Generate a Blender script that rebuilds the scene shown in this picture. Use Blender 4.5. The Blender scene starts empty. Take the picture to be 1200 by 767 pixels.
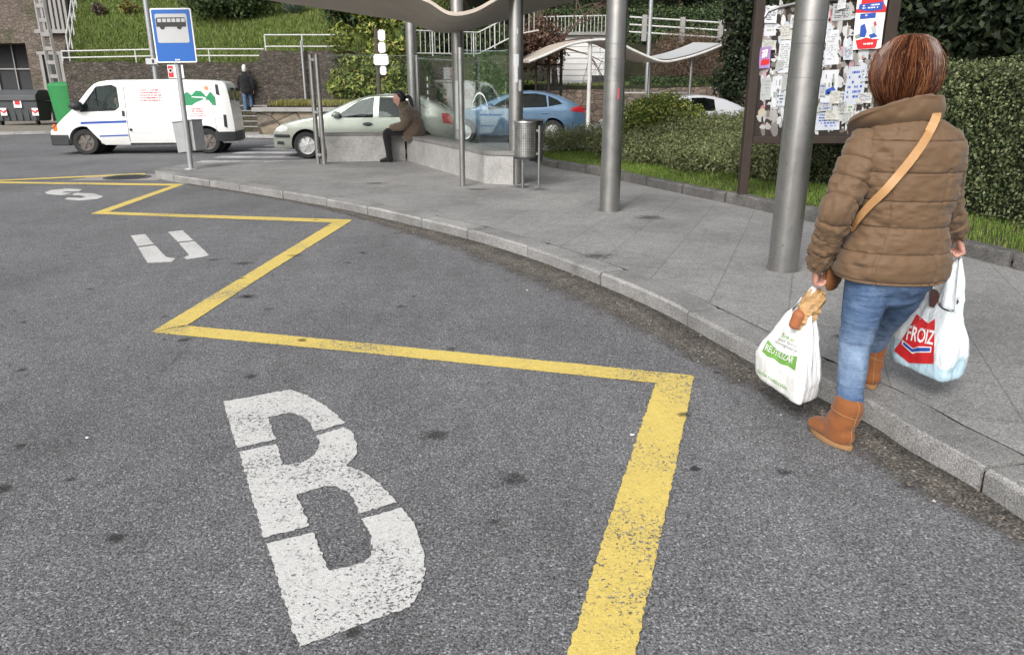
import bpy, bmesh, math, random
import numpy as np
from mathutils import Vector, Matrix
from mathutils.bvhtree import BVHTree
random.seed(7)
RNG = np.random.default_rng(11)
SC = bpy.context.scene
COL = SC.collection
R = math.radians
PI = math.pi

# ------------------------------------------------------------------ camera, sky, sun, exposure
CAM_H, CAM_F, CAM_PITCH = 1.55, 880.0, R(17.7)
cd = bpy.data.cameras.new('camera')
cam = bpy.data.objects.new('camera', cd)
COL.objects.link(cam)
cam.location = (0, 0, CAM_H)
cam.rotation_euler = (R(90) - CAM_PITCH, 0, 0)
cd.sensor_width = 36
cd.lens = CAM_F / 1200 * 36
cd.clip_end = 2000
cd.clip_start = 0.05
SC.camera = cam

SUN_EL, SUN_AZ = R(37), R(205)          # azimuth clockwise from +Y
world = bpy.data.worlds.new('World')
SC.world = world
world.use_nodes = True
wn = world.node_tree
sky = wn.nodes.new('ShaderNodeTexSky')
sky.sky_type = 'NISHITA'
sky.sun_disc = False
sky.sun_elevation = SUN_EL
sky.sun_rotation = SUN_AZ
sky.dust_density = 6.0
sky.air_density = 1.0
hsv = wn.nodes.new('ShaderNodeHueSaturation')
hsv.inputs['Saturation'].default_value = 0.22
wn.links.new(sky.outputs[0], hsv.inputs['Color'])
bg = wn.nodes['Background']
bg.inputs['Strength'].default_value = 0.14
wn.links.new(hsv.outputs[0], bg.inputs['Color'])
sd = bpy.data.lights.new('sun', 'SUN')
sd.energy = 1.3
sd.angle = R(22)
sd.color = (1.0, 0.97, 0.92)
sun = bpy.data.objects.new('sun', sd)
COL.objects.link(sun)
sun.rotation_euler = (R(90) - SUN_EL, 0, PI - SUN_AZ)
SC.view_settings.view_transform = 'Standard'
SC.view_settings.look = 'None'
SC.view_settings.exposure = 0.45
SC.view_settings.gamma = 1.0
SC.cycles.max_bounces = 8
SC.cycles.transparent_max_bounces = 16

# ------------------------------------------------------------------ surveying helpers: a sight line to a ground height or to a depth
_c, _s = math.cos(CAM_PITCH), math.sin(CAM_PITCH)
def _ray(px, py):
    a, b = (px - 600) / CAM_F, (383.5 - py) / CAM_F
    return Vector((a, _c + b * _s, -_s + b * _c))
def at(px, py, z=0.0):
    d = _ray(px, py)
    return Vector((0, 0, CAM_H)) + d * ((z - CAM_H) / d.z)
def aty(px, py, y):
    d = _ray(px, py)
    return Vector((0, 0, CAM_H)) + d * (y / d.y)

# ------------------------------------------------------------------ scene helpers
def tag(o, label=None, cat=None, group=None, kind=None):
    if label: o['label'] = label
    if cat: o['category'] = cat
    if group: o['group'] = group
    if kind: o['kind'] = kind
    return o
def thing(name, label, cat, loc=(0, 0, 0), rz=0.0, group=None):
    o = bpy.data.objects.new(name, None)
    o.empty_display_size = 0.1
    COL.objects.link(o)
    o.location = loc
    o.rotation_euler = (0, 0, rz)
    return tag(o, label, cat, group)
def _mat_of(o):
    m = Matrix.Translation(o.location) @ o.rotation_euler.to_matrix().to_4x4()
    if o.parent:
        m = _mat_of(o.parent) @ o.matrix_parent_inverse @ m
    return m
def adopt(o, parent, world=True):
    o.parent = parent
    if world:
        o.matrix_parent_inverse = _mat_of(parent).inverted()
    return o
def link_mesh(name, me, mat=None, parent=None, world=True):
    me.name = name
    o = bpy.data.objects.new(name, me)
    COL.objects.link(o)
    if mat is not None:
        me.materials.clear()
        me.materials.append(mat)
    if parent is not None:
        adopt(o, parent, world)
    return o
def smooth_mesh(me, angle=35):
    me.polygons.foreach_set('use_smooth', [True] * len(me.polygons))
    me.set_sharp_from_angle(angle=R(angle))
def quads_mesh(name, V, nper=4):
    """V: (n, nper, 3) separate polygons"""
    n = V.shape[0]
    me = bpy.data.meshes.new(name)
    me.vertices.add(n * nper)
    me.vertices.foreach_set('co', V.reshape(-1).astype(np.float32))
    me.loops.add(n * nper)
    me.loops.foreach_set('vertex_index', np.arange(n * nper, dtype=np.int32))
    me.polygons.add(n)
    me.polygons.foreach_set('loop_start', np.arange(0, n * nper, nper, dtype=np.int32))
    me.update(calc_edges=True)
    return me
def dup(root, loc, rz=None, label=None, group=None):
    def rec(o, p):
        c = o.copy()
        COL.objects.link(c)
        if p is not None: c.parent = p; c.matrix_parent_inverse = o.matrix_parent_inverse.copy()
        for ch in list(o.children):
            rec(ch, c)
        return c
    r = rec(root, None)
    r.location = loc
    if rz is not None: r.rotation_euler = (0, 0, rz)
    if label: r['label'] = label
    if group: r['group'] = group
    return r

class MB:
    def __init__(self): self.v, self.f = [], []
    def add(self, vs, fs):
        n = len(self.v)
        self.v += [tuple(p) for p in vs]
        self.f += [tuple(i + n for i in f) for f in fs]
        return self
    def box(self, c, s, M=None):
        x, y, z = s[0] / 2, s[1] / 2, s[2] / 2
        vs = [Vector((sx * x, sy * y, sz * z)) for sz in (-1, 1) for sy in (-1, 1) for sx in (-1, 1)]
        if M is not None: vs = [M @ p for p in vs]
        vs = [p + Vector(c) for p in vs]
        return self.add(vs, [(0, 2, 3, 1), (4, 5, 7, 6), (0, 1, 5, 4), (2, 6, 7, 3), (0, 4, 6, 2), (1, 3, 7, 5)])
    def tube(self, pts, r, n=12, cap=True):
        pts = [Vector(p) for p in pts]
        rs = r if isinstance(r, (list, tuple)) else [r] * len(pts)
        ref = None
        base = len(self.v)
        vs, fs = [], []
        for i, p in enumerate(pts):
            t = (pts[min(i + 1, len(pts) - 1)] - pts[max(i - 1, 0)]).normalized()
            if ref is None:
                ref = Vector((0, 0, 1)) if abs(t.z) < 0.9 else Vector((1, 0, 0))
            a = (ref - t * ref.dot(t)).normalized()
            ref = a
            b = t.cross(a)
            for k in range(n):
                q = 2 * PI * k / n
                vs.append(p + (a * math.cos(q) + b * math.sin(q)) * rs[i])
        for i in range(len(pts) - 1):
            for k in range(n):
                k2 = (k + 1) % n
                fs.append((i * n + k, i * n + k2, (i + 1) * n + k2, (i + 1) * n + k))
        if cap:
            fs.append(tuple(reversed(range(n))))
            fs.append(tuple(range((len(pts) - 1) * n, len(pts) * n)))
        return self.add(vs, fs)
    def lathe(self, prof, c=(0, 0, 0), n=24, M=None):
        """prof: (radius, height) pairs"""
        vs, fs = [], []
        for r, z in prof:
            for k in range(n):
                q = 2 * PI * k / n
                p = Vector((r * math.cos(q), r * math.sin(q), z))
                vs.append((M @ p if M else p) + Vector(c))
        m = len(prof)
        for i in range(m - 1):
            for k in range(n):
                k2 = (k + 1) % n
                fs.append((i * n + k, i * n + k2, (i + 1) * n + k2, (i + 1) * n + k))
        closed = prof[0] == prof[-1]
        if prof[0][0] > 1e-5 and not closed: fs.append(tuple(reversed(range(n))))
        if prof[-1][0] > 1e-5 and not closed: fs.append(tuple(range((m - 1) * n, m * n)))
        return self.add(vs, fs)
    def prism(self, poly, lo, hi, axis='z'):
        """poly in 2-D, extruded along axis"""
        def P(u, v, w):
            return {'z': (u, v, w), 'y': (u, w, v), 'x': (w, u, v)}[axis]
        n = len(poly)
        vs = [P(u, v, lo) for u, v in poly] + [P(u, v, hi) for u, v in poly]
        fs = [tuple(range(n)), tuple(range(2 * n - 1, n - 1, -1))]
        for i in range(n):
            j = (i + 1) % n
            fs.append((i, i + n, j + n, j))
        return self.add(vs, fs)
    def mesh(self, name):
        me = bpy.data.meshes.new(name)
        me.from_pydata(self.v, [], self.f)
        bm = bmesh.new(); bm.from_mesh(me)
        bmesh.ops.recalc_face_normals(bm, faces=bm.faces)
        bm.to_mesh(me); bm.free()
        me.update()
        return me
    def build(self, name, mat, parent=None, world=True, bevel=0.0, smooth=None, seg=2):
        me = self.mesh(name)
        o = link_mesh(name, me, mat, parent, world)
        if smooth: smooth_mesh(me, smooth)
        if bevel:
            b = o.modifiers.new('Bevel', 'BEVEL')
            b.width = bevel; b.segments = seg; b.limit_method = 'ANGLE'; b.angle_limit = R(40)
        return o

def evaluated(o):
    bpy.context.view_layer.update()
    dg = bpy.context.evaluated_depsgraph_get()
    return bpy.data.meshes.new_from_object(o.evaluated_get(dg))
def bake(o):
    me = evaluated(o)
    old = o.data
    mats = list(old.materials)
    o.modifiers.clear()
    o.data = me
    me.materials.clear()
    for m in mats: me.materials.append(m)
    return o
def catmull(pts, n=8, closed=False):
    P = [np.array(p, float) for p in pts]
    out = []
    m = len(P)
    for i in range(m if closed else m - 1):
        p0 = P[(i - 1) % m] if (closed or i > 0) else 2 * P[0] - P[1]
        p1, p2 = P[i], P[(i + 1) % m]
        p3 = P[(i + 2) % m] if (closed or i + 2 < m) else 2 * P[-1] - P[-2]
        for k in range(n):
            t = k / n
            out.append(0.5 * ((2 * p1) + (-p0 + p2) * t + (2 * p0 - 5 * p1 + 4 * p2 - p3) * t * t + (-p0 + 3 * p1 - 3 * p2 + p3) * t ** 3))
    if not closed: out.append(P[-1])
    return out
def loft(path, radii, n=20, sub=6, xdir=(1, 0, 0), caps=True, disp=None, mb=None):
    """a tapered closed body along a smooth path; radii (along xdir, across it); disp(arc length, angle, fraction) in metres"""
    K = [list(p) + list(r if isinstance(r, (tuple, list)) else (r, r)) for p, r in zip(path, radii)]
    S = catmull(K, sub)
    if caps:
        a, b = S[0], S[1]
        t = (a[:3] - b[:3]); t /= np.linalg.norm(t)
        pre = [np.concatenate([a[:3] + t * min(a[3], a[4]) * 0.7 * math.sin(q), a[3:] * max(math.cos(q), 0.06)]) for q in (PI / 2, 1.2, 0.8, 0.4)]
        a, b = S[-1], S[-2]
        t = (a[:3] - b[:3]); t /= np.linalg.norm(t)
        post = [np.concatenate([a[:3] + t * min(a[3], a[4]) * 0.7 * math.sin(q), a[3:] * max(math.cos(q), 0.06)]) for q in (0.4, 0.8, 1.2, PI / 2)]
        S = pre + S + post
    V, F = [], []
    L = 0.0
    m = len(S)
    for i, s in enumerate(S):
        p = Vector(s[:3])
        q0, q1 = Vector(S[max(i - 1, 0)][:3]), Vector(S[min(i + 1, m - 1)][:3])
        t = (q1 - q0).normalized()
        a = Vector(xdir); a = (a - t * a.dot(t)).normalized()
        b = t.cross(a)
        if i: L += (p - Vector(S[i - 1][:3])).length
        for k in range(n):
            q = 2 * PI * k / n
            d = disp(L, q, i / (m - 1)) if disp else 0.0
            V.append(p + a * math.cos(q) * (s[3] + d) + b * math.sin(q) * (s[4] + d))
    for i in range(m - 1):
        for k in range(n):
            k2 = (k + 1) % n
            F.append((i * n + k, i * n + k2, (i + 1) * n + k2, (i + 1) * n + k))
    F.append(tuple(reversed(range(n)))); F.append(tuple(range((m - 1) * n, m * n)))
    mb = mb or MB()
    return mb.add(V, F)
def remeshed(mb, name, mat, parent, voxel, smooth=4, world=True):
    o = mb.build(name, mat, parent, world)
    r = o.modifiers.new('Remesh', 'REMESH'); r.mode = 'VOXEL'; r.voxel_size = voxel; r.use_smooth_shade = True
    s = o.modifiers.new('Smooth', 'SMOOTH'); s.iterations = smooth; s.factor = 0.5
    bake(o)
    o.data.polygons.foreach_set('use_smooth', [True] * len(o.data.polygons))
    return o
_pn = np.random.default_rng(5).random((64, 64, 64))
def noise3(P):
    P = np.asarray(P, float)
    i = np.floor(P).astype(int); f = P - i; f = f * f * (3 - 2 * f)
    r = 0
    for dx in (0, 1):
        for dy in (0, 1):
            for dz in (0, 1):
                w = (f[..., 0] if dx else 1 - f[..., 0]) * (f[..., 1] if dy else 1 - f[..., 1]) * (f[..., 2] if dz else 1 - f[..., 2])
                r = r + w * _pn[(i[..., 0] + dx) % 64, (i[..., 1] + dy) % 64, (i[..., 2] + dz) % 64]
    return r * 2 - 1
def displace(o, fn):
    """move vertices along their normals by fn(positions, normals)"""
    me = o.data
    n = len(me.vertices)
    P = np.empty(n * 3, np.float32); me.vertices.foreach_get('co', P); P = P.reshape(-1, 3)
    N = np.empty(n * 3, np.float32); me.vertices.foreach_get('normal', N); N = N.reshape(-1, 3)
    P = P + N * fn(P, N)[:, None]
    me.vertices.foreach_set('co', P.reshape(-1).astype(np.float32))
    me.update()
def bvh_of(*objs):
    vs, fs = [], []
    for o in objs:
        M = _mat_of(o.parent) @ o.matrix_parent_inverse if o.parent else Matrix()
        n = len(vs)
        vs += [M @ v.co for v in o.data.vertices]
        fs += [tuple(i + n for i in p.vertices) for p in o.data.polygons]
    return BVHTree.FromPolygons(vs, fs)

# ------------------------------------------------------------------ materials
class NT:
    def __init__(self, name):
        self.m = bpy.data.materials.new(name)
        self.m.use_nodes = True
        self.t = self.m.node_tree
        self.b = self.t.nodes['Principled BSDF']
        self.out = self.t.nodes['Material Output']
        self.pos = None
    def n(self, typ, **kw):
        o = self.t.nodes.new('ShaderNode' + typ)
        for k, v in kw.items():
            if k in o.inputs: self.set(o.inputs[k], v)
            else: setattr(o, k, v)
        return o
    def set(self, sock, v):
        if hasattr(v, 'is_linked') or isinstance(v, bpy.types.NodeSocket): self.t.links.new(v, sock)
        else: sock.default_value = v
    def P(self):
        if self.pos is None: self.pos = self.n('TexCoord').outputs['Object']
        return self.pos
    def noise(self, scale, detail=3, rough=0.6, vec=None):
        return self.n('TexNoise', Scale=scale, Detail=detail, Roughness=rough, Vector=vec or self.P()).outputs['Fac']
    def voro(self, scale, out='Color', feature='F1', vec=None, rand=1.0):
        o = self.n('TexVoronoi', Scale=scale, Vector=vec or self.P(), Randomness=rand, feature=feature)
        return o.outputs[out]
    def ramp(self, fac, stops, interp='LINEAR'):
        o = self.n('ValToRGB', Fac=fac)
        e = o.color_ramp.elements
        o.color_ramp.interpolation = interp
        while len(e) < len(stops): e.new(0.5)
        for el, (p, c) in zip(e, stops):
            el.position = p
            el.color = (c, c, c, 1) if isinstance(c, (int, float)) else (*c, 1)
        return o.outputs['Color']
    def math(self, op, a, b=0.0, c=0.0, clamp=False):
        o = self.n('Math', operation=op, use_clamp=clamp)
        self.set(o.inputs[0], a); self.set(o.inputs[1], b); self.set(o.inputs[2], c)
        return o.outputs[0]
    def mix(self, fac, a, b, blend='MIX'):
        o = self.n('Mix', data_type='RGBA', blend_type=blend)
        ins = o.inputs
        self.set(ins[0], fac)
        for s, v in ((ins[6], a), (ins[7], b)):
            if isinstance(v, tuple) and len(v) == 3: v = (*v, 1)
            self.set(s, v)
        return o.outputs[2]
    def sep(self, v):
        o = self.n('SeparateColor'); self.set(o.inputs[0], v)
        return o.outputs
    def bump(self, h, strength=0.4, dist=0.005, normal=None):
        o = self.n('Bump', Strength=strength, Distance=dist, Height=h)
        if normal is not None: self.set(o.inputs['Normal'], normal)
        self.t.links.new(o.outputs[0], self.b.inputs['Normal'])
        return o.outputs[0]
    def done(self, color=None, rough=None, metal=None, spec=None):
        for k, v in (('Base Color', color), ('Roughness', rough), ('Metallic', metal), ('Specular IOR Level', spec)):
            if v is None: continue
            if isinstance(v, tuple) and len(v) == 3: v = (*v, 1)
            self.set(self.b.inputs[k], v)
        return self.m

def surf(name, col, rough=0.6, var=0.18, scale=6.0, bump=0.0, bscale=60.0, metal=0.0, spec=0.4, fine=0.1, fscale=90.0, dist=0.004):
    m = NT(name)
    a = m.noise(scale, 4)
    f = m.noise(fscale, 2)
    v = m.math('ADD', m.math('MULTIPLY_ADD', a, 2 * var, 1 - var), m.math('MULTIPLY_ADD', f, 2 * fine, -fine))
    h = m.n('HueSaturation', Color=(*col, 1), Value=v)
    if bump: m.bump(m.noise(bscale, 4), bump, dist)
    return m.done(h.outputs[0], rough, metal, spec)
def leafmat(name, stops, rough=0.55, spec=0.25):
    m = NT(name)
    rnd = m.n('NewGeometry').outputs['Random Per Island']
    c = m.ramp(rnd, stops)
    big = m.noise(1.1, 2)
    h = m.n('HueSaturation', Color=c, Value=m.math('MULTIPLY_ADD', big, 0.9, 0.55))
    return m.done(h.outputs[0], rough, 0, spec)

def asphalt_color(m):
    vec = m.P()
    cell = m.sep(m.voro(165, vec=vec))
    g = m.ramp(cell[0], [(0.0, 0.070), (0.30, 0.135), (0.62, 0.190), (0.86, 0.245), (0.955, 0.34), (1.0, 0.50)])
    warm = m.mix(m.math('MULTIPLY', cell[1], 0.14), g, (0.20, 0.16, 0.13), 'MIX')
    pits = m.ramp(m.noise(95, 3, 0.7), [(0.38, 0.34), (0.49, 1.0)])
    c = m.mix(1.0, warm, pits, 'MULTIPLY')
    patch = m.ramp(m.noise(0.45, 6, 0.7), [(0.30, 0.75), (0.50, 1.0), (0.72, 1.16)])
    c = m.mix(1.0, c, patch, 'MULTIPLY')
    mp = m.n('Mapping', Vector=vec); mp.inputs['Rotation'].default_value = (0, 0, R(-38)); mp.inputs['Scale'].default_value = (1.3, 0.16, 1)
    lanes = m.ramp(m.noise(1.0, 4, 0.6, vec=mp.outputs[0]), [(0.32, 0.86), (0.68, 1.10)])
    c = m.mix(1.0, c, lanes, 'MULTIPLY')
    mid = m.ramp(m.noise(7, 5, 0.75), [(0.3, 0.84), (0.7, 1.13)])
    c = m.mix(1.0, c, mid, 'MULTIPLY')
    stain = m.ramp(m.math('ADD', m.noise(2.3, 6, 0.72), 0.0), [(0.25, 0.45), (0.32, 1.0)])
    c = m.mix(1.0, c, stain, 'MULTIPLY')
    wob = m.n('VectorMath', operation='ADD'); m.set(wob.inputs[0], vec)
    nz = m.n('TexNoise', Scale=2.2, Detail=5, Vector=vec)
    sc_ = m.n('VectorMath', operation='SCALE'); m.set(sc_.inputs[0], nz.outputs['Color']); sc_.inputs['Scale'].default_value = 0.7
    m.set(wob.inputs[1], sc_.outputs[0])
    ck = m.voro(0.42, 'Distance', 'DISTANCE_TO_EDGE', vec=wob.outputs[0])
    crack = m.math('MULTIPLY', m.ramp(ck, [(0.0, 1.0), (0.0035, 0.0)]), m.ramp(m.noise(0.6, 2), [(0.56, 0.0), (0.64, 0.75)]))
    c = m.mix(crack, c, (0.035, 0.033, 0.03))
    c = m.mix(1.0, c, (0.915, 0.935, 0.99), 'MULTIPLY')
    h = m.math('ADD', m.math('MULTIPLY', m.voro(165, 'Distance', vec=vec), -0.7), m.math('MULTIPLY', m.noise(95, 3, 0.7), 1.5))
    return c, h
def mk_asphalt():
    m = NT('asphalt')
    c, h = asphalt_color(m)
    m.bump(h, 0.6, 0.005)
    return m.done(c, 0.82, 0, 0.35)
def mk_paint(name, col, worn, dirt=0.15):
    """road paint, chipped away over the stones of the asphalt"""
    m = NT(name)
    c, h = asphalt_color(m)
    big = m.noise(1.6, 4, 0.6)
    chip = m.math('ADD', m.noise(78, 5, 0.75), m.math('MULTIPLY_ADD', big, 0.42, -0.21))
    mask = m.ramp(chip, [(worn - 0.018, 0.0), (worn + 0.012, 1.0)])
    pv = m.math('MULTIPLY_ADD', m.noise(20, 4), 2 * dirt, 1.0 - dirt * 1.3)
    cellv = m.math('MULTIPLY_ADD', m.sep(m.voro(125))[2], 0.18, 0.88)
    p = m.n('HueSaturation', Color=(*col, 1), Value=m.math('MULTIPLY', pv, cellv)).outputs[0]
    cc = m.mix(mask, c, p)
    m.bump(m.math('ADD', m.math('MULTIPLY', h, 0.5), m.math('MULTIPLY', mask, 0.5)), 0.55, 0.005)
    return m.done(cc, 0.7, 0, 0.35)
def mk_granite_slabs():
    m = NT('granite_slabs')
    mp = m.n('Mapping', Vector=m.P())
    mp.inputs['Rotation'].default_value = (0, 0, R(-69))
    br = m.n('TexBrick', Vector=mp.outputs[0], Scale=1.0)
    br.offset = 0.5
    br.inputs['Brick Width'].default_value = 0.82
    br.inputs['Row Height'].default_value = 0.52
    br.inputs['Mortar Size'].default_value = 0.006
    br.inputs['Mortar Smooth'].default_value = 0.3
    br.inputs['Color1'].default_value = (0.93, 0.93, 0.93, 1)
    br.inputs['Color2'].default_value = (1.04, 1.03, 1.02, 1)
    br.inputs['Mortar'].default_value = (0.74, 0.72, 0.70, 1)
    cell = m.sep(m.voro(150))
    g = m.ramp(cell[0], [(0.0, 0.15), (0.3, 0.235), (0.7, 0.295), (0.93, 0.37), (1.0, 0.46)])
    g = m.mix(1.0, g, br.outputs['Color'], 'MULTIPLY')
    blot = m.ramp(m.noise(0.8, 5, 0.65), [(0.28, 0.66), (0.55, 1.0), (0.75, 1.12)])
    g = m.mix(1.0, g, blot, 'MULTIPLY')
    gum = m.ramp(m.voro(3.1, 'Distance'), [(0.035, 0.5), (0.05, 1.0)])
    g = m.mix(0.5, g, m.mix(1.0, g, gum, 'MULTIPLY'))
    drips = m.ramp(m.noise(9, 5, 0.75), [(0.3, 0.82), (0.7, 1.1)])
    g = m.mix(1.0, g, drips, 'MULTIPLY')
    g = m.mix(1.0, g, (0.91, 0.905, 0.90), 'MULTIPLY')
    h = m.math('ADD', m.math('MULTIPLY', br.outputs['Fac'], -1.0), m.math('MULTIPLY', m.noise(110, 3), 0.25))
    m.bump(h, 0.5, 0.006)
    return m.done(g, 0.75, 0, 0.35)
def mk_granite(name, lo, hi, tint=(1, 1, 1), stain=0.6, island=True):
    m = NT(name)
    cell = m.sep(m.voro(230))
    g = m.ramp(cell[0], [(0.0, lo * 0.62), (0.3, lo), (0.75, hi), (1.0, hi * 1.3)])
    blot = m.ramp(m.noise(2.2, 6, 0.7), [(0.3, stain), (0.6, 1.05)])
    g = m.mix(1.0, g, blot, 'MULTIPLY')
    if island:
        rnd = m.n('NewGeometry').outputs['Random Per Island']
        g = m.mix(1.0, g, m.ramp(rnd, [(0, 0.78), (1, 1.15)]), 'MULTIPLY')
    g = m.mix(1.0, g, tint, 'MULTIPLY')
    m.bump(m.noise(70, 5, 0.7), 0.5, 0.006)
    return m.done(g, 0.8, 0, 0.3)
def mk_rubble(name, cols, scale=2.6, mortar=(0.05, 0.045, 0.04)):
    m = NT(name)
    mp = m.n('Mapping', Vector=m.P()); mp.inputs['Scale'].default_value = (1, 1, 1.7)
    c = m.sep(m.voro(scale, vec=mp.outputs[0]))
    e = m.voro(scale, 'Distance', 'DISTANCE_TO_EDGE', vec=mp.outputs[0])
    g = m.ramp(c[0], [(i / (len(cols) - 1), k) for i, k in enumerate(cols)])
    g = m.mix(m.ramp(e, [(0.0, 1.0), (0.07, 0.0)]), g, mortar)
    g = m.mix(1.0, g, m.ramp(m.noise(7, 6, 0.75), [(0.25, 0.5), (0.7, 1.25)]), 'MULTIPLY')
    moss = m.ramp(m.noise(0.9, 5, 0.7), [(0.5, 0.0), (0.68, 0.7)])
    g = m.mix(moss, g, (0.045, 0.055, 0.022))
    m.bump(m.math('ADD', m.math('MINIMUM', e, 0.15), m.math('MULTIPLY', m.noise(14, 5, 0.7), 0.12)), 0.9, 0.12)
    return m.done(g, 0.9, 0, 0.2)
def mk_steel(name, base=0.5, rough=0.34, streak=True):
    m = NT(name)
    mp = m.n('Mapping', Vector=m.P()); mp.inputs['Scale'].default_value = (40, 40, 2.0)
    s = m.noise(1.0, 5, 0.7, vec=mp.outputs[0])
    n = m.noise(5, 5, 0.7)
    spots = m.ramp(m.noise(26, 4, 0.7), [(0.28, 0.6), (0.40, 1.0)])
    v = m.math('ADD', m.math('MULTIPLY_ADD', s, 0.3, 0.72), m.math('MULTIPLY_ADD', n, 0.35, -0.17))
    g = m.n('HueSaturation', Color=(base, base * 0.985, base * 0.96, 1), Value=v).outputs[0]
    g = m.mix(1.0, g, spots, 'MULTIPLY')
    m.bump(m.math('ADD', s, m.math('MULTIPLY', m.noise(55, 3), 0.6)), 0.06, 0.003)
    return m.done(g, m.math('MULTIPLY_ADD', n, 0.25, rough - 0.1), 0.9, 0.5)
def mk_glass(name, tint, alpha=0.06, rough=0.02, fres=0.45):
    m = NT(name)
    tr = m.n('BsdfTransparent', Color=(*tint, 1))
    gl = m.n('BsdfGlossy', Roughness=rough, Color=(0.9, 0.95, 0.95, 1))
    df = m.n('BsdfDiffuse', Color=(0.45, 0.55, 0.54, 1))
    lw = m.n('LayerWeight', Blend=0.28)
    mx = m.n('MixShader'); m.t.links.new(m.math('MULTIPLY_ADD', lw.outputs['Fresnel'], fres, 0.01), mx.inputs[0])
    m.t.links.new(tr.outputs[0], mx.inputs[1]); m.t.links.new(gl.outputs[0], mx.inputs[2])
    m2 = m.n('MixShader')
    m.t.links.new(m.math('MULTIPLY', m.ramp(m.noise(3.0, 5, 0.7), [(0.4, 0.4), (0.75, 1.6)]), alpha), m2.inputs[0])
    m.t.links.new(mx.outputs[0], m2.inputs[1]); m.t.links.new(df.outputs[0], m2.inputs[2])
    m.t.links.new(m2.outputs[0], m.out.inputs['Surface'])
    return m.m
def mk_carpaint(name, col, metal=0.0, rough=0.28, dirt=0.12):
    m = NT(name)
    n = m.noise(3.0, 5, 0.7)
    z = m.sep(m.P())[2]
    grime = m.math('MULTIPLY', m.ramp(m.math('ADD', z, m.math('MULTIPLY', n, 0.25)), [(0.25, 1.0), (0.75, 0.0)]), dirt * 3)
    c = m.mix(grime, (*col, 1), (0.22, 0.20, 0.17))
    c = m.n('HueSaturation', Color=c, Value=m.math('MULTIPLY_ADD', n, 0.16, 0.92)).outputs[0]
    m.b.inputs['Coat Weight'].default_value = 0.5
    m.b.inputs['Coat Roughness'].default_value = 0.08
    return m.done(c, rough, metal, 0.5)
def mk_fabric(name, col, rough=0.8, var=0.12, weave=420.0, bump=0.15, sheen=0.3):
    m = NT(name)
    n = m.noise(9, 4, 0.6)
    f = m.noise(weave, 2)
    v = m.math('ADD', m.math('MULTIPLY_ADD', n, 2 * var, 1 - var), m.math('MULTIPLY_ADD', f, 0.24, -0.12))
    c = m.n('HueSaturation', Color=(*col, 1), Value=v).outputs[0]
    m.b.inputs['Sheen Weight'].default_value = sheen
    m.bump(m.noise(60, 4, 0.7), bump, 0.004)
    return m.done(c, rough, 0, 0.25)
def mk_denim():
    m = NT('denim')
    nz = m.n('NewGeometry')
    f = m.noise(300, 2)
    n = m.noise(10, 5, 0.7)
    mp = m.n('Mapping', Vector=m.P()); mp.inputs['Scale'].default_value = (7, 7, 30)
    w = m.noise(1.6, 3, 0.6, vec=mp.outputs[0])
    sp = m.sep(m.P())
    fade = m.ramp(m.math('ADD', n, m.math('MULTIPLY_ADD', w, 0.6, -0.3)), [(0.25, (0.050, 0.088, 0.175)), (0.5, (0.078, 0.130, 0.235)), (0.80, (0.145, 0.215, 0.335))])
    worn = m.math('MULTIPLY', m.ramp(m.math('ABSOLUTE', m.math('SUBTRACT', sp[2], .40)), [(0.0, 0.8), (0.19, 0.0)]), m.ramp(n, [(.30, .10), (.65, .9)]))
    fade = m.mix(worn, fade, (0.30, 0.40, 0.53))
    v = m.math('MULTIPLY_ADD', f, 0.6, 0.70)
    c = m.n('HueSaturation', Color=fade, Value=v).outputs[0]
    m.bump(m.math('ADD', w, m.math('MULTIPLY', f, 0.4)), 0.75, 0.014)
    return m.done(c, 0.85, 0, 0.2)
def mk_plastic_bag(name, col, trans=0.3):
    m = NT(name)
    n = m.noise(14, 5, 0.7)
    mp = m.n('Mapping', Vector=m.P()); mp.inputs['Scale'].default_value = (26, 26, 5)
    w = m.noise(1.0, 4, 0.6, vec=mp.outputs[0])
    c = m.n('HueSaturation', Color=(*col, 1), Value=m.math('MULTIPLY_ADD', n, 0.14, 0.92)).outputs[0]
    m.bump(m.math('ADD', w, m.math('MULTIPLY', n, 0.8)), 0.55, 0.015)
    m.b.inputs['Subsurface Weight'].default_value = 0.15
    m.b.inputs['Subsurface Radius'].default_value = (0.02, 0.02, 0.02)
    return m.done(c, 0.32, 0, 0.5)
def mk_hair(name, stops):
    m = NT(name)
    rnd = m.n('NewGeometry').outputs['Random Per Island']
    c = m.ramp(rnd, stops)
    return m.done(c, 0.38, 0, 0.5)

M = {}
M['asphalt'] = mk_asphalt()
M['yellow'] = mk_paint('yellow_road_paint', (0.66, 0.51, 0.14), 0.405)
M['white_paint'] = mk_paint('white_road_paint', (0.58, 0.58, 0.57), 0.415)
M['zebra'] = mk_paint('zebra_paint', (0.50, 0.50, 0.50), 0.47)
M['slabs'] = mk_granite_slabs()
M['kerb'] = mk_granite('kerb_granite', 0.22, 0.33, (1.0, 0.99, 0.97), 0.6)
M['bench'] = mk_granite('bench_granite', 0.29, 0.40, (1.0, 0.98, 0.95), 0.72)
M['bench_top'] = mk_granite('bench_top_granite', 0.18, 0.27, (1, 0.98, 0.95), 0.7)
M['edging'] = mk_granite('edging_granite', 0.09, 0.17, (1.0, 0.97, 0.93), 0.4)
M['planter'] = mk_rubble('planter_stone', [(0.20, 0.16, 0.12), (0.30, 0.25, 0.19), (0.16, 0.14, 0.12)], 1.6)
M['rubble'] = mk_rubble('rubble_stone', [(0.07, 0.062, 0.052), (0.115, 0.10, 0.085), (0.09, 0.073, 0.06), (0.06, 0.055, 0.048)], 6.5, (0.045, 0.04, 0.035))
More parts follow.
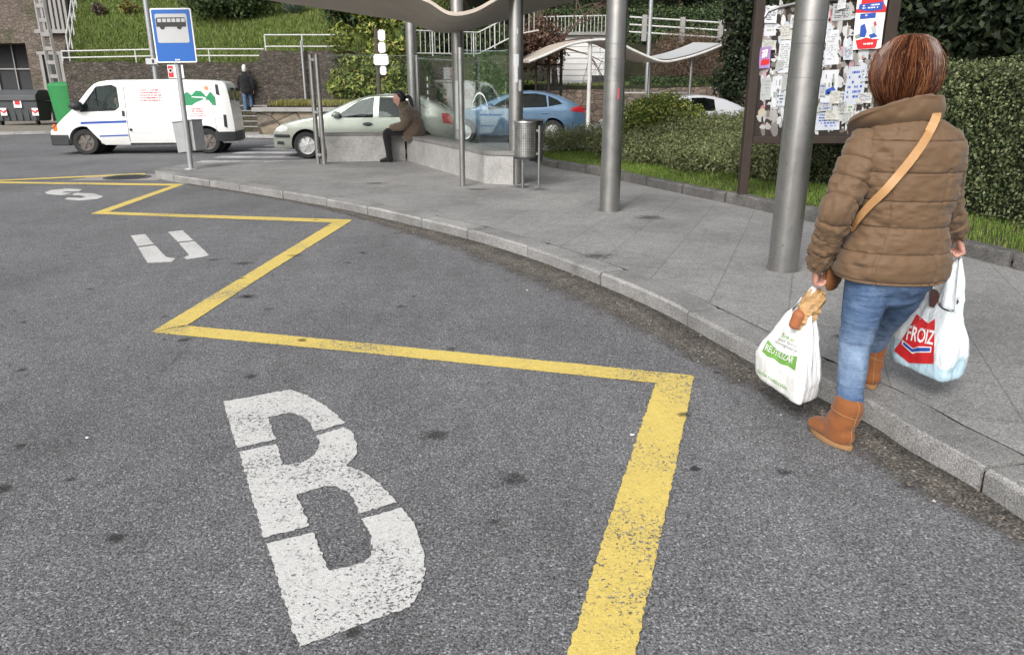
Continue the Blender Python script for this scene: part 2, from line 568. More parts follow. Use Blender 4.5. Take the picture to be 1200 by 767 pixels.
M['terrace'] = mk_rubble('terrace_stone', [(0.17, 0.13, 0.10), (0.26, 0.20, 0.16), (0.13, 0.10, 0.085)], 2.4)
M['ashlar'] = mk_rubble('facade_stone', [(0.145, 0.118, 0.10), (0.185, 0.15, 0.125), (0.12, 0.10, 0.088)], 4.5, (0.085, 0.075, 0.065))
M['steel'] = mk_steel('brushed_steel', 0.43, 0.30)
M['steel_dark'] = mk_steel('dull_steel', 0.30, 0.45)
M['glass'] = mk_glass('shelter_glass', (0.972, 0.99, 0.986), 0.010, 0.02, 0.22)
M['glass_edge'] = surf('glass_edge', (0.24, 0.32, 0.30), 0.2, 0.1)
M['car_glass'] = mk_glass('car_glass', (0.24, 0.30, 0.29), 0.01, 0.02, 0.10)
M['dark_glass'] = surf('dark_glass', (0.03, 0.04, 0.042), 0.06, 0.1, spec=0.8)
M['galv'] = surf('galvanised_steel', (0.36, 0.37, 0.38), 0.5, 0.2, 7, 0.05, 80, 0.5)
M['rail_white'] = surf('white_rail_paint', (0.47, 0.47, 0.45), 0.5, 0.15)
M['white'] = surf('white_paint', (0.74, 0.74, 0.73), 0.45, 0.1)
M['black'] = surf('black_rubber', (0.018, 0.018, 0.019), 0.75, 0.2)
M['black_trim'] = surf('black_plastic', (0.028, 0.03, 0.033), 0.5, 0.2)
M['soil'] = surf('dark_soil', (0.045, 0.034, 0.024), 0.95, 0.35, 8, 0.9, 40, dist=0.03)
m = NT('grass_ground')
_x, _y, _z = m.sep(m.P())[0:3]
_w = m.ramp(m.math('ADD', m.math('MULTIPLY_ADD', _x, .25, 1.4), m.math('MULTIPLY_ADD', m.noise(.6, 4), 1.0, -.5)), [(.3, 0.0), (.6, 1.0)])
_g = m.mix(_w, (0.075, 0.115, 0.022), (0.030, 0.030, 0.018))
_g = m.mix(1.0, _g, m.ramp(m.noise(1.5, 5, .7), [(.3, .6), (.7, 1.3)]), 'MULTIPLY')
m.bump(m.noise(30, 4), .6, .03)
M['grass_ground'] = m.done(_g, .95, 0, .2)
M['concrete'] = surf('grey_concrete', (0.27, 0.26, 0.25), 0.85, 0.25, 3, 0.3, 40)
M['roof_metal'] = surf('canopy_underside', (0.46, 0.40, 0.34), 0.6, 0.25, 2.2, 0.1, 30, 0.1)
M['wood_dark'] = surf('rusty_brown_metal', (0.035, 0.024, 0.019), 0.7, 0.35, 12, 0.25, 60)
M['board'] = surf('board_backing', (0.030, 0.022, 0.018), 0.85, 0.5, 9)
M['bark'] = surf('bark', (0.075, 0.06, 0.046), 0.95, 0.35, 9, 0.9, 24, dist=0.03)
M['twig'] = surf('bare_twigs', (0.12, 0.085, 0.065), 0.9, 0.3)
M['bare'] = leafmat('bare_bush', [(0, (0.05, 0.03, 0.022)), (0.5, (0.12, 0.078, 0.055)), (1, (0.20, 0.14, 0.10))])
M['hedge_leaf'] = leafmat('hedge_leaf', [(0, (0.020, 0.032, 0.011)), (0.45, (0.055, 0.075, 0.026)), (0.8, (0.12, 0.14, 0.058)), (1, (0.23, 0.24, 0.125))], 0.5, 0.35)
M['shrub_leaf'] = leafmat('shrub_leaf', [(0, (0.07, 0.085, 0.032)), (0.5, (0.125, 0.148, 0.060)), (0.85, (0.165, 0.185, 0.085)), (1, (0.23, 0.23, 0.12))])
M['bush_leaf'] = leafmat('bush_leaf', [(0, (0.03, 0.055, 0.012)), (0.45, (0.095, 0.155, 0.028)), (0.75, (0.25, 0.29, 0.06)), (1, (0.52, 0.50, 0.14))])
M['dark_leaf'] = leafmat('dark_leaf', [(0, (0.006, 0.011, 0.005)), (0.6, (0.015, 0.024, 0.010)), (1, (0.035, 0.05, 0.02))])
M['mid_leaf'] = leafmat('mid_leaf', [(0, (0.014, 0.028, 0.010)), (0.6, (0.035, 0.062, 0.020)), (1, (0.10, 0.13, 0.05))])
M['vine_leaf'] = leafmat('vine_leaf', [(0, (0.03, 0.06, 0.012)), (0.5, (0.12, 0.16, 0.03)), (0.85, (0.24, 0.26, 0.06)), (1, (0.36, 0.31, 0.10))])
M['grass'] = leafmat('grass_blade', [(0, (0.045, 0.080, 0.012)), (0.5, (0.095, 0.165, 0.022)), (0.9, (0.16, 0.22, 0.045)), (1, (0.25, 0.22, 0.09))])
M['hill_grass'] = leafmat('hill_grass', [(0, (0.045, 0.070, 0.014)), (0.5, (0.105, 0.150, 0.032)), (0.85, (0.165, 0.205, 0.055)), (1, (0.25, 0.22, 0.10))])
M['dry_grass'] = leafmat('dry_grass', [(0, (0.08, 0.09, 0.02)), (0.5, (0.19, 0.18, 0.05)), (1, (0.30, 0.26, 0.09))])
M['agave'] = surf('agave', (0.16, 0.20, 0.18), 0.6, 0.2)
M['skin'] = surf('skin', (0.56, 0.30, 0.235), 0.5, 0.14, 40, 0.15, 90, fine=0.05, dist=0.002)
M['jacket'] = mk_fabric('brown_quilted_nylon', (0.130, 0.079, 0.043), 0.62, 0.14, 350, 0.25, 0.15)
M['denim'] = mk_denim()
M['suede'] = mk_fabric('tan_suede', (0.215, 0.078, 0.027), 0.95, 0.30, 160, 0.4, 0.12)
M['sole'] = surf('boot_sole', (0.28, 0.155, 0.07), 0.8, 0.15)
M['strap'] = surf('tan_leather', (0.42, 0.235, 0.10), 0.5, 0.10, 30, 0.1, 120)
M['pouch'] = surf('brown_leather', (0.19, 0.075, 0.026), 0.5, 0.15, 20, 0.1, 120)
M['bag_white'] = mk_plastic_bag('white_plastic_bag', (0.78, 0.79, 0.79))
M['bag_pale'] = mk_plastic_bag('pale_plastic_bag', (0.70, 0.75, 0.78))
M['bag_blue'] = mk_plastic_bag('bluish_plastic_bag', (0.48, 0.66, 0.76))
def ink(name, col, rough=0.4): return surf(name, col, rough, 0.07, 20, 0.0)
M['ink_green'] = ink('ink_green', (0.16, 0.36, 0.075))
M['ink_grey'] = ink('ink_grey', (0.25, 0.28, 0.25))
M['ink_red'] = ink('ink_red', (0.56, 0.025, 0.03))
M['ink_blue'] = ink('ink_blue', (0.03, 0.08, 0.36))
M['ink_white'] = ink('ink_white', (0.76, 0.76, 0.76))
M['ink_black'] = ink('ink_black', (0.02, 0.02, 0.022))
M['ink_pink'] = ink('ink_pink', (0.50, 0.085, 0.11))
M['emblem_green'] = ink('emblem_green', (0.02, 0.24, 0.10))
M['emblem_orange'] = ink('emblem_orange', (0.60, 0.25, 0.10))
M['sign_blue'] = ink('sign_blue', (0.012, 0.11, 0.42), 0.35)
M['paper_grey'] = ink('sign_grey', (0.45, 0.46, 0.47))
M['kraft'] = surf('kraft_paper', (0.42, 0.26, 0.12), 0.8, 0.2, 30, 0.5, 40)
M['van_white'] = mk_carpaint('van_white', (0.74, 0.74, 0.73), 0, 0.32, 0.07)
M['car_silver'] = mk_carpaint('pale_green_silver', (0.31, 0.335, 0.29), 0.35, 0.32, 0.06)
M['car_blue'] = mk_carpaint('light_blue_metallic', (0.066, 0.125, 0.20), 0.4, 0.28, 0.06)
M['car_grey'] = mk_carpaint('silver_metallic', (0.50, 0.51, 0.53), 0.4, 0.3)
M['lamp_red'] = surf('tail_lamp', (0.27, 0.014, 0.018), 0.15, 0.1, spec=0.7)
M['lamp_orange'] = surf('indicator_lamp', (0.62, 0.16, 0.02), 0.2, 0.1, spec=0.7)
M['lamp_clear'] = surf('headlamp_glass', (0.55, 0.56, 0.56), 0.08, 0.1, spec=0.9)
M['rim'] = surf('wheel_rim', (0.48, 0.48, 0.48), 0.4, 0.2, 20, metal=0.5)
M['rim_dark'] = surf('steel_rim', (0.13, 0.115, 0.105), 0.6, 0.3, 20, metal=0.2)
M['interior'] = surf('car_interior', (0.035, 0.036, 0.04), 0.8, 0.2)
M['bin_grey'] = surf('container_grey', (0.062, 0.066, 0.072), 0.6, 0.3, 5)
M['bin_green'] = surf('container_green', (0.030, 0.21, 0.065), 0.5, 0.2, 4)
M['bin_yellow'] = surf('container_yellow', (0.58, 0.42, 0.16), 0.5, 0.15, 4)

# ================================================================== SETTING: road, markings, kerb, pavement
def sheet(name, poly, z, mat, kind='structure'):
    mb = MB(); mb.add([(p[0], p[1], z) for p in poly], [tuple(range(len(poly)))])
    me = bpy.data.meshes.new(name); me.from_pydata(mb.v, [], mb.f)
    bm = bmesh.new(); bm.from_mesh(me)
    bmesh.ops.triangulate(bm, faces=bm.faces)
    for f in bm.faces:
        if f.normal.z < 0: f.normal_flip()
    bm.to_mesh(me); bm.free()
    o = link_mesh(name, me, mat)
    if kind: o['kind'] = kind
    return o
sheet('road', [(-400, -60), (400, -60), (400, 600), (-400, 600)], 0.0, M['asphalt'])

# --- painted markings, each a sheet of paint on the road
def rag(P, step=0.014, amp=0.0028):
    out = []
    for a, b in zip(P, P[1:] + P[:1]):
        n = max(1, min(400, int((b - a).length / step)))
        for k in range(n):
            p = a.lerp(b, k / n)
            if k: p = p + Vector((random.gauss(0, amp), random.gauss(0, amp), 0))
            out.append(p)
    return out
def marking(name, polys, mat, label=None, cat=None, group=None, z=0.004):
    V, F = [], []
    for poly in polys:
        pts = rag([at(x, y) for x, y in poly])
        n = len(V)
        V += [(p.x, p.y, z) for p in pts]
        F.append(tuple(range(n, n + len(pts))))
    me = bpy.data.meshes.new(name); me.from_pydata(V, [], F)
    bm = bmesh.new(); bm.from_mesh(me)
    bmesh.ops.triangulate(bm, faces=bm.faces)
    for f in bm.faces:
        if f.normal.z < 0: f.normal_flip()
    bm.to_mesh(me); bm.free()
    o = link_mesh(name, me, mat)
    return tag(o, label, cat, group)
def crop(poly, k, ox, oy): return [(ox + x / k, oy + y / k) for x, y in poly]
zig = [[(178, 389), (216, 381.5), (813.5, 440.2), (768.4, 449.3), (440, 415), (183, 390.2)],
       [(768.4, 449.3), (813.5, 440.2), (783, 587), (744.5, 767), (733, 822), (648, 822), (664.6, 767), (722, 585)],
       [(390.5, 260.5), (412, 258.7), (320, 316), (219, 381.8), (178, 389)],
       [(106.3, 250.7), (126.5, 248.4), (411.5, 257.6), (412, 258.7), (390.5, 261)],
       [(201.7, 217.7), (216.5, 215.8), (126.5, 248.4), (106.3, 250.7)],
       [(-120, 211.5), (0, 213.0), (205, 215.6), (216.5, 215.8), (201.7, 217.9), (0, 214.9), (-120, 213.4)]]
marking('zigzag_line', zig, M['yellow'], 'worn yellow zigzag line painted along the bus bay', 'road marking')
marking('boundary_line', [[(-120, 213.2), (0, 211.2), (168.7, 203.4), (173, 204.8), (0, 212.6), (-120, 214.9)]], M['yellow'],
        'thin yellow line running from the left edge to the manhole cover', 'road marking', z=0.008)
B = [[(196, 195), (258, 184), (320, 172), (348, 168), (385, 180), (425, 203), (455, 225), (470, 244), (402, 263), (395, 245), (375, 228), (345, 220), (297, 230), (315, 281), (228, 300)],
     [(232, 309), (318, 291), (330, 337), (345, 338), (380, 331), (400, 318), (412, 300), (414, 283), (406, 272), (470, 253), (488, 265), (500, 290), (497, 315), (475, 341), (510, 352), (555, 385), (590, 423),
      (502, 449), (495, 420), (480, 400), (450, 386), (425, 386), (362, 406), (392, 476), (288, 503)],
     [(295, 517), (398, 491), (437, 578), (515, 560), (532, 541), (535, 520), (528, 490), (508, 461), (600, 435), (630, 475), (650, 535), (653, 580), (645, 620), (620, 660), (585, 672), (368, 751)]]
marking('road_letter', [crop(p, 1.932, 160, 370) for p in B], M['white_paint'], 'large white stencilled letter B nearest in the bus bay', 'road letter', 'white letters of the word BUS on the road')
U = [[(418, 290), (464, 285), (491, 317), (440, 324)], [(442, 328), (496, 321), (530, 358), (560, 363), (548, 374), (472, 377.5)],
     [(537, 278), (583, 273), (618, 305), (568, 310)], [(572, 314), (622, 308), (668, 352), (655, 357), (600, 366), (585, 361), (605, 352)]]
marking('road_letter', [crop(p, 2.727, 0, 170) for p in U], M['white_paint'], 'white stencilled letter U between the letters B and S', 'road letter', 'white letters of the word BUS on the road')
S_ = [[(143, 152), (165, 144), (215, 139.5), (262, 142), (252, 149), (210, 148.5), (197, 152), (235, 154), (233, 159), (180, 160), (152, 157)],
      [(184, 161), (248, 153), (300, 155), (331, 165), (310, 173), (255, 178), (205, 174), (216, 167.5), (258, 170), (276, 166), (255, 161)]]
marking('road_letter', [crop(p, 2.727, 0, 170) for p in S_], M['white_paint'], 'white stencilled letter S farthest away in the bus bay', 'road letter', 'white letters of the word BUS on the road')
for i, (y, nm) in enumerate([(16.5, 'zebra stripe nearest the bus stop sign'), (17.7, 'zebra stripe second from the pavement'), (18.9, 'zebra stripe level with the van rear wheel'), (20.1, 'zebra stripe just beyond the van'), (21.3, 'zebra stripe fifth from the pavement'), (22.5, 'zebra stripe nearest the stone steps')]):
    mb = MB(); mb.add([(-6.9, y, .004), (-2.6, y, .004), (-2.6, y + .55, .004), (-6.9, y + .55, .004)], [(0, 1, 2, 3)])
    tag(mb.build('crossing_stripe', M['zebra']), 'faded white ' + nm, 'zebra stripe', 'stripes of the zebra crossing')
# --- manhole with its pale concrete collar
t = thing('manhole_cover', 'round iron manhole cover set in pale concrete near the sign pole', 'manhole cover', (-6.95, 13.75, 0))
mb = MB(); mb.add([(-7.75, 13.25, .006), (-6.2, 13.25, .006), (-6.35, 14.3, .006), (-7.6, 14.3, .006)], [(0, 1, 2, 3)])
mb.build('collar', M['concrete'], t)
mb = MB(); mb.lathe([(0.40, 0.007), (0.40, 0.014), (0.36, 0.016), (0.35, 0.012), (0.0, 0.012)], (-6.95, 13.75, 0), 32)
for a in range(-3, 4): mb.box((-6.95 + a * 0.085, 13.75, 0.015), (0.03, 0.6 - abs(a) * 0.07, 0.008))
mb.build('lid', M['black_trim'], t)

# --- kerb of separate granite stones along a curve
kp = [(2.03, 0.4), (1.98, 1.5), at(1200, 574, .12)[:2], at(1070.5, 501, .12)[:2], at(1013.6, 467, .12)[:2], at(885, 405, .12)[:2], at(777, 349, .12)[:2], at(690.4, 313.3, .12)[:2], at(616.7, 287.5, .12)[:2], at(549, 268.3, .12)[:2],
      at(491.7, 255, .12)[:2], at(400, 235.4, .12)[:2], at(320, 222, .12)[:2], at(250, 211.5, .12)[:2], at(205, 205, .12)[:2], (-6.42, 13.75), (-6.55, 14.3), (-6.35, 15.0), (-5.8, 15.45), (-5.0, 15.65)]
kc = catmull(kp, 14)
# resample evenly
def resample(pts, d):
    out = [np.array(pts[0])]; acc = 0.0
    for a, b in zip(pts[:-1], pts[1:]):
        a, b = np.array(a), np.array(b); l = np.linalg.norm(b - a)
        while acc + l >= d:
            t_ = (d - acc) / l; a = a + (b - a) * t_; l = np.linalg.norm(b - a); out.append(a); acc = 0.0
        acc += l
    return out
kc = resample(kc, 0.05)
def normals2(pts):
    N = []
    for i in range(len(pts)):
        d = pts[min(i + 1, len(pts) - 1)] - pts[max(i - 1, 0)]
        d = d / np.linalg.norm(d)
        N.append(np.array((d[1], -d[0])))
    return N
kn = normals2(kc)
KW = 0.235
mb = MB()
i = 0
while i < len(kc) - 4:
    ln = random.choice([18, 20, 22, 24])
    j = min(i + ln, len(kc) - 1)
    jit = random.uniform(-0.004, 0.004)
    prof = [(0.0, -0.02), (-0.004 + jit, 0.100), (0.002 + jit, 0.114), (0.012, 0.1205), (KW - 0.006, 0.1215), (KW, 0.115), (KW, -0.02)]
    V, F = [], []
    idx = list(range(i, j))
    if len(idx) < 2: break
    for q, k in enumerate(idx):
        for u, w in prof:
            p = kc[k] + kn[k] * u
            if q == 0 or q == len(idx) - 1:
                dd = (kc[idx[1]] - kc[idx[0]]) if q == 0 else (kc[idx[-2]] - kc[idx[-1]])
                w2 = w - (0.006 if w > 0.08 else 0)
                p = p + dd / np.linalg.norm(dd) * (-0.0145)
                V.append((p[0], p[1], w2))
            else: V.append((p[0], p[1], w + jit * 0.5))
    m_ = len(prof)
    for q in range(len(idx) - 1):
        for e in range(m_ - 1): F.append((q * m_ + e, q * m_ + e + 1, (q + 1) * m_ + e + 1, (q + 1) * m_ + e))
    F.append(tuple(range(m_))); F.append(tuple(reversed(range((len(idx) - 1) * m_, len(idx) * m_))))
    mb.add(V, F)
    i = j
kerb = mb.build('kerb', M['kerb'], smooth=20); kerb['kind'] = 'structure'
mb = MB(); V, F = [], []                             # the dark bed in the joints
for k in range(0, len(kc), 2):
    a, b_ = kc[k] + kn[k] * .010, kc[k] + kn[k] * (KW - .01)
    V += [(a[0], a[1], -.01), (a[0], a[1], .092), (b_[0], b_[1], .104)]
for q in range(len(V) // 3 - 1):
    for e in range(2): F.append((q * 3 + e, q * 3 + e + 1, q * 3 + e + 4, q * 3 + e + 3))
mb.add(V, F); mb.build('kerb_bed', M['soil'])['kind'] = 'structure'
# --- pavement and the garden behind it
inner = [kc[k] + kn[k] * (KW + 0.003) for k in range(0, len(kc), 4)]
EDGE = [(0.30, 17.2), (0.42, 15.9), tuple(at(640, 195, .12)[:2]), tuple(at(700, 206, .12)[:2]), tuple(at(780, 223, .12)[:2]), tuple(at(860, 240, .12)[:2]), tuple(at(960, 262, .12)[:2]), tuple(at(1120, 298, .12)[:2]), tuple(at(1200, 318, .12)[:2]), (5.0, 3.6), (5.6, 1.2)]
pav = [tuple(p) for p in inner] + [(-4.0, 16.05), (-1.0, 16.6), (0.30, 17.2)] + [(p[0] + .06, p[1]) for p in EDGE[1:]] + [(5.7, 0.4)]
sheet('pavement', pav, 0.12, M['slabs'])
mb = MB()                                             # its edge towards the street behind the shelter
mb.tube([(-5.0, 15.66, 0.03), (-4.0, 16.08, 0.03), (-1.0, 16.63, 0.03), (0.3, 17.23, 0.03)], 0.09, 4)
mb.build('kerb_back', M['kerb'])['kind'] = 'structure'
# --- gutter: a strip of grit and dirt along the kerb
gb = [at(*p)[:2] for p in [(1270, 690), (1167.8, 620), (1110, 597), (1052, 569), (1001.7, 530), (940, 493), (860, 450), (800, 420), (700, 371), (600, 325), (500, 284), (420, 256), (360, 240), (290, 227), (215, 216)]]
gb = resample(catmull([(2.0, -0.2)] and [np.array(p) for p in gb], 10), 0.1)
kcl = [np.array(p) for p in kc]
V, UV, F = [], [], []
for q, p in enumerate(gb):
    d = [np.dot(p - k, p - k) for k in kcl]
    k = kcl[int(np.argmin(d))]
    b_ = p + (p - k) / (np.linalg.norm(p - k) + 1e-6) * 0.06
    for u in (0.0, 0.2, 0.4, 0.6, 0.8, 1.0):
        r_ = k * (1 - u) + b_ * u
        V.append((r_[0], r_[1], 0.0045 + 0.006 * (1 - u))); UV.append(u)
for q in range(len(gb) - 1):
    for e in range(5): F.append((q * 6 + e, q * 6 + e + 1, (q + 1) * 6 + e + 1, (q + 1) * 6 + e))
me = bpy.data.meshes.new('gutter'); me.from_pydata(V, [], F)
at_ = me.attributes.new('across', 'FLOAT', 'POINT'); at_.data.foreach_set('value', UV)
m = NT('gutter_grit')
ac = m.n('Attribute', attribute_name='across').outputs['Fac']
cell = m.sep(m.voro(120)); n1 = m.noise(5, 5, 0.7)
g = m.ramp(cell[0], [(0, (0.05, 0.047, 0.044)), (0.4, (0.115, 0.108, 0.10)), (0.75, (0.17, 0.158, 0.145)), (0.93, (0.27, 0.25, 0.225)), (1, (0.42, 0.385, 0.35))])
sand = m.ramp(n1, [(0.42, (0.72, 0.71, 0.69)), (0.66, (1.18, 1.14, 1.08))])
g = m.mix(1.0, g, sand, 'MULTIPLY')
kerb_tone = m.ramp(m.math('ADD', ac, m.math('MULTIPLY_ADD', m.noise(3, 4), 0.5, -0.25)), [(0.05, 0.55), (0.30, 0.95), (0.75, 1.18), (1.0, 1.08)])  # darker next to the kerb, lighter towards the road
g = m.mix(1.0, g, kerb_tone, 'MULTIPLY')
m.bump(m.math('ADD', m.math('MULTIPLY', m.voro(120, 'Distance'), -0.7), m.noise(60, 4)), 0.8, 0.008)
alpha = m.ramp(m.math('ADD', ac, m.math('ADD', m.math('MULTIPLY_ADD', n1, 0.7, -0.35), m.math('MULTIPLY_ADD', m.noise(40, 4, 0.7), 0.5, -0.25))), [(0.45, 0.95), (0.85, 0.0)])
m.set(m.b.inputs['Alpha'], alpha)
gut = link_mesh('gutter', me, m.done(g, 0.9, 0, 0.25)); gut['kind'] = 'structure'
# --- grit, leaf litter and stubs lying in the gutter
Q = []
for _ in range(900):
    q = random.randrange(4, len(gb) - 1)
    u = random.random() ** 1.4
    p = np.array(V[q * 6][:2]) * (1 - u) + np.array(V[q * 6 + 5][:2]) * u + RNG.normal(0, 0.03, 2)
    s = random.uniform(0.003, 0.012) * (2.0 if random.random() < 0.06 else 1)
    a = random.random() * PI; ca, sa = math.cos(a) * s, math.sin(a) * s
    h = 0.012 + random.random() * 0.006
    Q.append([(p[0] + ca, p[1] + sa, h), (p[0] - sa * .6, p[1] + ca * .6, h + random.random() * .008), (p[0] - ca, p[1] - sa, h), (p[0] + sa * .6, p[1] - ca * .6, h)])
lit = link_mesh('litter', quads_mesh('litter', np.array(Q)), leafmat('litter_mat', [(0, (0.04, 0.025, 0.015)), (0.5, (0.12, 0.08, 0.05)), (0.85, (0.22, 0.18, 0.13)), (1, (0.5, 0.48, 0.44))]))
tag(lit, kind='stuff')
def scrap(px, py, s, mat, label, name='paper_scrap', cat='litter'):
    p = at(px, py); V = []
    for k in range(9):
        a = 2 * PI * k / 9; r = s * random.uniform(0.55, 1.1)
        V.append((p.x + math.cos(a) * r, p.y + math.sin(a) * r * 0.8, 0.006 + random.random() * s * 0.35))
    V.append((p.x, p.y, 0.008 + s * 0.3))
    mb = MB(); mb.add(V, [(k, (k + 1) % 9, 9) for k in range(9)])
    tag(mb.build(name, mat), label, cat)
scrap(741, 511, 0.013, M['ink_white'], 'crumpled white paper scrap beside the yellow line')
scrap(102, 514, 0.013, M['ink_white'], 'small white paper scrap left of the letter B')
scrap(289, 348, 0.030, M['wood_dark'], 'brown fallen leaf lying between the letters U and B', 'dead_leaf', 'leaf')
scrap(815, 551, 0.026, M['black_trim'], 'dark flattened lump on the asphalt right of the yellow line', 'tar_lump', 'litter')
# stains soaked into the asphalt
m = NT('oil_stain'); ed = m.n('Attribute', attribute_name='edge').outputs['Fac']
m.set(m.b.inputs['Alpha'], m.math('MULTIPLY', m.ramp(m.math('ADD', ed, m.math('MULTIPLY_ADD', m.noise(26, 6, 0.8), 2.2, -1.1)), [(0.35, 0.0), (0.9, 0.5)]), 1.0))
OIL = m.done((0.02, 0.02, 0.02), 0.7, 0, 0.3)
V, F, E_ = [], [], []
for px, py, rx, ry in [(509, 510, .09, .06), (602, 561, .07, .06), (284, 309, .12, .07), (290, 348, .10, .06), (1060, 571, .06, .025), (250, 305, .08, .05), (470, 360, .05, .04), (345, 300, .09, .05)]:
    if rx == 0: continue
    p = at(px, py); n = len(V)
    V.append((p.x, p.y, 0.0065)); E_.append(1.0)
    for k in range(20):
        a = 2 * PI * k / 20; V.append((p.x + math.cos(a) * rx * 1.5, p.y + math.sin(a) * ry * 1.8, 0.0065)); E_.append(0.0)
    F += [(n, n + 1 + k, n + 1 + (k + 1) % 20) for k in range(20)]
_rs = random.Random(8)
for _ in range(70):
    a_, b_ = _rs.uniform(-5, 2.0), _rs.uniform(1.8, 9.5); rx = _rs.uniform(.012, .04); n = len(V)
    if a_ > 1.2 and b_ > 2: continue
    V.append((a_, b_, 0.0065)); E_.append(1.25)
    for k in range(20):
        a = 2 * PI * k / 20; V.append((a_ + math.cos(a) * rx * 1.6, b_ + math.sin(a) * rx * 1.5, 0.0065)); E_.append(0.0)
    F += [(n, n + 1 + k, n + 1 + (k + 1) % 20) for k in range(20)]
for px, py, rx, ry in [(612, 219, .22, .18), (632, 222, .18, .14), (560, 222, .2, .1), (440, 215, .2, .12), (700, 300, .16, .12), (760, 255, .2, .16), (985, 395, .06, .05), (917, 315, .15, .13), (714, 246, .15, .13), (604, 214, .16, .14), (224, 198, .14, .12), (541, 218, .07, .06)]:
    p = at(px, py, .12); n = len(V)
    V.append((p.x, p.y, 0.1245)); E_.append(1.0)
    for k in range(20):
        a = 2 * PI * k / 20; V.append((p.x + math.cos(a) * rx * 1.6, p.y + math.sin(a) * ry * 1.8, 0.1245)); E_.append(0.0)
    F += [(n, n + 1 + k, n + 1 + (k + 1) % 20) for k in range(20)]
me = bpy.data.meshes.new('road_stains'); me.from_pydata(V, [], F)
a_ = me.attributes.new('edge', 'FLOAT', 'POINT'); a_.data.foreach_set('value', E_)
link_mesh('road_stains', me, OIL)['kind'] = 'structure'

# ------------------------------------------------------------------ garden ground, edging stones, lawn
def edge_pts(d): return resample(catmull([np.array(p) for p in EDGE], 8), d)
ep = edge_pts(0.05); en = normals2(ep)            # normal to the right of travel = towards the pavement
mb = MB(); i = 0
while i < len(ep) - 6:
    j = min(i + random.choice([16, 19, 22]), len(ep) - 1)
    hgt = 0.12 + random.uniform(0.125, 0.15)
    prof = [(0.0, 0.10), (0.0, hgt - .02), (-0.02, hgt), (-0.13, hgt), (-0.15, hgt - .02), (-0.15, 0.10)]
    idx = list(range(i, j)); V, F = [], []
    for k in idx:
        wob = random.uniform(-.006, .006)
        for u, w in prof:
            p = ep[k] + en[k] * (-u if False else u); V.append((p[0] , p[1], w + (wob if w > .15 else 0)))
    m_ = len(prof)
    for q in range(len(idx) - 1):
        for e in range(m_ - 1): F.append((q * m_ + e, q * m_ + e + 1, (q + 1) * m_ + e + 1, (q + 1) * m_ + e))
    F.append(tuple(range(m_))); F.append(tuple(reversed(range((len(idx) - 1) * m_, len(idx) * m_))))
    mb.add(V, F); i = j
tag(mb.build('edging_stones', M['edging'], smooth=40), 'low rough granite edging between the pavement and the lawn', 'stone edging')
eN = edge_pts(0.4)
nN = normals2(eN)
side = 1 if (eN[5] + nN[5])[0] > eN[5][0] else -1
def garden_z(x, y, d):
    """height of the garden soil, d metres in from the edging"""
    return 0.17 + 0.035 * min(d, 3) + 0.06 * max(0, min(d - 0.8, 5)) * (0.5 + 0.5 * min(1, max(0, (y - 9) / 6)))
V, F = [], []
cols = [0.02, 0.4, 0.9, 1.5, 2.3, 3.4, 5.0, 7.5]
for q, p in enumerate(eN):
    for d in cols:
        dirv = np.array((1.0, 0.16)); dirv /= np.linalg.norm(dirv)
        r_ = p + dirv * d * (1 if q > 1 else 1)
        V.append((r_[0], r_[1], garden_z(r_[0], r_[1], d)))
for q in range(len(eN) - 1):
    for e in range(len(cols) - 1): F.append((q * 8 + e, q * 8 + e + 1, (q + 1) * 8 + e + 1, (q + 1) * 8 + e))
me = bpy.data.meshes.new('garden_soil'); me.from_pydata(V, [], F)
bm = bmesh.new(); bm.from_mesh(me); bmesh.ops.recalc_face_normals(bm, faces=bm.faces); bm.to_mesh(me); bm.free()
gs = link_mesh('garden_soil', me, M['soil']); gs['kind'] = 'structure'
gsz = BVHTree.FromPolygons([Vector(v) for v in V], F)
def soil(x, y, default=0.15):
    h = gsz.ray_cast(Vector((x, y, 30)), Vector((0, 0, -1)))
    return h[0].z if h[0] else default

def blades(name, pts, h, w, mat, lean=0.35, label=None):
    n = len(pts)
    P = np.array(pts)
    ang = RNG.random(n) * 2 * PI
    hh = h * (0.5 + RNG.random(n))
    dx, dy = np.cos(ang), np.sin(ang)
    la = RNG.random(n) * 2 * PI; lm = lean * hh * RNG.random(n)
    T = P + np.stack([np.cos(la) * lm, np.sin(la) * lm, hh], 1)
    Wd = np.stack([dx * w, dy * w, np.zeros(n)], 1) * 0.5
    V = np.stack([P - Wd, P + Wd, T], 1)
    o = link_mesh(name, quads_mesh(name, V, 3), mat)
    o['kind'] = 'stuff'
    return o
pts = []
for _ in range(42000):
    q = random.randrange(len(ep) - 1)
    d = 0.18 + random.random() ** 0.8 * (1.5 if ep[q][1] < 12 else 1.1)
    x, y = ep[q][0] + 0.987 * d, ep[q][1] + 0.16 * d
    if y < 2: continue
    pts.append((x, y, soil(x, y) - 0.01))
blades('lawn_grass', pts, 0.062, 0.010, M['grass'])
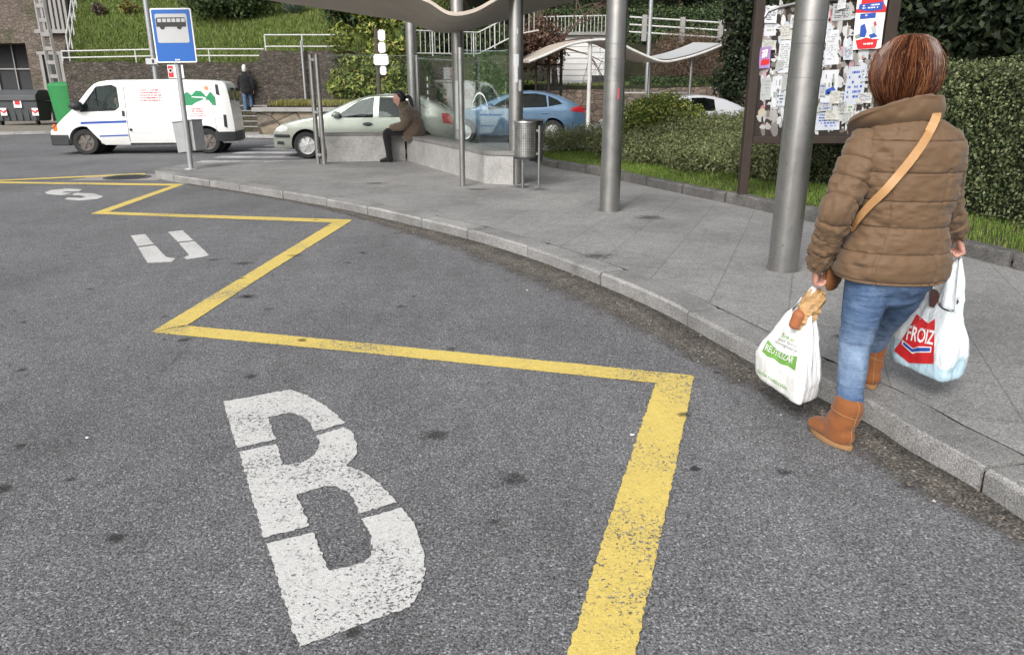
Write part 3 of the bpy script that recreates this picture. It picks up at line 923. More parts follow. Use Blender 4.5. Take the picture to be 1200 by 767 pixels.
# ================================================================== VEGETATION helpers
def leaf_quads(P, N, size, tilt=0.7, aspect=0.55):
    """one folded-diamond leaf per point, facing roughly along N"""
    n = len(P)
    rv = RNG.normal(0, 1, (n, 3))
    D = N + tilt * rv; D /= np.linalg.norm(D, axis=1)[:, None] + 1e-9
    T = np.cross(D, RNG.normal(0, 1, (n, 3))); T /= np.linalg.norm(T, axis=1)[:, None] + 1e-9
    B_ = np.cross(D, T)
    s = (size * (0.6 + 0.8 * RNG.random(n)))[:, None]
    a = P + T * s; c = P - T * s
    b = P + B_ * s * aspect + D * s * 0.12; d = P - B_ * s * aspect + D * s * 0.12
    return np.stack([a, b, c, d], 1)
def leaf_cloud(blobs, n, size, rough=0.25, shell=0.45, nscale=2.2, gaps=0.35):
    """points in the outer shells of ellipsoid blobs (centre, radii), uneven outline, gaps"""
    W = np.array([b[1][0] * b[1][1] + b[1][1] * b[1][2] + b[1][0] * b[1][2] for b in blobs]); W = W / W.sum()
    k = RNG.choice(len(blobs), int(n * 1.6), p=W)
    C = np.array([b[0] for b in blobs])[k]; Rd = np.array([b[1] for b in blobs])[k]
    d = RNG.normal(0, 1, (len(k), 3)); d /= np.linalg.norm(d, axis=1)[:, None]
    r = 1 - shell * RNG.random(len(k)) ** 1.6
    P = C + d * Rd
    nz = noise3(P * nscale) + 0.5 * noise3(P * nscale * 2.7 + 9)
    r = r * (1 + rough * nz)
    P = C + d * Rd * r[:, None]
    keep = noise3(P * nscale * 1.7 + 31) > -1 + gaps * 1.2
    P, d = P[keep][:n], d[keep][:n]
    return P, d
def foliage(name, blobs, n, size, mat, parent=None, tilt=0.8, aspect=0.55, **kw):
    P, d = leaf_cloud(blobs, n, size, **kw)
    return link_mesh(name, quads_mesh(name, leaf_quads(P, d, size, tilt, aspect)), mat, parent)
def branches(p, d, ln, r, depth, mb, spread=0.55, n=3, up=0.15, tips=None):
    q = Vector(p)
    pts, rs = [q.copy()], [r]
    dd = Vector(d).normalized()
    for k in range(3):
        dd = (dd + Vector(RNG.normal(0, 0.14, 3)) + Vector((0, 0, up * 0.3))).normalized()
        q = q + dd * ln / 3
        pts.append(q.copy()); rs.append(r * (1 - 0.17 * (k + 1)))
    mb.tube(pts, rs, 6 if r > 0.03 else 4, False)
    if depth == 0:
        if tips is not None: tips.append(q.copy())
        return
    for _ in range(n):
        nd = (dd + Vector(RNG.normal(0, spread, 3)) + Vector((0, 0, up))).normalized()
        branches(q if random.random() < 0.7 else pts[2], nd, ln * random.uniform(0.6, 0.8), r * 0.5, depth - 1, mb, spread, n, up, tips)
def tree(name, label, base, h, crown_r, crown_h, nleaf, lsize, mat, group=None, seed=1, trunk_r=0.16, cat='tree', nblob=9, tilt=0.9, gaps=0.45):
    random.seed(seed)
    t = thing(name, label, cat, base, 0, group)
    b = Vector(base)
    mb = MB(); top = b + Vector((random.uniform(-.2, .2), random.uniform(-.2, .2), h - crown_h * 0.55))
    mb.tube([b, b.lerp(top, 0.5) + Vector((random.uniform(-.1, .1), 0, 0)), top], [trunk_r, trunk_r * 0.8, trunk_r * 0.6], 9)
    tips = []
    for _ in range(5):
        branches(b.lerp(top, random.uniform(0.6, 1.0)), (random.uniform(-1, 1), random.uniform(-1, 1), 0.8), crown_r * 0.55, trunk_r * 0.4, 2, mb, 0.5, 2, 0.2, tips)
    mb.build('trunk', M['bark'], t, smooth=60)
    blobs = []
    c0 = b + Vector((0, 0, h - crown_h / 2))
    for k in range(nblob):
        a = 2 * PI * random.random(); rr = crown_r * random.uniform(0.2, 0.72)
        zz = random.uniform(-0.38, 0.38) * crown_h
        f = 1 - 0.6 * abs(zz) / (crown_h * 0.5)
        blobs.append(((c0.x + math.cos(a) * rr * f, c0.y + math.sin(a) * rr * f, c0.z + zz), (crown_r * random.uniform(.34, .52), crown_r * random.uniform(.34, .52), crown_h * random.uniform(.16, .26))))
    foliage('crown', blobs, nleaf, lsize, mat, t, tilt, shell=0.75, rough=0.35, nscale=1.6 / max(0.4, lsize * 6), gaps=gaps)
    return t

# ------------------------------------------------------------------ tall clipped hedge on the right
hf = [Vector((3.95, 11.9)), Vector((4.25, 10.8)), Vector((4.72, 8.4)), Vector((5.05, 7.0)), Vector((5.6, 4.6)), Vector((6.3, 2.0))]
hfc = resample(catmull([np.array(p) for p in hf], 10), 0.05)
def hedge(name, label, line, depth, h, n, size, mat, dirv=(0.985, 0.17), cat='hedge', top_frac=0.3, bulge=0.06, base=None):
    t = thing(name, label, cat, (line[0][0], line[0][1], 0.15))
    dv = np.array(dirv)
    P, N = [], []
    L = len(line)
    for _ in range(n):
        q = RNG.integers(0, L)
        p = line[q]
        z0 = (soil(p[0] + .3, p[1]) if base is None else base)
        if RNG.random() < top_frac:
            d = RNG.random() * depth; z = h; nn = (0, 0, 1.0)
            edge = min(d, 0.25) / 0.25; z -= 0.10 * (1 - edge) ** 2
        else:
            d = 0.0; z = RNG.random() ** 0.9 * (h - 0.02); nn = (-dv[0], -dv[1], 0.25)
            d += 0.10 * max(0, (z - h + 0.2) / 0.2) ** 2
        pos = np.array((p[0] + dv[0] * d, p[1] + dv[1] * d, z0 + z))
        P.append(pos); N.append(nn)
    P, N = np.array(P), np.array(N)
    nz = noise3(P * 2.3) * 0.6 + noise3(P * 6.1 + 5) * 0.5
    inn = RNG.random(len(P)) ** 2 * 0.22
    P = P + N * (bulge * nz - inn)[:, None]
    keep = noise3(P * 7.5 + 17) > -0.62
    P, N = P[keep], N[keep]
    link_mesh('leaves', quads_mesh('leaves', leaf_quads(P, N, size, 0.75, 0.6)), mat, t)
    mb = MB()                                             # solid dark core, added so gaps between the leaves look dark
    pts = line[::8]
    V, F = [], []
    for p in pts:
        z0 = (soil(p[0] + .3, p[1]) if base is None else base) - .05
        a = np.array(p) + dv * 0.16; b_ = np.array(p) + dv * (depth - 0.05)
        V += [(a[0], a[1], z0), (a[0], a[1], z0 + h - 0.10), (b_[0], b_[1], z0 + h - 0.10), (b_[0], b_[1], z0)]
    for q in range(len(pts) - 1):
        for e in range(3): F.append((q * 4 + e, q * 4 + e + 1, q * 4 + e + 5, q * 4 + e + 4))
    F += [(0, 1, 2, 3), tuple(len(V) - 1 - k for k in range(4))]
    mb.add(V, F); mb.build('dark_core', M['dark_leaf'], t)
    return t
hedge('hedge', 'tall clipped hedge with cream edged leaves behind the woman', hfc, 1.3, 1.57, 90000, 0.0175, M['hedge_leaf'], bulge=.10)
# ------------------------------------------------------------------ low spreading shrubs on the mound, one plant after another
rows = []
lf = resample(catmull([np.array(p) for p in [at(632, 178, .2)[:2], at(700, 186, .2)[:2], at(770, 199, .22)[:2], at(850, 212, .22)[:2], at(925, 226, .22)[:2]]], 10), 0.05)
spots = []
for r_ in range(5):
    off = 0.45 + r_ * 1.05
    for q in range(6 + (r_ % 2) * 8, len(lf) - 4, 24):
        p = lf[q] + np.array((0.93, 0.37)) * off + RNG.normal(0, 0.10, 2)
        spots.append((p[0], p[1], r_))
proto = None
for k, (x, y, r_) in enumerate(spots):
    z = soil(x, y, 0.3)
    if proto is None or k < 4:
        random.seed(40 + k)
        t = thing('low_shrub', 'small grey green spreading shrub in the low planting on the mound', 'shrub', (x, y, z), 0, 'low shrubs planted on the mound')
        blobs = [((x + random.uniform(-.45, .45), y + random.uniform(-.45, .45), z + random.uniform(.16, .34)), (random.uniform(.32, .5), random.uniform(.32, .5), random.uniform(.2, .3))) for _ in range(7)]
        o = foliage('leaves', blobs, 7600, 0.022, M['shrub_leaf'], t, 0.9, 0.42, shell=0.7, rough=0.3, nscale=4, gaps=0.3)
        mb = MB(); tips = []
        for _ in range(4): branches((x, y, z), (random.uniform(-1, 1), random.uniform(-1, 1), .6), 0.35, 0.012, 1, mb, .6, 3, .1)
        mb.build('stem', M['bark'], t)
        if k == 0: protos = []
        protos.append(t); proto = t
    else:
        src = protos[k % 4]
        r = src.copy(); COL.objects.link(r); r.location = (x, y, z); r.rotation_euler = (0, 0, RNG.random() * 6.28)
        s = 0.9 + 0.25 * RNG.random(); r.scale = (s, s, s * (0.9 + .2 * RNG.random()))
        for ch in src.children:
            c = ch.copy(); COL.objects.link(c); c.parent = r; c.matrix_parent_inverse = ch.matrix_parent_inverse.copy()
# ------------------------------------------------------------------ rounded variegated bush
t = thing('round_bush', 'rounded green bush with yellow tips above the low shrubs', 'bush', (3.15, 16.3, 0.4))
bl = [((3.15 + a, 16.3 + b, z), (rx, ry, rz)) for a, b, z, rx, ry, rz in [(-.35, 0, .95, .5, .5, .38), (.35, .1, .95, .52, .5, .38), (0, -.15, 1.05, .6, .5, .40), (-.1, .2, 1.08, .5, .5, .36), (.55, 0, .85, .35, .4, .34), (-.55, -.1, .85, .35, .4, .32), (0, 0, .7, .75, .6, .4)]]
bl = [(c_, (r_[0] * 1.08, r_[1] * 1.08, r_[2] * 1.05)) for c_, r_ in bl]
foliage('leaves', bl, 19000, 0.030, M['bush_leaf'], t, 0.8, 0.5, shell=0.5, rough=0.16, nscale=4, gaps=0.15)
mb = MB()
for k in range(6): branches((3.15, 16.3, .35), (random.uniform(-1, 1), random.uniform(-1, 1), .9), .5, .025, 1, mb, .5, 3, .1)
mb.build('stem', M['bark'], t)

# ================================================================== FAR SIDE OF THE STREET: hillside, walls, steps
def hill_h(x, y):
    w = min(1, max(0, (x + 4.0) / 3.0)); w = w * w * (3 - 2 * w)
    left = 2.2 + max(0, y - 28.2) * 0.40 + 0.15 * math.sin(x * 0.7) + 0.2 * math.sin(y * 0.5 + x * 0.2)
    if y < 36.3: right = -0.5
    elif y < 44: right = 1.62 + 0.03 * (y - 36)
    else: right = 3.75 + (y - 44) * 0.30
    if y < 28.4: left = -0.5
    if y < 48 and x < max(-20.2, -15.7 - (y - 28) * .45): left = -0.5
    return left * (1 - w) + right * w
xs = np.concatenate([np.arange(-90, -30, 4), np.arange(-30, -21, 0.6), np.arange(-21, -15, 0.15), np.arange(-15, 16, 0.6), np.arange(16, 94, 4)])
ys = np.concatenate([[28.0, 28.39, 28.41], np.arange(29, 36.2, 0.6), [36.29, 36.31], np.arange(37, 44, 0.9), [43.99, 44.01], np.arange(45, 60, 1.2), np.arange(60, 130, 5)])
V = [(x, y, hill_h(x, y)) for y in ys for x in xs]
nx = len(xs)
F = [(j * nx + i, j * nx + i + 1, (j + 1) * nx + i + 1, (j + 1) * nx + i) for j in range(len(ys) - 1) for i in range(nx - 1)]
me = bpy.data.meshes.new('hillside'); me.from_pydata(V, [], F)
hill = link_mesh('hillside', me, M['grass_ground']); hill['kind'] = 'structure'
smooth_mesh(me, 50)
pts = []
for _ in range(110000):
    x = random.uniform(-21, -3); y = 28.5 + random.random() ** 1.5 * 14
    if x < -15.7 - (y - 28) * .45: continue
    pts.append((x, y, hill_h(x, y) - 0.03))
for _ in range(9000):
    x = random.uniform(0.5, 12); y = 36.4 + random.random() * 5
    pts.append((x, y, hill_h(x, y) - 0.02))
blades('hillside_grass', pts, 0.13, 0.035, M['hill_grass'], 0.9)

Pp, Nn = [], []
for _ in range(26000):
    x = random.uniform(-4.2, 16); y = 28.5 + random.random() * 8 if x < 1.5 else 44.3 + random.random() ** 1.5 * 14
    h = hill_h(x, y)
    if h < 0: continue
    Pp.append((x, y, h + random.random() ** 2 * .45)); Nn.append((0, -.5, .9))
o = link_mesh('undergrowth', quads_mesh('undergrowth', leaf_quads(np.array(Pp), np.array(Nn), .085, .8, .5)), M['mid_leaf']); o['kind'] = 'stuff'
# far pavement and its kerb
sheet('far_pavement', [(-13, 25.6), (-6.2, 24.2), (3, 25.6), (16, 26.2), (16, 36.4), (-14, 28.4)], 0.10, M['concrete'])
mb = MB(); mb.tube([(-14, 25.9, 0.035), (-13, 25.55, 0.035), (-6.2, 24.15, 0.035), (3, 25.55, 0.035), (16, 26.15, 0.035)], 0.09, 4)
mb.build('far_kerb', M['kerb'])['kind'] = 'structure'
sheet('left_forecourt', [(-60, 27), (-17, 26.5), (-14.4, 28.0), (-15.8, 28.3), (-20.2, 38), (-20.2, 60), (-60, 60)], 0.05, surf('forecourt_paving', (0.20, 0.18, 0.155), 0.9, 0.2, 2, 0.3, 50))
mb = MB(); mb.tube([(-40, 27.5, 0.02), (-17, 26.48, 0.02), (-14.4, 27.98, 0.02)], 0.10, 4); mb.build('forecourt_kerb', M['kerb'])['kind'] = 'structure'
# retaining wall of rubble stone
def wall_mesh(line, z0, tops, th, wob=0.04):
    mb = MB(); V, F = [], []
    pts = []
    for (a, b), (ta, tb) in zip(zip(line[:-1], line[1:]), zip(tops[:-1], tops[1:])):
        n = max(2, int((Vector(b) - Vector(a)).length / 0.35))
        for k in range(n): pts.append((a[0] + (b[0] - a[0]) * k / n, a[1] + (b[1] - a[1]) * k / n, ta + (tb - ta) * k / n))
    pts.append((*line[-1], tops[-1]))
    for x, y, t_ in pts:
        w = random.uniform(-wob, wob)
        V += [(x, y, z0), (x, y, t_ + w), (x, y + th, t_ + w), (x, y + th, z0)]
    for q in range(len(pts) - 1):
        for e in range(3): F.append((q * 4 + e, q * 4 + e + 1, q * 4 + e + 5, q * 4 + e + 4))
    F += [(0, 1, 2, 3), tuple(len(V) - 1 - k for k in range(4))]
    return mb.add(V, F)
random.seed(3)
tag(wall_mesh([(-20.2, 37.9), (-15.85, 28.1), (-12, 28.0), (-8.9, 28.0), (-8.85, 28.0), (-3.6, 27.9)], 0, [6.2, 2.4, 2.4, 2.4, 2.75, 2.75], 0.4).build('retaining_wall', M['rubble']), 'long dark rubble stone retaining wall under the grassy slope', 'stone wall')
tag(wall_mesh([(-3.4, 27.9), (-3.3, 29.6), (-0.2, 30.0), (0.4, 30.6), (0.5, 36.2)], 0, [2.6, 2.6, 2.7, 3.4, 3.4], 0.35).build('stair_wall', M['rubble']), 'dark stone wall under the white stair railing beyond the glass', 'stone wall')
tag(wall_mesh([(0.4, 36.0), (6, 36.0), (14, 36.0)], 0, [1.40, 1.5, 1.72], 0.4, 0.03).build('terrace_wall', M['terrace']), 'brownish stone terrace wall behind the blue car and far shelter', 'stone wall')
# pale panel seen through the glass
mb = MB(); mb.box((-1.6, 29.3, 1.2), (2.6, 0.12, 1.1)); mb.box((-1.6, 29.29, 1.78), (2.7, 0.2, 0.06))
tag(mb.build('garden_wall', M['concrete']), 'pale rendered low wall seen through the shelter glass', 'low wall')
# railings
def railing(name, label, pts, hs, posts, mat, r=0.022, bars=0, group=None):
    """pts: rail line on the ground/top of wall; hs: rail heights; posts: indices of the line or spacing"""
    t = thing(name, label, 'railing', pts[0], 0, group)
    line = resample([np.array(p) for p in pts], 0.1)
    for h in hs:
        mb = MB(); mb.tube([p + (0, 0, h) for p in [np.array(q) for q in pts]], r, 8); mb.build('rail', mat, t)
    step = int(posts / 0.1)
    for k in list(range(0, len(line), step)):
        p = line[k]
        mb = MB(); mb.tube([p, p + (0, 0, max(hs))], r * 1.1, 8); mb.build('post', mat, t)
    if bars:
        mb = MB()
        for k in range(0, len(line), max(1, int(bars / 0.1))):
            p = line[k]; mb.tube([p + (0, 0, min(hs)), p + (0, 0, max(hs))], r * 0.55, 5)
        mb.build('balusters', mat, t)
    return t
railing('railing', 'long two bar white railing along the top of the retaining wall', [(-15.9, 28.2, 2.35), (-12, 28.2, 2.42), (-8.75, 28.2, 2.42)], [0.20, 0.42, ], 2.6, M['rail_white'], 0.025)
t = railing('railing', 'higher white pipe railing next to the ivy covered wall', [(-8.65, 28.1, 2.5), (-5.9, 28.1, 2.5)], [0.42, 0.80], 1.35, M['rail_white'], 0.025)
railing('stair_railing', 'white pipe handrail climbing the grassy slope beside the stone building', [(-15.75, 28.4, 2.35), (-16.9, 31, 3.35), (-18.4, 34.4, 4.8), (-19.7, 37.4, 5.95)], [0.45, 0.95], 1.7, M['rail_white'], 0.028)
railing('stair_railing', 'white barred railing stepping up beside the dark stone wall', [(-3.55, 28.1, 2.6), (-1.25, 29.9, 2.65), (0.2, 30.1, 3.35), (1.0, 30.3, 3.5)], [0.1, 0.85], 0.9, M['rail_white'], 0.024, 0.2)
railing('road_railing', 'white barred railing of the upper road beyond the far shelter', [(1.5, 44, 4.05), (6.2, 44.1, 4.15)], [0.12, 1.15], 2.2, M['rail_white'], 0.035, 0.2)
t = thing('road_fence', 'grey three rail fence with concrete posts on the upper road', 'fence', (6.3, 44, 4))
for h in (0.25, 0.62, 1.0):
    mb = MB(); mb.tube([(6.4, 44.0, 4.2 + h), (13.5, 43.6, 3.75 + h)], 0.045, 8); mb.build('rail', M['rail_white'], t)
for k in range(4):
    mb = MB(); mb.box((7.2 + k * 2.05, 43.9 - k * .1, 4.62 - k * 0.12), (0.26, 0.22, 1.35)); mb.build('post', M['concrete'], t, bevel=0.02)
# steps with pale nosings, and the stone planter beside them
t = thing('stone_steps', 'dark stone steps with pale edges climbing past the white van', 'steps', (-9.4, 26.7, 0.1))
for k in range(7):
    z = 0.1 + 0.165 * (k + 1); y = 26.6 + k * 0.32
    mb = MB(); mb.box((-9.3, y + 0.16 + (7 - k) * 0.0, z / 2), (1.75, 0.32, z)); mb.build('step', M['rubble'], t)
    mb = MB(); mb.box((-9.3, y + 0.025, z + 0.012), (1.75, 0.06, 0.03)); mb.build('nosing', M['concrete'], t)
mb = MB(); mb.box((-9.3, 29.2, 0.6), (1.9, 0.8, 1.2)); mb.build('landing', M['rubble'], t)
t = thing('stone_planter', 'square cut stone planter wall topped with dry yellowish grass', 'planter', (-7.9, 25.2, 0))
wm = wall_mesh([(-8.25, 25.2), (-8.2, 25.2), (-3.8, 25.2)], 0, [0.80, 0.80, 0.80], 0.35, 0.01)
wm.build('wall', M['planter'], t)
mb = MB(); mb.box((-6.02, 25.36, 0.87), (4.7, 0.55, 0.13)); mb.box((-8.1, 26.6, 0.87), (0.5, 2.2, 0.13)); mb.build('coping', M['bench'], t, bevel=0.02)
mb = MB(); mb.box((-8.1, 26.6, 0.4), (0.34, 2.2, 0.8)); mb.build('side_wall', M['planter'], t)
mb = MB(); mb.box((-5.9, 26.7, 0.5), (4.2, 2.3, 1.0)); mb.build('soil', M['soil'], t)
pts = [(random.uniform(-7.9, -3.9), random.uniform(25.5, 27.8), 0.98) for _ in range(6500)]
o = blades('dry_grass', pts, 0.15, 0.03, M['dry_grass'], 0.8); adopt(o, t)
# ivy curtain over the wall
t = thing('ivy', 'thick yellow green ivy hanging over the stone wall behind the signpost', 'ivy', (-5, 27.5, 0.2))
bl = []
random.seed(9)
for k in range(34):
    x = random.uniform(-6.1, -3.5); z = random.uniform(0.9, 4.6)
    bl.append(((x, 27.5 + random.uniform(-.15, .25) + (z > 3) * .3, z), (random.uniform(.35, .6), random.uniform(.2, .4), random.uniform(.3, .55))))
foliage('leaves', bl, 15000, 0.085, M['vine_leaf'], t, 0.6, 0.42, shell=0.6, rough=0.3, nscale=1.8, gaps=0.35)
mb = MB()
for k in range(9): branches((-6 + k * .3, 27.75, 0.1), (random.uniform(-.2, .2), 0, 1), 1.5, .05, 2, mb, .35, 2, .4)
mb.build('stem', M['bark'], t)
# agave and shrubs on the slope
p = aty(345, 24, 33.5)
t = thing('agave', 'spiky pale grey agave growing on the grassy slope', 'agave', (p.x, p.y, hill_h(p.x, p.y)))
mb = MB()
for k in range(26):
    a = 2.4 * k; el = R(20 + 60 * (k / 26)); L = random.uniform(.8, 1.15); b = Vector((p.x, p.y, hill_h(p.x, p.y) - .05))
    d = Vector((math.cos(a) * math.cos(el), math.sin(a) * math.cos(el), math.sin(el))); sdv = Vector((-math.sin(a), math.cos(a), 0))
    m1 = b + d * L * .5
    mb.add([b - sdv * .06, b + sdv * .06, m1 + sdv * .085, b + d * L, m1 - sdv * .085, m1 + Vector((0, 0, -.03))], [(0, 1, 2, 5), (0, 5, 4), (5, 2, 3), (5, 3, 4)])
mb.build('leaves', M['agave'], t)
def shrub(px, py, y, rx, rz, n, ls, mat, label, name='shrub', z0=None, nb=6):
    p = aty(px, py, y); z = hill_h(p.x, p.y) if z0 is None else z0
    t = thing(name, label, 'shrub', (p.x, p.y, z))
    bl = [((p.x + random.uniform(-.5, .5) * rx, p.y + random.uniform(-.4, .4) * rx, z + rz * random.uniform(.35, .65)), (rx * random.uniform(.45, .65), rx * random.uniform(.4, .6), rz * random.uniform(.35, .5))) for _ in range(nb)]
    foliage('leaves', bl, n, ls, mat, t, 0.9, 0.5, shell=0.7, rough=0.3, nscale=2, gaps=0.35)
    mb = MB()
    for k in range(5): branches((p.x, p.y, z), (random.uniform(-1, 1), random.uniform(-1, 1), 1), rz * .5, .03, 1, mb, .5, 3, .2)
    mb.build('stem', M['bark'], t)
    return t
shrub(272, 30, 33, 1.9, 1.7, 7000, .075, M['mid_leaf'], 'big dark shrub in the middle of the grassy slope')
shrub(235, 6, 37, 1.6, 1.6, 3500, .09, M['mid_leaf'], 'dark shrub highest on the grassy slope')
shrub(330, 4, 36, 1.8, 1.8, 4000, .09, M['mid_leaf'], 'dark shrub on the slope above the agave')
shrub(405, 20, 31, 1.3, 2.4, 5000, .09, M['mid_leaf'], 'dark bushy shrub between the agave and the ivy')
shrub(155, 20, 33, .5, .5, 700, .06, M['dry_grass'], 'small dry tuft on the left of the grassy slope', 'grass_tuft')
shrub(118, 18, 33, .35, .5, 500, .06, M['twig'], 'small bare bush near the climbing handrail')
shrub(520, 60, 33, 1.6, 1.9, 5000, .08, M['mid_leaf'], 'dark bush above the white stair railing', z0=2.6)
shrub(575, 60, 34, 1.5, 2.3, 5000, .08, M['mid_leaf'], 'dark bush beside the far end of the stair railing', z0=2.4)
shrub(575, 90, 29.2, .9, 2.4, 5000, .07, M['mid_leaf'], 'dark bush in front of the mossy stair wall beyond the glass', z0=.1)
shrub(460, 20, 32, 1.4, 2.4, 5000, .09, M['vine_leaf'], 'yellow green bush on top of the ivy wall', z0=2.8)
shrub(632, 60, 35.0, 1.2, 2.4, 4500, .07, leafmat('red_leaf', [(0, (.03, .015, .012)), (.5, (.10, .045, .035)), (1, (.16, .11, .06))]), 'reddish brown shrub behind the left end of the far shelter', z0=2.2)
# bare domed bush, clipped band hedge, trees on the right
p = aty(806, 92, 37.5)
t = thing('bare_bush', 'big domed brown leafless bush above the far shelter', 'bush', (p.x, p.y, 1.6))
bl = [((p.x + a, p.y + b, z), (1.3, 1.1, 1.1)) for a, b, z in [(-.9, 0, 2.7), (.9, 0, 2.6), (0, .2, 3.2), (0, -.2, 2.4), (-.5, .1, 3.0), (.6, 0, 3.0)]]
foliage('twigs', bl, 15000, .085, M['bare'], t, 1.2, 0.10, shell=0.5, rough=0.12, nscale=2, gaps=0.1)
mb = MB()
for k in range(9): branches((p.x, p.y, 1.6), (random.uniform(-1, 1), random.uniform(-1, 1), 1.2), 1.0, .04, 2, mb, .45, 3, .2)
mb.build('stem', M['bark'], t)
ln = [np.array((x, 36.5)) for x in np.arange(5.5, 13.5, 0.05)]
hedge('hedge', 'narrow clipped hedge along the top of the terrace wall', ln, 0.6, 0.42, 7000, .04, M['mid_leaf'], (0, 1), base=1.62)
ln = [np.array((x, 46.2)) for x in np.arange(1.0, 16, 0.05)]
hedge('hedge', 'long dark hedge behind the upper road fence', ln, 1.0, 1.5, 9000, .07, M['mid_leaf'], (0, 1), base=4.3)
t = thing('bare_tree', 'leafless tree with tangled twigs behind the near shelter roof', 'tree', (2.2, 37, 1.6))
mb = MB(); random.seed(12)
mb.tube([(2.0, 36.5, 1.6), (1.9, 36.5, 2.7), (2.2, 36.4, 3.6)], [.16, .13, .10], 8)
mb.build('trunk', M['bark'], t)
mb = MB()
for k in range(9): branches((2.1 + random.uniform(-.1, .1), 36.4, 3.1 + random.random() * .5), (random.uniform(-1, 1.2), random.uniform(-.5, .3), .55), 1.5, .05, 3, mb, .5, 3, .0)
mb.build('branches', M['twig'], t)
random.seed(21)
def on(px, py, y): return aty(px, py, y)
for (px, y, z0, h, cr, ch, n, ls, mt, lab, sd_) in [
    (868, 27, .1, 5.2, 1.35, 4.2, 12000, .075, 'dark_leaf', 'dark evergreen tree just left of the notice board', 3),
    (1085, 13.5, .3, 6.5, 2.4, 5.6, 26000, .060, 'dark_leaf', 'dark evergreen tree directly behind the woman and the hedge', 4),
    (1200, 12.0, .3, 6.5, 2.4, 5.6, 26000, .060, 'dark_leaf', 'dark evergreen tree behind the hedge at the right edge', 5),
    (1330, 11.5, .3, 6.5, 2.4, 5.6, 14000, .070, 'dark_leaf', 'dark evergreen tree behind the hedge beyond the right edge', 15),
    (1000, 17, .3, 7, 2.2, 5.8, 16000, .075, 'dark_leaf', 'dark evergreen tree behind the notice board posters', 6),
    (905, 33, 1, 8, 2.6, 6.5, 9000, .12, 'mid_leaf', 'tall green tree behind the left post of the notice board', 7),
    (700, 52, 6, 7, 3.2, 6.5, 7000, .17, 'dark_leaf', 'dark tree beyond the upper road above the far shelter', 8),
    (790, 53, 6, 7.5, 3.4, 7, 7000, .17, 'dark_leaf', 'dark tree beyond the upper road above the bare bush', 9),
    (600, 50, 6, 7, 3.0, 6.5, 6000, .17, 'mid_leaf', 'green tree beyond the upper road behind the canopy', 10),
    (520, 44, 6, 7, 3.0, 6.5, 6000, .15, 'mid_leaf', 'green tree on the slope behind the canopy trough', 11),
    (420, 43, 7, 7, 3.0, 6.5, 6000, .15, 'mid_leaf', 'green tree on the slope behind the ivy', 12)]:
    p = on(px, 100, y)
    tree('evergreen_tree' if 'evergreen' in lab else 'tree', lab, (p.x, y, z0), h, cr, ch, n, ls, M[mt], None, sd_, 0.18, nblob=12, gaps=0.2 if 'evergreen' in lab else 0.4)

# ================================================================== BUILDINGS
t = thing('stone_building', 'reddish grey stone building with vertical concrete fins and a dark garage', 'building', (-22, 37, 0))
Y0 = 36.8
mb = MB()
xl, xr = -22.35, -18.95
mb.box(((xl + xr) / 2, Y0 + 3, 5), (xr - xl, 6, 10)); mb.build('wall', M['ashlar'], t)
mb = MB(); mb.box((-27.5, Y0 + 3.2, 7.2), (10.2, 6, 7.4)); mb.build('upper_wall', M['ashlar'], t)
mb = MB(); mb.box((-27.5, Y0 + 1.6, 1.75), (10.2, 0.2, 3.5)); mb.build('garage_door', M['interior'], t)
mb = MB()
for z in (1.3, 2.4): mb.box((-27.5, Y0 + 1.45, z), (10.2, 0.06, 0.06))
for x in np.arange(-32, -22.5, 0.9): mb.box((x, Y0 + 1.42, 1.75), (0.05, 0.05, 3.5))
mb.build('garage_frame', M['steel_dark'], t)
fx = aty(40, 0, Y0 - .2).x; fx1 = aty(80, 40, Y0 - .2).x
mb = MB(); mb.box(((fx + fx1) / 2 + .1, Y0 - 0.012, 6.9), (fx1 - fx + .2, 0.02, 5.6)); mb.build('window', M['dark_glass'], t)
for k in range(7):
    mb = MB(); mb.box((fx + 0.05 + k * (fx1 - fx) / 6, Y0 - 0.13, 6.9), (0.13, 0.24, 5.7)); mb.build('fin', M['concrete'], t, bevel=0.01)
mb = MB(); mb.box(((fx + fx1) / 2 + .05, Y0 - 0.14, 3.98), (fx1 - fx + .5, 0.30, 0.16)); mb.build('sill', M['concrete'], t)
dx0, dx1 = aty(53, 90, Y0).x, aty(76, 90, Y0).x
mb = MB(); mb.box(((dx0 + dx1) / 2, Y0 - 0.006, 1.5), (dx1 - dx0, 0.016, 3.0)); d = mb.build('door', M['dark_glass'], t)
mb = MB()
for x in (dx0, dx1): mb.box((x, Y0 - .05, 1.5), (.14, .1, 3.0))
mb.box(((dx0 + dx1) / 2, Y0 - .05, 3.06), (dx1 - dx0 + .3, .12, .14)); mb.build('door_frame', M['concrete'], d)
# white building beyond the far shelter
t = thing('white_building', 'low white boarded building on the terrace beyond the far shelter', 'building', (3.4, 39, 1.6))
mb = MB(); mb.box((3.45, 40, 2.75), (3.1, 3.6, 2.3)); mb.build('wall', M['white'], t)
mb = MB()
for k in range(8): mb.box((3.45, 38.19, 1.85 + k * .26), (3.1, 0.012, 0.018))
mb.build('board_joints', M['concrete'], t)
mb = MB(); mb.box((3.45, 40, 3.98), (3.5, 4.1, .14)); mb.build('roof', M['concrete'], t)
mb = MB(); mb.box((4.35, 38.17, 1.85), (1.0, .05, .5)); mb.build('hatch', M['black_trim'], t)
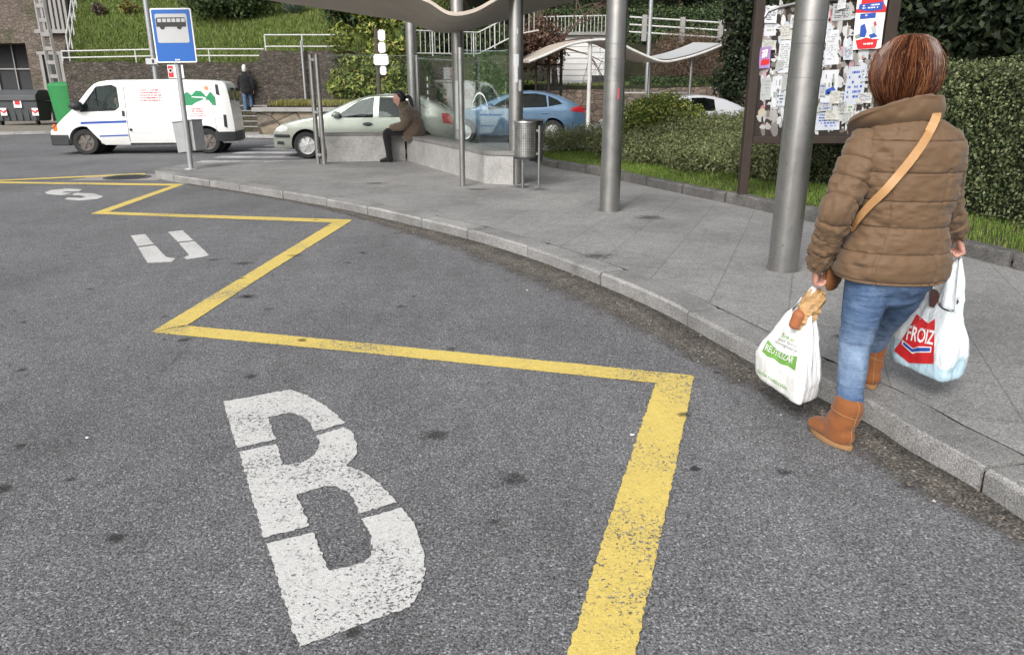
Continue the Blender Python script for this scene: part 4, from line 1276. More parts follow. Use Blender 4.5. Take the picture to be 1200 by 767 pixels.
# ================================================================== BUS SHELTER, PILLARS, BENCH
def column(mb, x, y, r, z0, z1):
    prof = [(r * 1.0, z0), (r, z0 + .02)]
    for z in (1.62, 1.86, 2.02): prof += [(r, z - .0035), (r - .002, z - .0015), (r - .002, z + .0015), (r, z + .0035)]
    prof += [(r, z1)]
    prof = sorted(prof, key=lambda q: q[1])
    mb.lathe(prof, (x, y, 0), 40); return mb
for (px, py, r, lab) in [(917, 316, .120, 'thick brushed steel pillar nearest the woman, in front of the notice board'), (714, 247, .121, 'brushed steel pillar standing alone between the litter bin and the notice board')]:
    p = at(px, py, .12)
    t = thing('steel_pillar', lab, 'pillar', (p.x, p.y, .12), 0, 'free standing steel pillars on the pavement')
    column(MB(), p.x, p.y, r, .12, 4.3).build('shaft', M['steel'], t, smooth=20)
    if px < 800:
        mb = MB(); a0 = R(-78)
        V = []
        for k in range(5):
            a = a0 + k * .045; V += [(p.x + math.cos(a) * (r + .0015), p.y + math.sin(a) * (r + .0015), 1.42), (p.x + math.cos(a) * (r + .0015), p.y + math.sin(a) * (r + .0015), 1.545)]
        mb.add(V, [(2 * k, 2 * k + 2, 2 * k + 3, 2 * k + 1) for k in range(4)]); mb.build('sticker', M['ink_pink'], t)
t = thing('bus_shelter', 'steel bus shelter with wavy grey canopy and tinted glass around the bench', 'bus shelter', (-1.0, 13.5, .12))
for (px, py, r, y) in [(604.5, 215, .108, None), (539, 190, .115, 14.7), (487, 186, .115, 17.2)]:
    if y is None: p = at(px, py, .12)
    else: p = aty(px, py, y)
    o = column(MB(), p.x, p.y, r, .12 if y is None else 0.0, 3.9 if y != 17.2 else 2.95).build('column', M['steel'], t, smooth=20)
    if y is None:
        for (q0, q1, z0, z1) in [(-1.9, -1.2, 1.85, 2.02), (-1.75, -1.35, 1.62, 1.86), (-1.2, -.75, 1.50, 1.66), (-1.5, -1.3, 2.3, 2.37)]:
            mb = MB(); V = []
            for k in range(6):
                a = q0 + (q1 - q0) * k / 5
                V += [(p.x + math.cos(a) * (r + .002), p.y + math.sin(a) * (r + .002), z0), (p.x + math.cos(a) * (r + .002), p.y + math.sin(a) * (r + .002), z1)]
            mb.add(V, [(2 * k, 2 * k + 2, 2 * k + 3, 2 * k + 1) for k in range(5)])
            mb.build('sticker', M['paper_grey'], t)
# canopy: near and far edge profiles (x, z), lofted between them
near = [(-6.5, 4.6), (-4.4, 3.75), (-2.6, 3.16), (-1.75, 2.88), (-1.21, 2.70), (-.89, 2.53), (-.55, 2.56), (-.18, 2.74), (.35, 3.0), (1.0, 3.25), (1.8, 3.38), (2.6, 3.3)]
far = [(-6.5, 3.45), (-4.4, 3.06), (-3.2, 2.89), (-2.4, 2.77), (-1.97, 2.71), (-1.45, 2.54), (-1.0, 2.52), (-.3, 2.68), (.45, 2.88), (1.17, 3.06), (2.0, 3.28), (2.8, 3.3)]
nc = catmull([np.array(p) for p in near], 8); fc = catmull([np.array(p) for p in far], 8)
V, F = [], []
TH = 0.05
ny_ = 8
for k in range(ny_ + 1):
    u = k / ny_; y = 11.5 + (14.9 - 11.5) * u
    for a, b in zip(nc, fc):
        x, z = a * (1 - u) + b * u
        V.append((x, y, z))
    for a, b in zip(nc, fc):
        x, z = a * (1 - u) + b * u
        V.append((x, y, z + TH))
n = len(nc)
for k in range(ny_):
    for e in range(n - 1):
        F.append((k * 2 * n + e, k * 2 * n + e + 1, (k + 1) * 2 * n + e + 1, (k + 1) * 2 * n + e))
        F.append((k * 2 * n + n + e, (k + 1) * 2 * n + n + e, (k + 1) * 2 * n + n + e + 1, k * 2 * n + n + e + 1))
for e in range(n - 1):
    F.append((e, n + e, n + e + 1, e + 1)); b0 = ny_ * 2 * n; F.append((b0 + e, b0 + e + 1, b0 + n + e + 1, b0 + n + e))
for k in range(ny_):
    F.append((k * 2 * n, (k + 1) * 2 * n, (k + 1) * 2 * n + n, k * 2 * n + n))
    e = n - 1; F.append((k * 2 * n + e, k * 2 * n + n + e, (k + 1) * 2 * n + n + e, (k + 1) * 2 * n + e))
mb = MB(); mb.add(V, F); mb.build('canopy', M['roof_metal'], t, smooth=30)
# bench walls
A, Bq, Cq, Dq = (-2.15, 15.75), (-.43, 11.89), (.02, 11.72), (-1.62, 15.98)
b = thing('granite_bench', 'long low granite bench running from the seated woman to the litter bin', 'bench', (-1.1, 13.8, .12))
mb = MB(); mb.prism([A, Bq, Cq, Dq], .12, .555); mb.build('base', M['bench'], b)
def grow(poly, d):
    c = np.mean(poly, axis=0); return [tuple(np.array(p) + (np.array(p) - c) / np.linalg.norm(np.array(p) - c) * d) for p in poly]
mb = MB(); mb.prism(grow([A, Bq, Cq, Dq], .03), .557, .625); mb.build('seat', M['bench_top'], b, bevel=.008)
b = thing('granite_wall', 'low granite wall with flat top between the steel double post and the bench', 'low wall', (-3, 15.6, .12))
w0, w1 = (-3.72, 15.44), (-2.19, 15.76)
mb = MB(); mb.prism([w0, w1, (w1[0] - .06, w1[1] + .32), (w0[0] - .06, w0[1] + .32)], .1, .62); mb.build('base', M['planter'] if False else mk_granite('wall_granite', .33, .50, (1, .98, .95), .6, False), b)
mb = MB(); mb.prism(grow([w0, w1, (w1[0] - .06, w1[1] + .32), (w0[0] - .06, w0[1] + .32)], .02), .622, .68); mb.build('coping', M['bench_top'], b, bevel=.006)
# glass and its posts
def pane(p, q, z0, z1, name='glass_panel', th=.012):
    p, q = Vector((*p, 0)), Vector((*q, 0)); nrm = (q - p).cross(Vector((0, 0, 1))).normalized() * th
    e_ = MB(); e_.prism([(p.x - nrm.x * .2, p.y - nrm.y * .2), (q.x - nrm.x * .2, q.y - nrm.y * .2), (q.x + nrm.x * 1.2, q.y + nrm.y * 1.2), (p.x + nrm.x * 1.2, p.y + nrm.y * 1.2)], z1 + .001, z1 + .008); e_.build('glass_edge', M['glass_edge'], t)
    mb = MB(); mb.prism([(p.x, p.y), (q.x, q.y), (q.x + nrm.x, q.y + nrm.y), (p.x + nrm.x, p.y + nrm.y)], z0, z1)
    return mb.build(name, M['glass'], t)
pane((-3.70, 15.62), (-1.95, 15.97), .70, 2.15)
pane((-1.86, 15.8), (-1.02, 13.7), .64, 2.10); pane((-.98, 13.6), (-.06, 11.95), .64, 2.08)
pane((-.72, 11.58), (-.10, 11.86), .66, 2.06)
mb = MB()
mb.tube([(-.75, 11.56, .12), (-.75, 11.56, 2.10)], .042, 16); mb.build('glass_post', M['steel'], t, smooth=50)
mb = MB(); mb.tube([(-1.90, 15.93, .12), (-1.90, 15.93, 2.16)], .042, 16); mb.build('glass_post', M['steel'], t, smooth=50)
p = at(378, 192, .12)
for dx, dy in ((-.08, .0), (.06, -.10)):
    mb = MB(); mb.tube([(p.x + dx, p.y + dy, .12), (p.x + dx, p.y + dy, 2.14)], .045, 16); mb.build('glass_post', M['steel'], t, smooth=50)
mb = MB()
for z in (.3, 1.1, 2.05): mb.box((p.x - .01, p.y - .05, z), (.16, .05, .05))
mb.build('post_bracket', M['steel_dark'], t)
# white transfers stuck on the glass
mb = MB()
def on_glass(p, q, u, z, w, h, dd=.018):
    p, q = Vector((*p, 0)), Vector((*q, 0)); d = (q - p).normalized(); nr = d.cross(Vector((0, 0, 1)))
    c = p.lerp(q, u) + nr * dd
    a, e = c - d * w / 2, c + d * w / 2
    return [(a.x, a.y, z), (e.x, e.y, z), (e.x, e.y, z + h), (a.x, a.y, z + h)]
for k in range(6): mb.add(on_glass((-1.86, 15.8), (-1.02, 13.7), .30, 1.05 + k * .125, .10, .07), [(0, 1, 2, 3)])
arc = []
for k in range(15):
    a = PI * k / 14; arc.append(on_glass((-.98, 13.6), (-.06, 11.95), .52 + .16 * math.cos(a) , 1.1 + .35 * math.sin(a), .035, .03)[0])
V = []
for q in arc: V += [q, (q[0], q[1], q[2] + .03)]
mb.add(V, [(2 * k, 2 * k + 1, 2 * k + 3, 2 * k + 2) for k in range(14)])
o = mb.build('glass_transfer', M['ink_white'], t)

# ------------------------------------------------------------------ litter bin
p = Vector((.20, 11.42, .12))
t = thing('litter_bin', 'perforated steel litter bin on two tubular legs beside the shelter column', 'litter bin', p)
m = NT('perforated_steel')
uvw = m.n('TexCoord').outputs['UV']
sp = m.n('SeparateXYZ', Vector=uvw)
def frac_c(sock, k):
    return m.math('ABSOLUTE', m.math('SUBTRACT', m.math('FRACT', m.math('MULTIPLY', sock, k)), .5))
fx_, fy_ = frac_c(sp.outputs[0], 34), frac_c(sp.outputs[1], 22)
dd_ = m.math('ADD', m.math('POWER', fx_, 2), m.math('POWER', fy_, 2))
hole = m.ramp(dd_, [(.05, 1.0), (.08, 0.0)])
c = m.mix(hole, (.44, .44, .43), (.03, .03, .03))
c = m.mix(1.0, c, m.ramp(m.noise(9, 5, .7), [(.3, .6), (.6, 1.05)]), 'MULTIPLY')
PERF = m.done(c, .35, m.math('SUBTRACT', .9, m.math('MULTIPLY', hole, .8)), .5)
me = bpy.data.meshes.new('barrel'); V, F, UVS = [], [], []
n = 40
for i, z in enumerate((.55, 1.06)):
    for k in range(n + 1):
        a = 2 * PI * k / n; V.append((p.x + .165 * math.cos(a), p.y + .165 * math.sin(a), z))
for k in range(n):
    F.append((k, k + 1, n + 2 + k, n + 1 + k)); UVS.append([(k / n, 0), ((k + 1) / n, 0), ((k + 1) / n, 1), (k / n, 1)])
me.from_pydata(V, [], F); uvl = me.uv_layers.new(name='UVMap')
for pl, u4 in zip(me.polygons, UVS):
    for li, u in zip(pl.loop_indices, u4): uvl.data[li].uv = u
o = link_mesh('barrel', me, PERF, t); smooth_mesh(me, 60)
mb = MB(); mb.lathe([(.160, .56), (.160, 1.05)], p * 1 - Vector((0, 0, p.z)), 32); mb.lathe([(.0, .545), (.168, .545), (.168, .575), (.0, .56)], (p.x, p.y, 0), 32)
mb.build('liner', M['black_trim'], t, smooth=50)
mb = MB(); mb.lathe([(.158, 1.05), (.175, 1.05), (.178, 1.07), (.172, 1.085), (.158, 1.08)], (p.x, p.y, 0), 32); mb.lathe([(.166, .585), (.171, .585), (.171, .62), (.166, .62)], (p.x, p.y, 0), 32); mb.build('rim', M['steel'], t, smooth=50)
for x, y, z1 in ((.08, 11.36, .7), (.40, 11.36, 1.02)):
    mb = MB(); mb.tube([(x if x > .3 else .16, y - .02, .12), (x if x > .3 else .16, y - .02, z1)], .021, 12); mb.build('leg', M['steel'], t, smooth=50)
mb = MB(); mb.box((.36, 11.50, .80), (.20, .05, .60)); mb.box((.30, 11.45, 1.095), (.32, .20, .02)); mb.build('back_plate', M['black_trim'], t, bevel=.006)
mb = MB(); mb.box((.38, 11.40, .62), (.05, .16, .03)); mb.box((.38, 11.40, .95), (.05, .16, .03)); mb.build('bracket', M['steel_dark'], t)

# ------------------------------------------------------------------ bus stop sign
pb = at(224, 198, .12)
t = thing('bus_stop_sign', 'blue bus stop sign with a white bus panel on a grey pole', 'bus stop sign', (pb.x, pb.y, .12))
mb = MB(); mb.tube([(pb.x, pb.y, .10), (pb.x, pb.y, 2.35)], .045, 20); mb.lathe([(.13, .12), (.12, .135), (.05, .14)], (pb.x, pb.y, 0), 20); mb.build('pole', M['galv'], t, smooth=40)
SY = pb.y - .075
cs = [aty(180, 9.5, SY), aty(221.5, 10, SY), aty(228.3, 74, SY), aty(184.7, 73.2, SY)]
xc = (cs[0].x + cs[1].x + cs[2].x + cs[3].x) / 4; W2 = .355; zt, zb = (cs[0].z + cs[1].z) / 2, (cs[2].z + cs[3].z) / 2
def rrect(x0, x1, z0, z1, r, n=5):
    P = []
    for cx, cz, a0 in ((x1 - r, z1 - r, 0), (x0 + r, z1 - r, 90), (x0 + r, z0 + r, 180), (x1 - r, z0 + r, 270)):
        for k in range(n + 1):
            a = R(a0 + 90 * k / n); P.append((cx + r * math.cos(a), cz + r * math.sin(a)))
    return P
# the plate leans a little, as on the photograph
Lean = Matrix.Translation((xc, SY, (zt + zb) / 2)) @ Matrix.Rotation(R(-0.5), 4, 'Y') @ Matrix.Translation((-xc, -SY, -(zt + zb) / 2))
def flat(name, poly, y0, y1, mat, par, Mx=None, bevel=0):
    mb = MB(); mb.prism(poly, y0, y1, 'y')
    if Mx is not None: mb.v = [tuple(Mx @ Vector(v)) for v in mb.v]
    return mb.build(name, mat, par, bevel=bevel)
pl = flat('sign_plate', rrect(xc - W2, xc + W2, zb, zt, .03), SY - .012, SY + .012, M['ink_white'], t, Lean)
flat('blue_field', rrect(xc - W2 + .022, xc + W2 - .022, zb + .022, zt - .022, .02), SY - .0145, SY - .0125, M['sign_blue'], pl, Lean)
flat('bus_panel', rrect(xc - W2 + .075, xc + W2 - .085, zt - .56, zt - .09, .03), SY - .0175, SY - .015, M['paper_grey'], pl, Lean)
mb = MB(); bx0, bx1, bz = xc - .27, xc + .245, zt - .30
mb.prism([(bx0, bz), (bx0, bz + .13), (bx0 + .03, bz + .15), (bx1 - .01, bz + .15), (bx1, bz + .11), (bx1, bz)], SY - .0205, SY - .018, 'y')
for wx in (bx0 + .10, bx1 - .12): mb.prism([(wx + .045 * math.cos(k * PI / 6), bz + .045 * math.sin(k * PI / 6)) for k in range(12)], SY - .0209, SY - .0185, 'y')
mb.v = [tuple(Lean @ Vector(v)) for v in mb.v]; o = mb.build('bus_symbol', M['ink_black'], pl)
mb = MB()
for k in range(6): mb.prism([(bx0 + .03 + k * .082, bz + .075), (bx0 + .095 + k * .082, bz + .075), (bx0 + .095 + k * .082, bz + .132), (bx0 + .03 + k * .082, bz + .132)], SY - .0228, SY - .0212, 'y')
mb.v = [tuple(Lean @ Vector(v)) for v in mb.v]; mb.build('bus_symbol_windows', M['paper_grey'], pl)
mb = MB()
for k in range(4): mb.prism([(xc - .02 + k * .022, zb + .035), (xc - .006 + k * .022, zb + .035), (xc - .006 + k * .022, zb + .06), (xc - .02 + k * .022, zb + .06)], SY - .017, SY - .0148, 'y')
mb.build('small_print', M['ink_white'], pl)
mb = MB()
for z in (zt - .3, zb + .2): mb.box((pb.x, pb.y - .035, z), (.14, .08, .05))
mb.build('bracket', M['galv'], t)
# thin grey sheet-metal bin hung on the pole
t2 = thing('pole_bin', 'shallow grey metal bin hanging askew on the bus stop pole', 'litter bin', (pb.x, pb.y, .4))
q = [aty(201.5, 143.5, pb.y + .12), aty(224.5, 141, pb.y + .02), aty(229.5, 176, pb.y + .02), aty(209, 179, pb.y + .12)]
mb = MB(); nrm = Vector((.10, .22, 0))
vs = [tuple(v) for v in q] + [tuple(v + nrm) for v in q]
mb.add(vs, [(3, 2, 1, 0), (4, 5, 6, 7), (0, 4, 7, 3), (1, 2, 6, 5), (2, 3, 7, 6)])
mb.build('shell', M['galv'], t2)
mb = MB(); mb.tube([q[0], q[1], q[1] + nrm, q[0] + nrm, q[0]], .012, 8); mb.build('rim', M['steel_dark'], t2)

# ------------------------------------------------------------------ notice board
BY = 9.62
t = thing('notice_board', 'dark brown notice board crowded with torn posters and papers', 'notice board', (3.7, BY, .12))
pl_ = at(870, 239, .12)
mb = MB(); mb.box((2.93, BY, 1.5), (.11, .11, 2.8)); mb.build('post', M['wood_dark'], t, bevel=.008)
mb = MB(); mb.box((4.50, BY, 1.5), (.14, .14, 2.8)); mb.build('post', M['wood_dark'], t, bevel=.008)
mb = MB(); top = [(2.98, 2.33), (3.02, 2.40), (3.15, 2.45), (3.4, 2.50), (3.7, 2.53), (4.05, 2.55), (4.44, 2.56)]
mb.prism([(2.98, .97), (4.44, .97)] + top[::-1], BY - .02, BY + .02, 'y'); mb.build('panel', M['board'], t)
mb = MB(); mb.box((3.71, BY - .01, .93), (1.44, .09, .085)); mb.build('lower_rail', M['wood_dark'], t, bevel=.008)
mb = MB(); mb.tube([(x, BY - .03, z) for x, z in top], .022, 8); mb.build('top_rail', M['steel_dark'], t)
def px_quad(poly, y): return [(aty(x, yy, y).x, aty(x, yy, y).z) for x, yy in poly]
cz = lambda pts: [(870 + x / 4.263, y / 4.263) for x, y in pts]
depth_i = [0]
def poster(quad, mat, label=None, name='poster', par=None, dy=None):
    depth_i[0] += 1
    y = BY - .0225 - depth_i[0] * .0009 if dy is None else dy
    poly = px_quad(cz(quad), y)
    mb = MB(); V = []
    # a slightly curled sheet
    n = 6
    a, b_, c_, d_ = [Vector((p[0], 0, p[1])) for p in poly]
    for i in range(n + 1):
        for j in range(n + 1):
            u, v = i / n, j / n
            P_ = a.lerp(b_, u).lerp(d_.lerp(c_, u), v)
            curl = .012 * (abs(u - .5) * 2) ** 4 * (abs(v - .5) * 2) ** 3
            V.append((P_.x, y - curl, P_.z))
    mb.add(V, [(i * (n + 1) + j, i * (n + 1) + j + 1, (i + 1) * (n + 1) + j + 1, (i + 1) * (n + 1) + j) for i in range(n) for j in range(n)])
    o = mb.build(name, mat, t if par is None else par)
    if label: o['label'] = label
    return o, y
def lines_on(quad, y, rows, mat, par, name='print', fill=.75, margin=.12, seed=0):
    rr = random.Random(seed); a, b_, c_, d_ = [np.array(p, float) for p in quad]
    mb = MB()
    for k in range(rows):
        v0 = margin + (1 - 2 * margin) * k / rows; v1 = v0 + (1 - 2 * margin) / rows * .5
        u = margin
        while u < 1 - margin:
            w = rr.uniform(.03, .12)
            if rr.random() < fill and u + w < 1 - margin + .02:
                def at_(uu, vv): return tuple((a * (1 - uu) + b_ * uu) * (1 - vv) + (d_ * (1 - uu) + c_ * uu) * vv)
                poly = px_quad(cz([at_(u, v0), at_(u + w, v0), at_(u + w, v1), at_(u, v1)]), y - .002)
                mb.add([(p[0], y - .002, p[1]) for p in poly], [(0, 1, 2, 3)])
            u += w + .025
    if mb.v: mb.build(name, mat, par)
def patch_on(poly, y, mat, par, name='print', d=.002):
    pp = px_quad(cz(poly), y - d); mb = MB(); mb.add([(p[0], y - d, p[1]) for p in pp], [tuple(range(len(pp)))]); return mb.build(name, mat, par)
W_ = [surf('paper_%d' % k, c, .8, .10, 14, .2, 30) for k, c in enumerate([(.56, .57, .60), (.46, .49, .54), (.38, .39, .39), (.50, .49, .45)])]
papers = [([(118, 58), (172, 55), (165, 178), (105, 182)], 0, 5, 'ink_grey'), ([(187, 203), (243, 198), (238, 362), (172, 366)], 0, 11, 'ink_grey'), ([(150, 382), (228, 376), (216, 534), (143, 538)], 0, 2, 'ink_grey'),
          ([(97, 392), (145, 388), (138, 498), (86, 500)], 2, 5, 'ink_grey'), ([(452, 20), (548, 14), (540, 100), (446, 106)], 2, 8, 'ink_black'), ([(425, 152), (482, 148), (470, 322), (405, 326)], 0, 12, 'ink_grey'),
          ([(398, 352), (482, 348), (468, 520), (384, 524)], 0, 3, 'ink_grey'), ([(372, 562), (492, 556), (482, 648), (362, 652)], 1, 5, 'ink_blue'), ([(530, 335), (622, 328), (600, 520), (500, 528)], 1, 6, 'ink_blue'),
          ([(490, 525), (560, 520), (548, 600), (480, 606)], 3, 4, 'emblem_green'), ([(195, 130), (250, 118), (240, 196), (190, 200)], 3, 4, 'ink_grey'), ([(255, 380), (330, 375), (320, 520), (245, 525)], 0, 6, 'ink_grey'), ([(270, 120), (380, 112), (370, 300), (262, 306)], 1, 8, 'ink_grey'),
          ([(250, 560), (350, 555), (345, 640), (245, 645)], 3, 5, 'ink_grey')]
for i, (qd, w, rows, inkm) in enumerate(papers):
    o, y = poster(qd, W_[w])
    lines_on(qd, y, rows, M[inkm], o, seed=i, fill=.6)
    if i == 2:
        patch_on([(176, 440), (180, 440), (180, 462), (176, 462)], y, M['ink_black'], o); patch_on([(168, 449), (188, 449), (188, 453), (168, 453)], y, M['ink_black'], o)
        patch_on([(168, 488), (190, 482), (192, 498), (170, 500)], y, M['ink_green'], o); o['label'] = 'white notice with a black cross'
    if i == 6:
        patch_on([(408, 452), (455, 432), (466, 450), (450, 466), (412, 476)], y, M['ink_blue'], o); patch_on([(446, 395), (462, 392), (456, 430), (448, 432)], y, M['ink_grey'], o); o['label'] = 'white sale notice with a blue car'
rq = random.Random(31)
for k in range(26):
    x0, y0 = rq.uniform(95, 640), rq.uniform(-40, 600)
    if x0 > 500 and y0 < 215: continue
    w, h = rq.choice([(48, 66), (60, 84), (70, 50), (40, 60), (56, 78)]); sk_ = rq.uniform(-6, 6)
    tear = rq.random() < .4
    qd = [(x0 + sk_, y0), (x0 + w + sk_, y0 - rq.uniform(-4, 6)), (x0 + w - 8, y0 + h * (rq.uniform(.6, .9) if tear else 1)), (x0 - 8, y0 + h)]
    o, y = poster(qd, W_[rq.choice([0, 1, 2, 2, 3])]); o['stack'] = k
    lines_on(qd, y, rq.choice([3, 6, 9]), M[rq.choice(['ink_grey', 'ink_grey', 'ink_grey', 'ink_black', 'ink_blue'])], o, seed=60 + k, fill=rq.uniform(.4, .8))
qd = [(88, 238), (142, 232), (136, 338), (82, 344)]
o, y = poster(qd, surf('purple_print', (.30, .20, .42), .7, .3, 16), 'small purple and red poster'); patch_on([(95, 300), (136, 296), (134, 322), (90, 328)], y, M['ink_red'], o); patch_on([(100, 252), (128, 246), (122, 285), (98, 290)], y, M['ink_white'], o, d=.003); lines_on(qd, y - .002, 7, M['ink_red'], o, seed=40, fill=.4)
qd = [(575, -20), (728, -32), (690, 242), (548, 250)]
o, y = poster(qd, M['ink_white'], 'large red, white and blue poster'); big = o
patch_on([(575, -18), (727, -30), (716, 62), (567, 66)], y, M['ink_red'], big); patch_on([(584, 24), (706, 8), (700, 48), (640, 58), (582, 50)], y, M['ink_blue'], big, d=.003)
patch_on([(590, 70), (668, 64), (664, 90), (586, 97)], y, M['ink_blue'], big)
patch_on([(552, 205), (590, 198), (620, 188), (650, 196), (697, 195), (690, 240), (549, 248)], y, M['ink_red'], big)
lines_on([(590, 25), (700, 12), (695, 50), (585, 55)], y - .002, 2, M['ink_white'], big, seed=5, fill=.8); lines_on([(592, 70), (666, 66), (662, 90), (588, 96)], y - .002, 1, M['ink_white'], big, seed=6, margin=.2)
lines_on([(560, 210), (690, 200), (686, 238), (556, 246)], y - .002, 1, M['ink_white'], big, seed=8, margin=.28)
patch_on([(590, 130), (612, 118), (622, 160), (612, 188), (585, 185)], y, M['ink_blue'], big); patch_on([(630, 175), (660, 165), (676, 184), (640, 192)], y, M['ink_blue'], big); patch_on([(655, 110), (668, 106), (672, 128), (656, 132)], y, M['ink_pink'], big); patch_on([(560, 180), (585, 168), (590, 190), (566, 196)], y, M['ink_grey'], big); patch_on([(640, 135), (665, 128), (672, 165), (650, 168)], y, M['paper_grey'], big)
# torn remnants of old posters, past counting
random.seed(77); mb = MB()
for k in range(900):
    cx_, cy_ = random.uniform(85, 700), random.uniform(30, 655)
    if 548 < cx_ < 720 and cy_ < 250: continue
    w, h = random.uniform(3, 26), random.uniform(5, 46)
    y = BY - .0215 - random.random() * .001
    pts = []
    for q in range(7):
        a = 2 * PI * q / 7; r_ = random.uniform(.45, 1.1); pts.append((cx_ + math.cos(a) * w * r_, cy_ + math.sin(a) * h * r_))
    pp = px_quad(cz(pts), y); mb.add([(p[0], y, p[1]) for p in pp], [tuple(range(7))])
o = mb.build('torn_paper', leafmat('torn_paper', [(0, (.12, .10, .09)), (.3, (.34, .33, .32)), (.75, (.55, .56, .57)), (.9, (.40, .46, .50)), (.97, (.4, .10, .12)), (1, (.45, .40, .28))]), t); o['kind'] = 'stuff'

# ------------------------------------------------------------------ far shelter across the street
t = thing('far_bus_shelter', 'smaller bus shelter across the street with a pale wavy roof', 'bus shelter', (4, 30.3, .1))
pr = [(620, 74), (640, 66), (668, 54), (700, 48.5), (722, 51), (745, 62), (775, 73.5), (800, 70.5), (825, 63), (845, 55)]
fr = [(aty(x, y, 29.2).x, aty(x, y, 29.2).z) for x, y in pr]
fc2 = catmull([np.array(p) for p in fr], 6); V, F = [], []; n = len(fc2)
for y, dz, dx in ((29.2, 0, 0), (32.2, .12, -.5)):
    for x, z in fc2: V.append((x + dx, y, z + dz))
    for x, z in fc2: V.append((x + dx, y, z + dz + .09))
for e in range(n - 1):
    F += [(e, e + 1, 2 * n + e + 1, 2 * n + e), (n + e, 3 * n + e, 3 * n + e + 1, n + e + 1), (e, n + e, n + e + 1, e + 1), (2 * n + e, 2 * n + e + 1, 3 * n + e + 1, 3 * n + e)]
F += [(0, 2 * n, 3 * n, n), (n - 1, 2 * n - 1, 4 * n - 1, 3 * n - 1)]
mb = MB(); mb.add(V, F); mb.build('roof', M['roof_metal'], t, smooth=30)
mb = MB(); mb.tube([(x, 29.17, z + .05) for x, z in fc2], .045, 8); mb.build('roof_edge', M['rail_white'], t, smooth=50)
mb = MB(); V = []; 
seg = [p for p in fc2 if p[0] > 5.4]
for x, z in seg: V += [(x, 29.25, z + .13), (x - .4, 31.9, z + .30)]
mb.add(V, [(2 * k, 2 * k + 2, 2 * k + 3, 2 * k + 1) for k in range(len(seg) - 1)]); mb.build('roof_sheet', M['paper_grey'], t)
for px, y, mt in ((690, 29.4, 'rail_white'), (643, 30.5, 'wood_dark'), (657, 31.5, 'wood_dark'), (760, 30.6, 'steel_dark'), (808, 29.6, 'steel_dark')):
    x = aty(px, 110, y).x; zr = np.interp(x, [p[0] for p in fc2], [p[1] for p in fc2])
    mb = MB(); mb.tube([(x, y, 0.05), (x, y, zr)], .075 if mt == 'rail_white' else .06, 12); mb.build('post', M[mt], t, smooth=50)
x0, x1 = aty(628, 100, 31).x, aty(659, 100, 31).x
mb = MB(); mb.box(((x0 + x1) / 2, 31, 1.35), (x1 - x0, .02, 2.0)); mb.build('glass_panel', M['glass'], t)
mb = MB(); mb.tube([(x0, 30.98, 2.4), (x1, 30.98, 2.4)], .04, 8); mb.tube([(x0, 30.98, .3), (x0, 30.98, 2.4)], .04, 8); mb.build('panel_frame', M['wood_dark'], t)
x2, x3 = aty(725, 100, 31).x, aty(806, 100, 31).x
mb = MB(); mb.box(((x2 + x3) / 2, 31, 1.2), (x3 - x2, .02, 1.6)); mb.build('glass_panel', M['glass'], t)
mb = MB(); mb.tube([(x2, 30.98, 1.35), (x3, 30.98, 1.35)], .03, 8); mb.build('panel_frame', M['rail_white'], t)
mb = MB()
for k in range(9): mb.box((x0 + .35 + k * .075 * 1.3, 30.985, 1.55 - (k % 2) * .0), (.07, .004, .10))
for k in range(7): mb.box((x0 + .5 + k * .085, 30.985, 1.33), (.06, .004, .05))
mb.build('glass_lettering', M['ink_black'], t)
# ------------------------------------------------------------------ poles, small signs
def pole(name, label, cat, px, ytop, Y, z0, r, mat, top=None):
    x = aty(px, 100, Y).x
    t = thing(name, label, cat, (x, Y, z0))
    zt_ = top if top else aty(px, ytop, Y).z
    mb = MB(); mb.tube([(x, Y, z0), (x, Y, zt_)], r, 12); mb.build('pole', M[mat], t, smooth=50)
    return t, x, zt_
t, x, z = pole('lamp_post', 'slim grey lamp post rising behind the white van', 'lamp post', 184, 0, 24.2, 0.05, .075, 'galv', 6.5)
mb = MB(); mb.tube([(x, 24.2, 6.45), (x + .4, 24.0, 6.75), (x + 1.0, 23.7, 6.85)], .045, 10); mb.build('arm', M['galv'], t, smooth=50)
mb = MB(); mb.box((x + 1.3, 23.55, 6.83), (.6, .25, .14)); mb.build('lamp_head', M['galv'], t, bevel=.03)
q = aty(178, 72, 24.1); mb = MB(); mb.box((q.x, 24.08, q.z), (.34, .03, .17)); o = mb.build('plate', M['paper_grey'], t); mb = MB(); mb.box((q.x + .05, 24.06, q.z), (.06, .01, .10)); mb.build('plate_mark', M['ink_black'], o)
t, x, z = pole('lamp_post', 'slim pale lamp post rising behind the far shelter', 'lamp post', 758, 0, 34, 0.05, .085, 'galv', 7.5)
mb = MB(); mb.tube([(x, 34, 7.45), (x - .5, 33.6, 7.7), (x - 1.2, 33, 7.8)], .05, 10); mb.build('arm', M['galv'], t, smooth=50)
t, x, z = pole('signpost', 'brown post carrying a stack of blank white direction plates in front of the ivy', 'signpost', 444, 34, 24.8, 0.05, .075, 'bark')
for (x0, x1, y0, y1) in [(442.5, 451.5, 35, 48), (443, 452, 49.5, 62), (437.5, 455.5, 63.5, 76.5), (445, 453, 77.5, 88)]:
    a, b_ = aty(x0, y0, 24.68), aty(x1, y1, 24.68)
    c0 = .05; poly = [(a.x, b_.z + c0), (a.x + c0, b_.z), (b_.x - c0, b_.z), (b_.x, b_.z + c0), (b_.x, a.z - c0), (b_.x - c0, a.z), (a.x + c0, a.z), (a.x, a.z - c0)]
    flat('direction_plate', poly, 24.67, 24.69, M['white'], t)
t, x, z = pole('wall_pipe', 'thin grey pipe standing against the rubble wall left of the ivy', 'pipe', 357, 48, 27.8, .1, .04, 'galv')
q = aty(206, 84, 26.3)
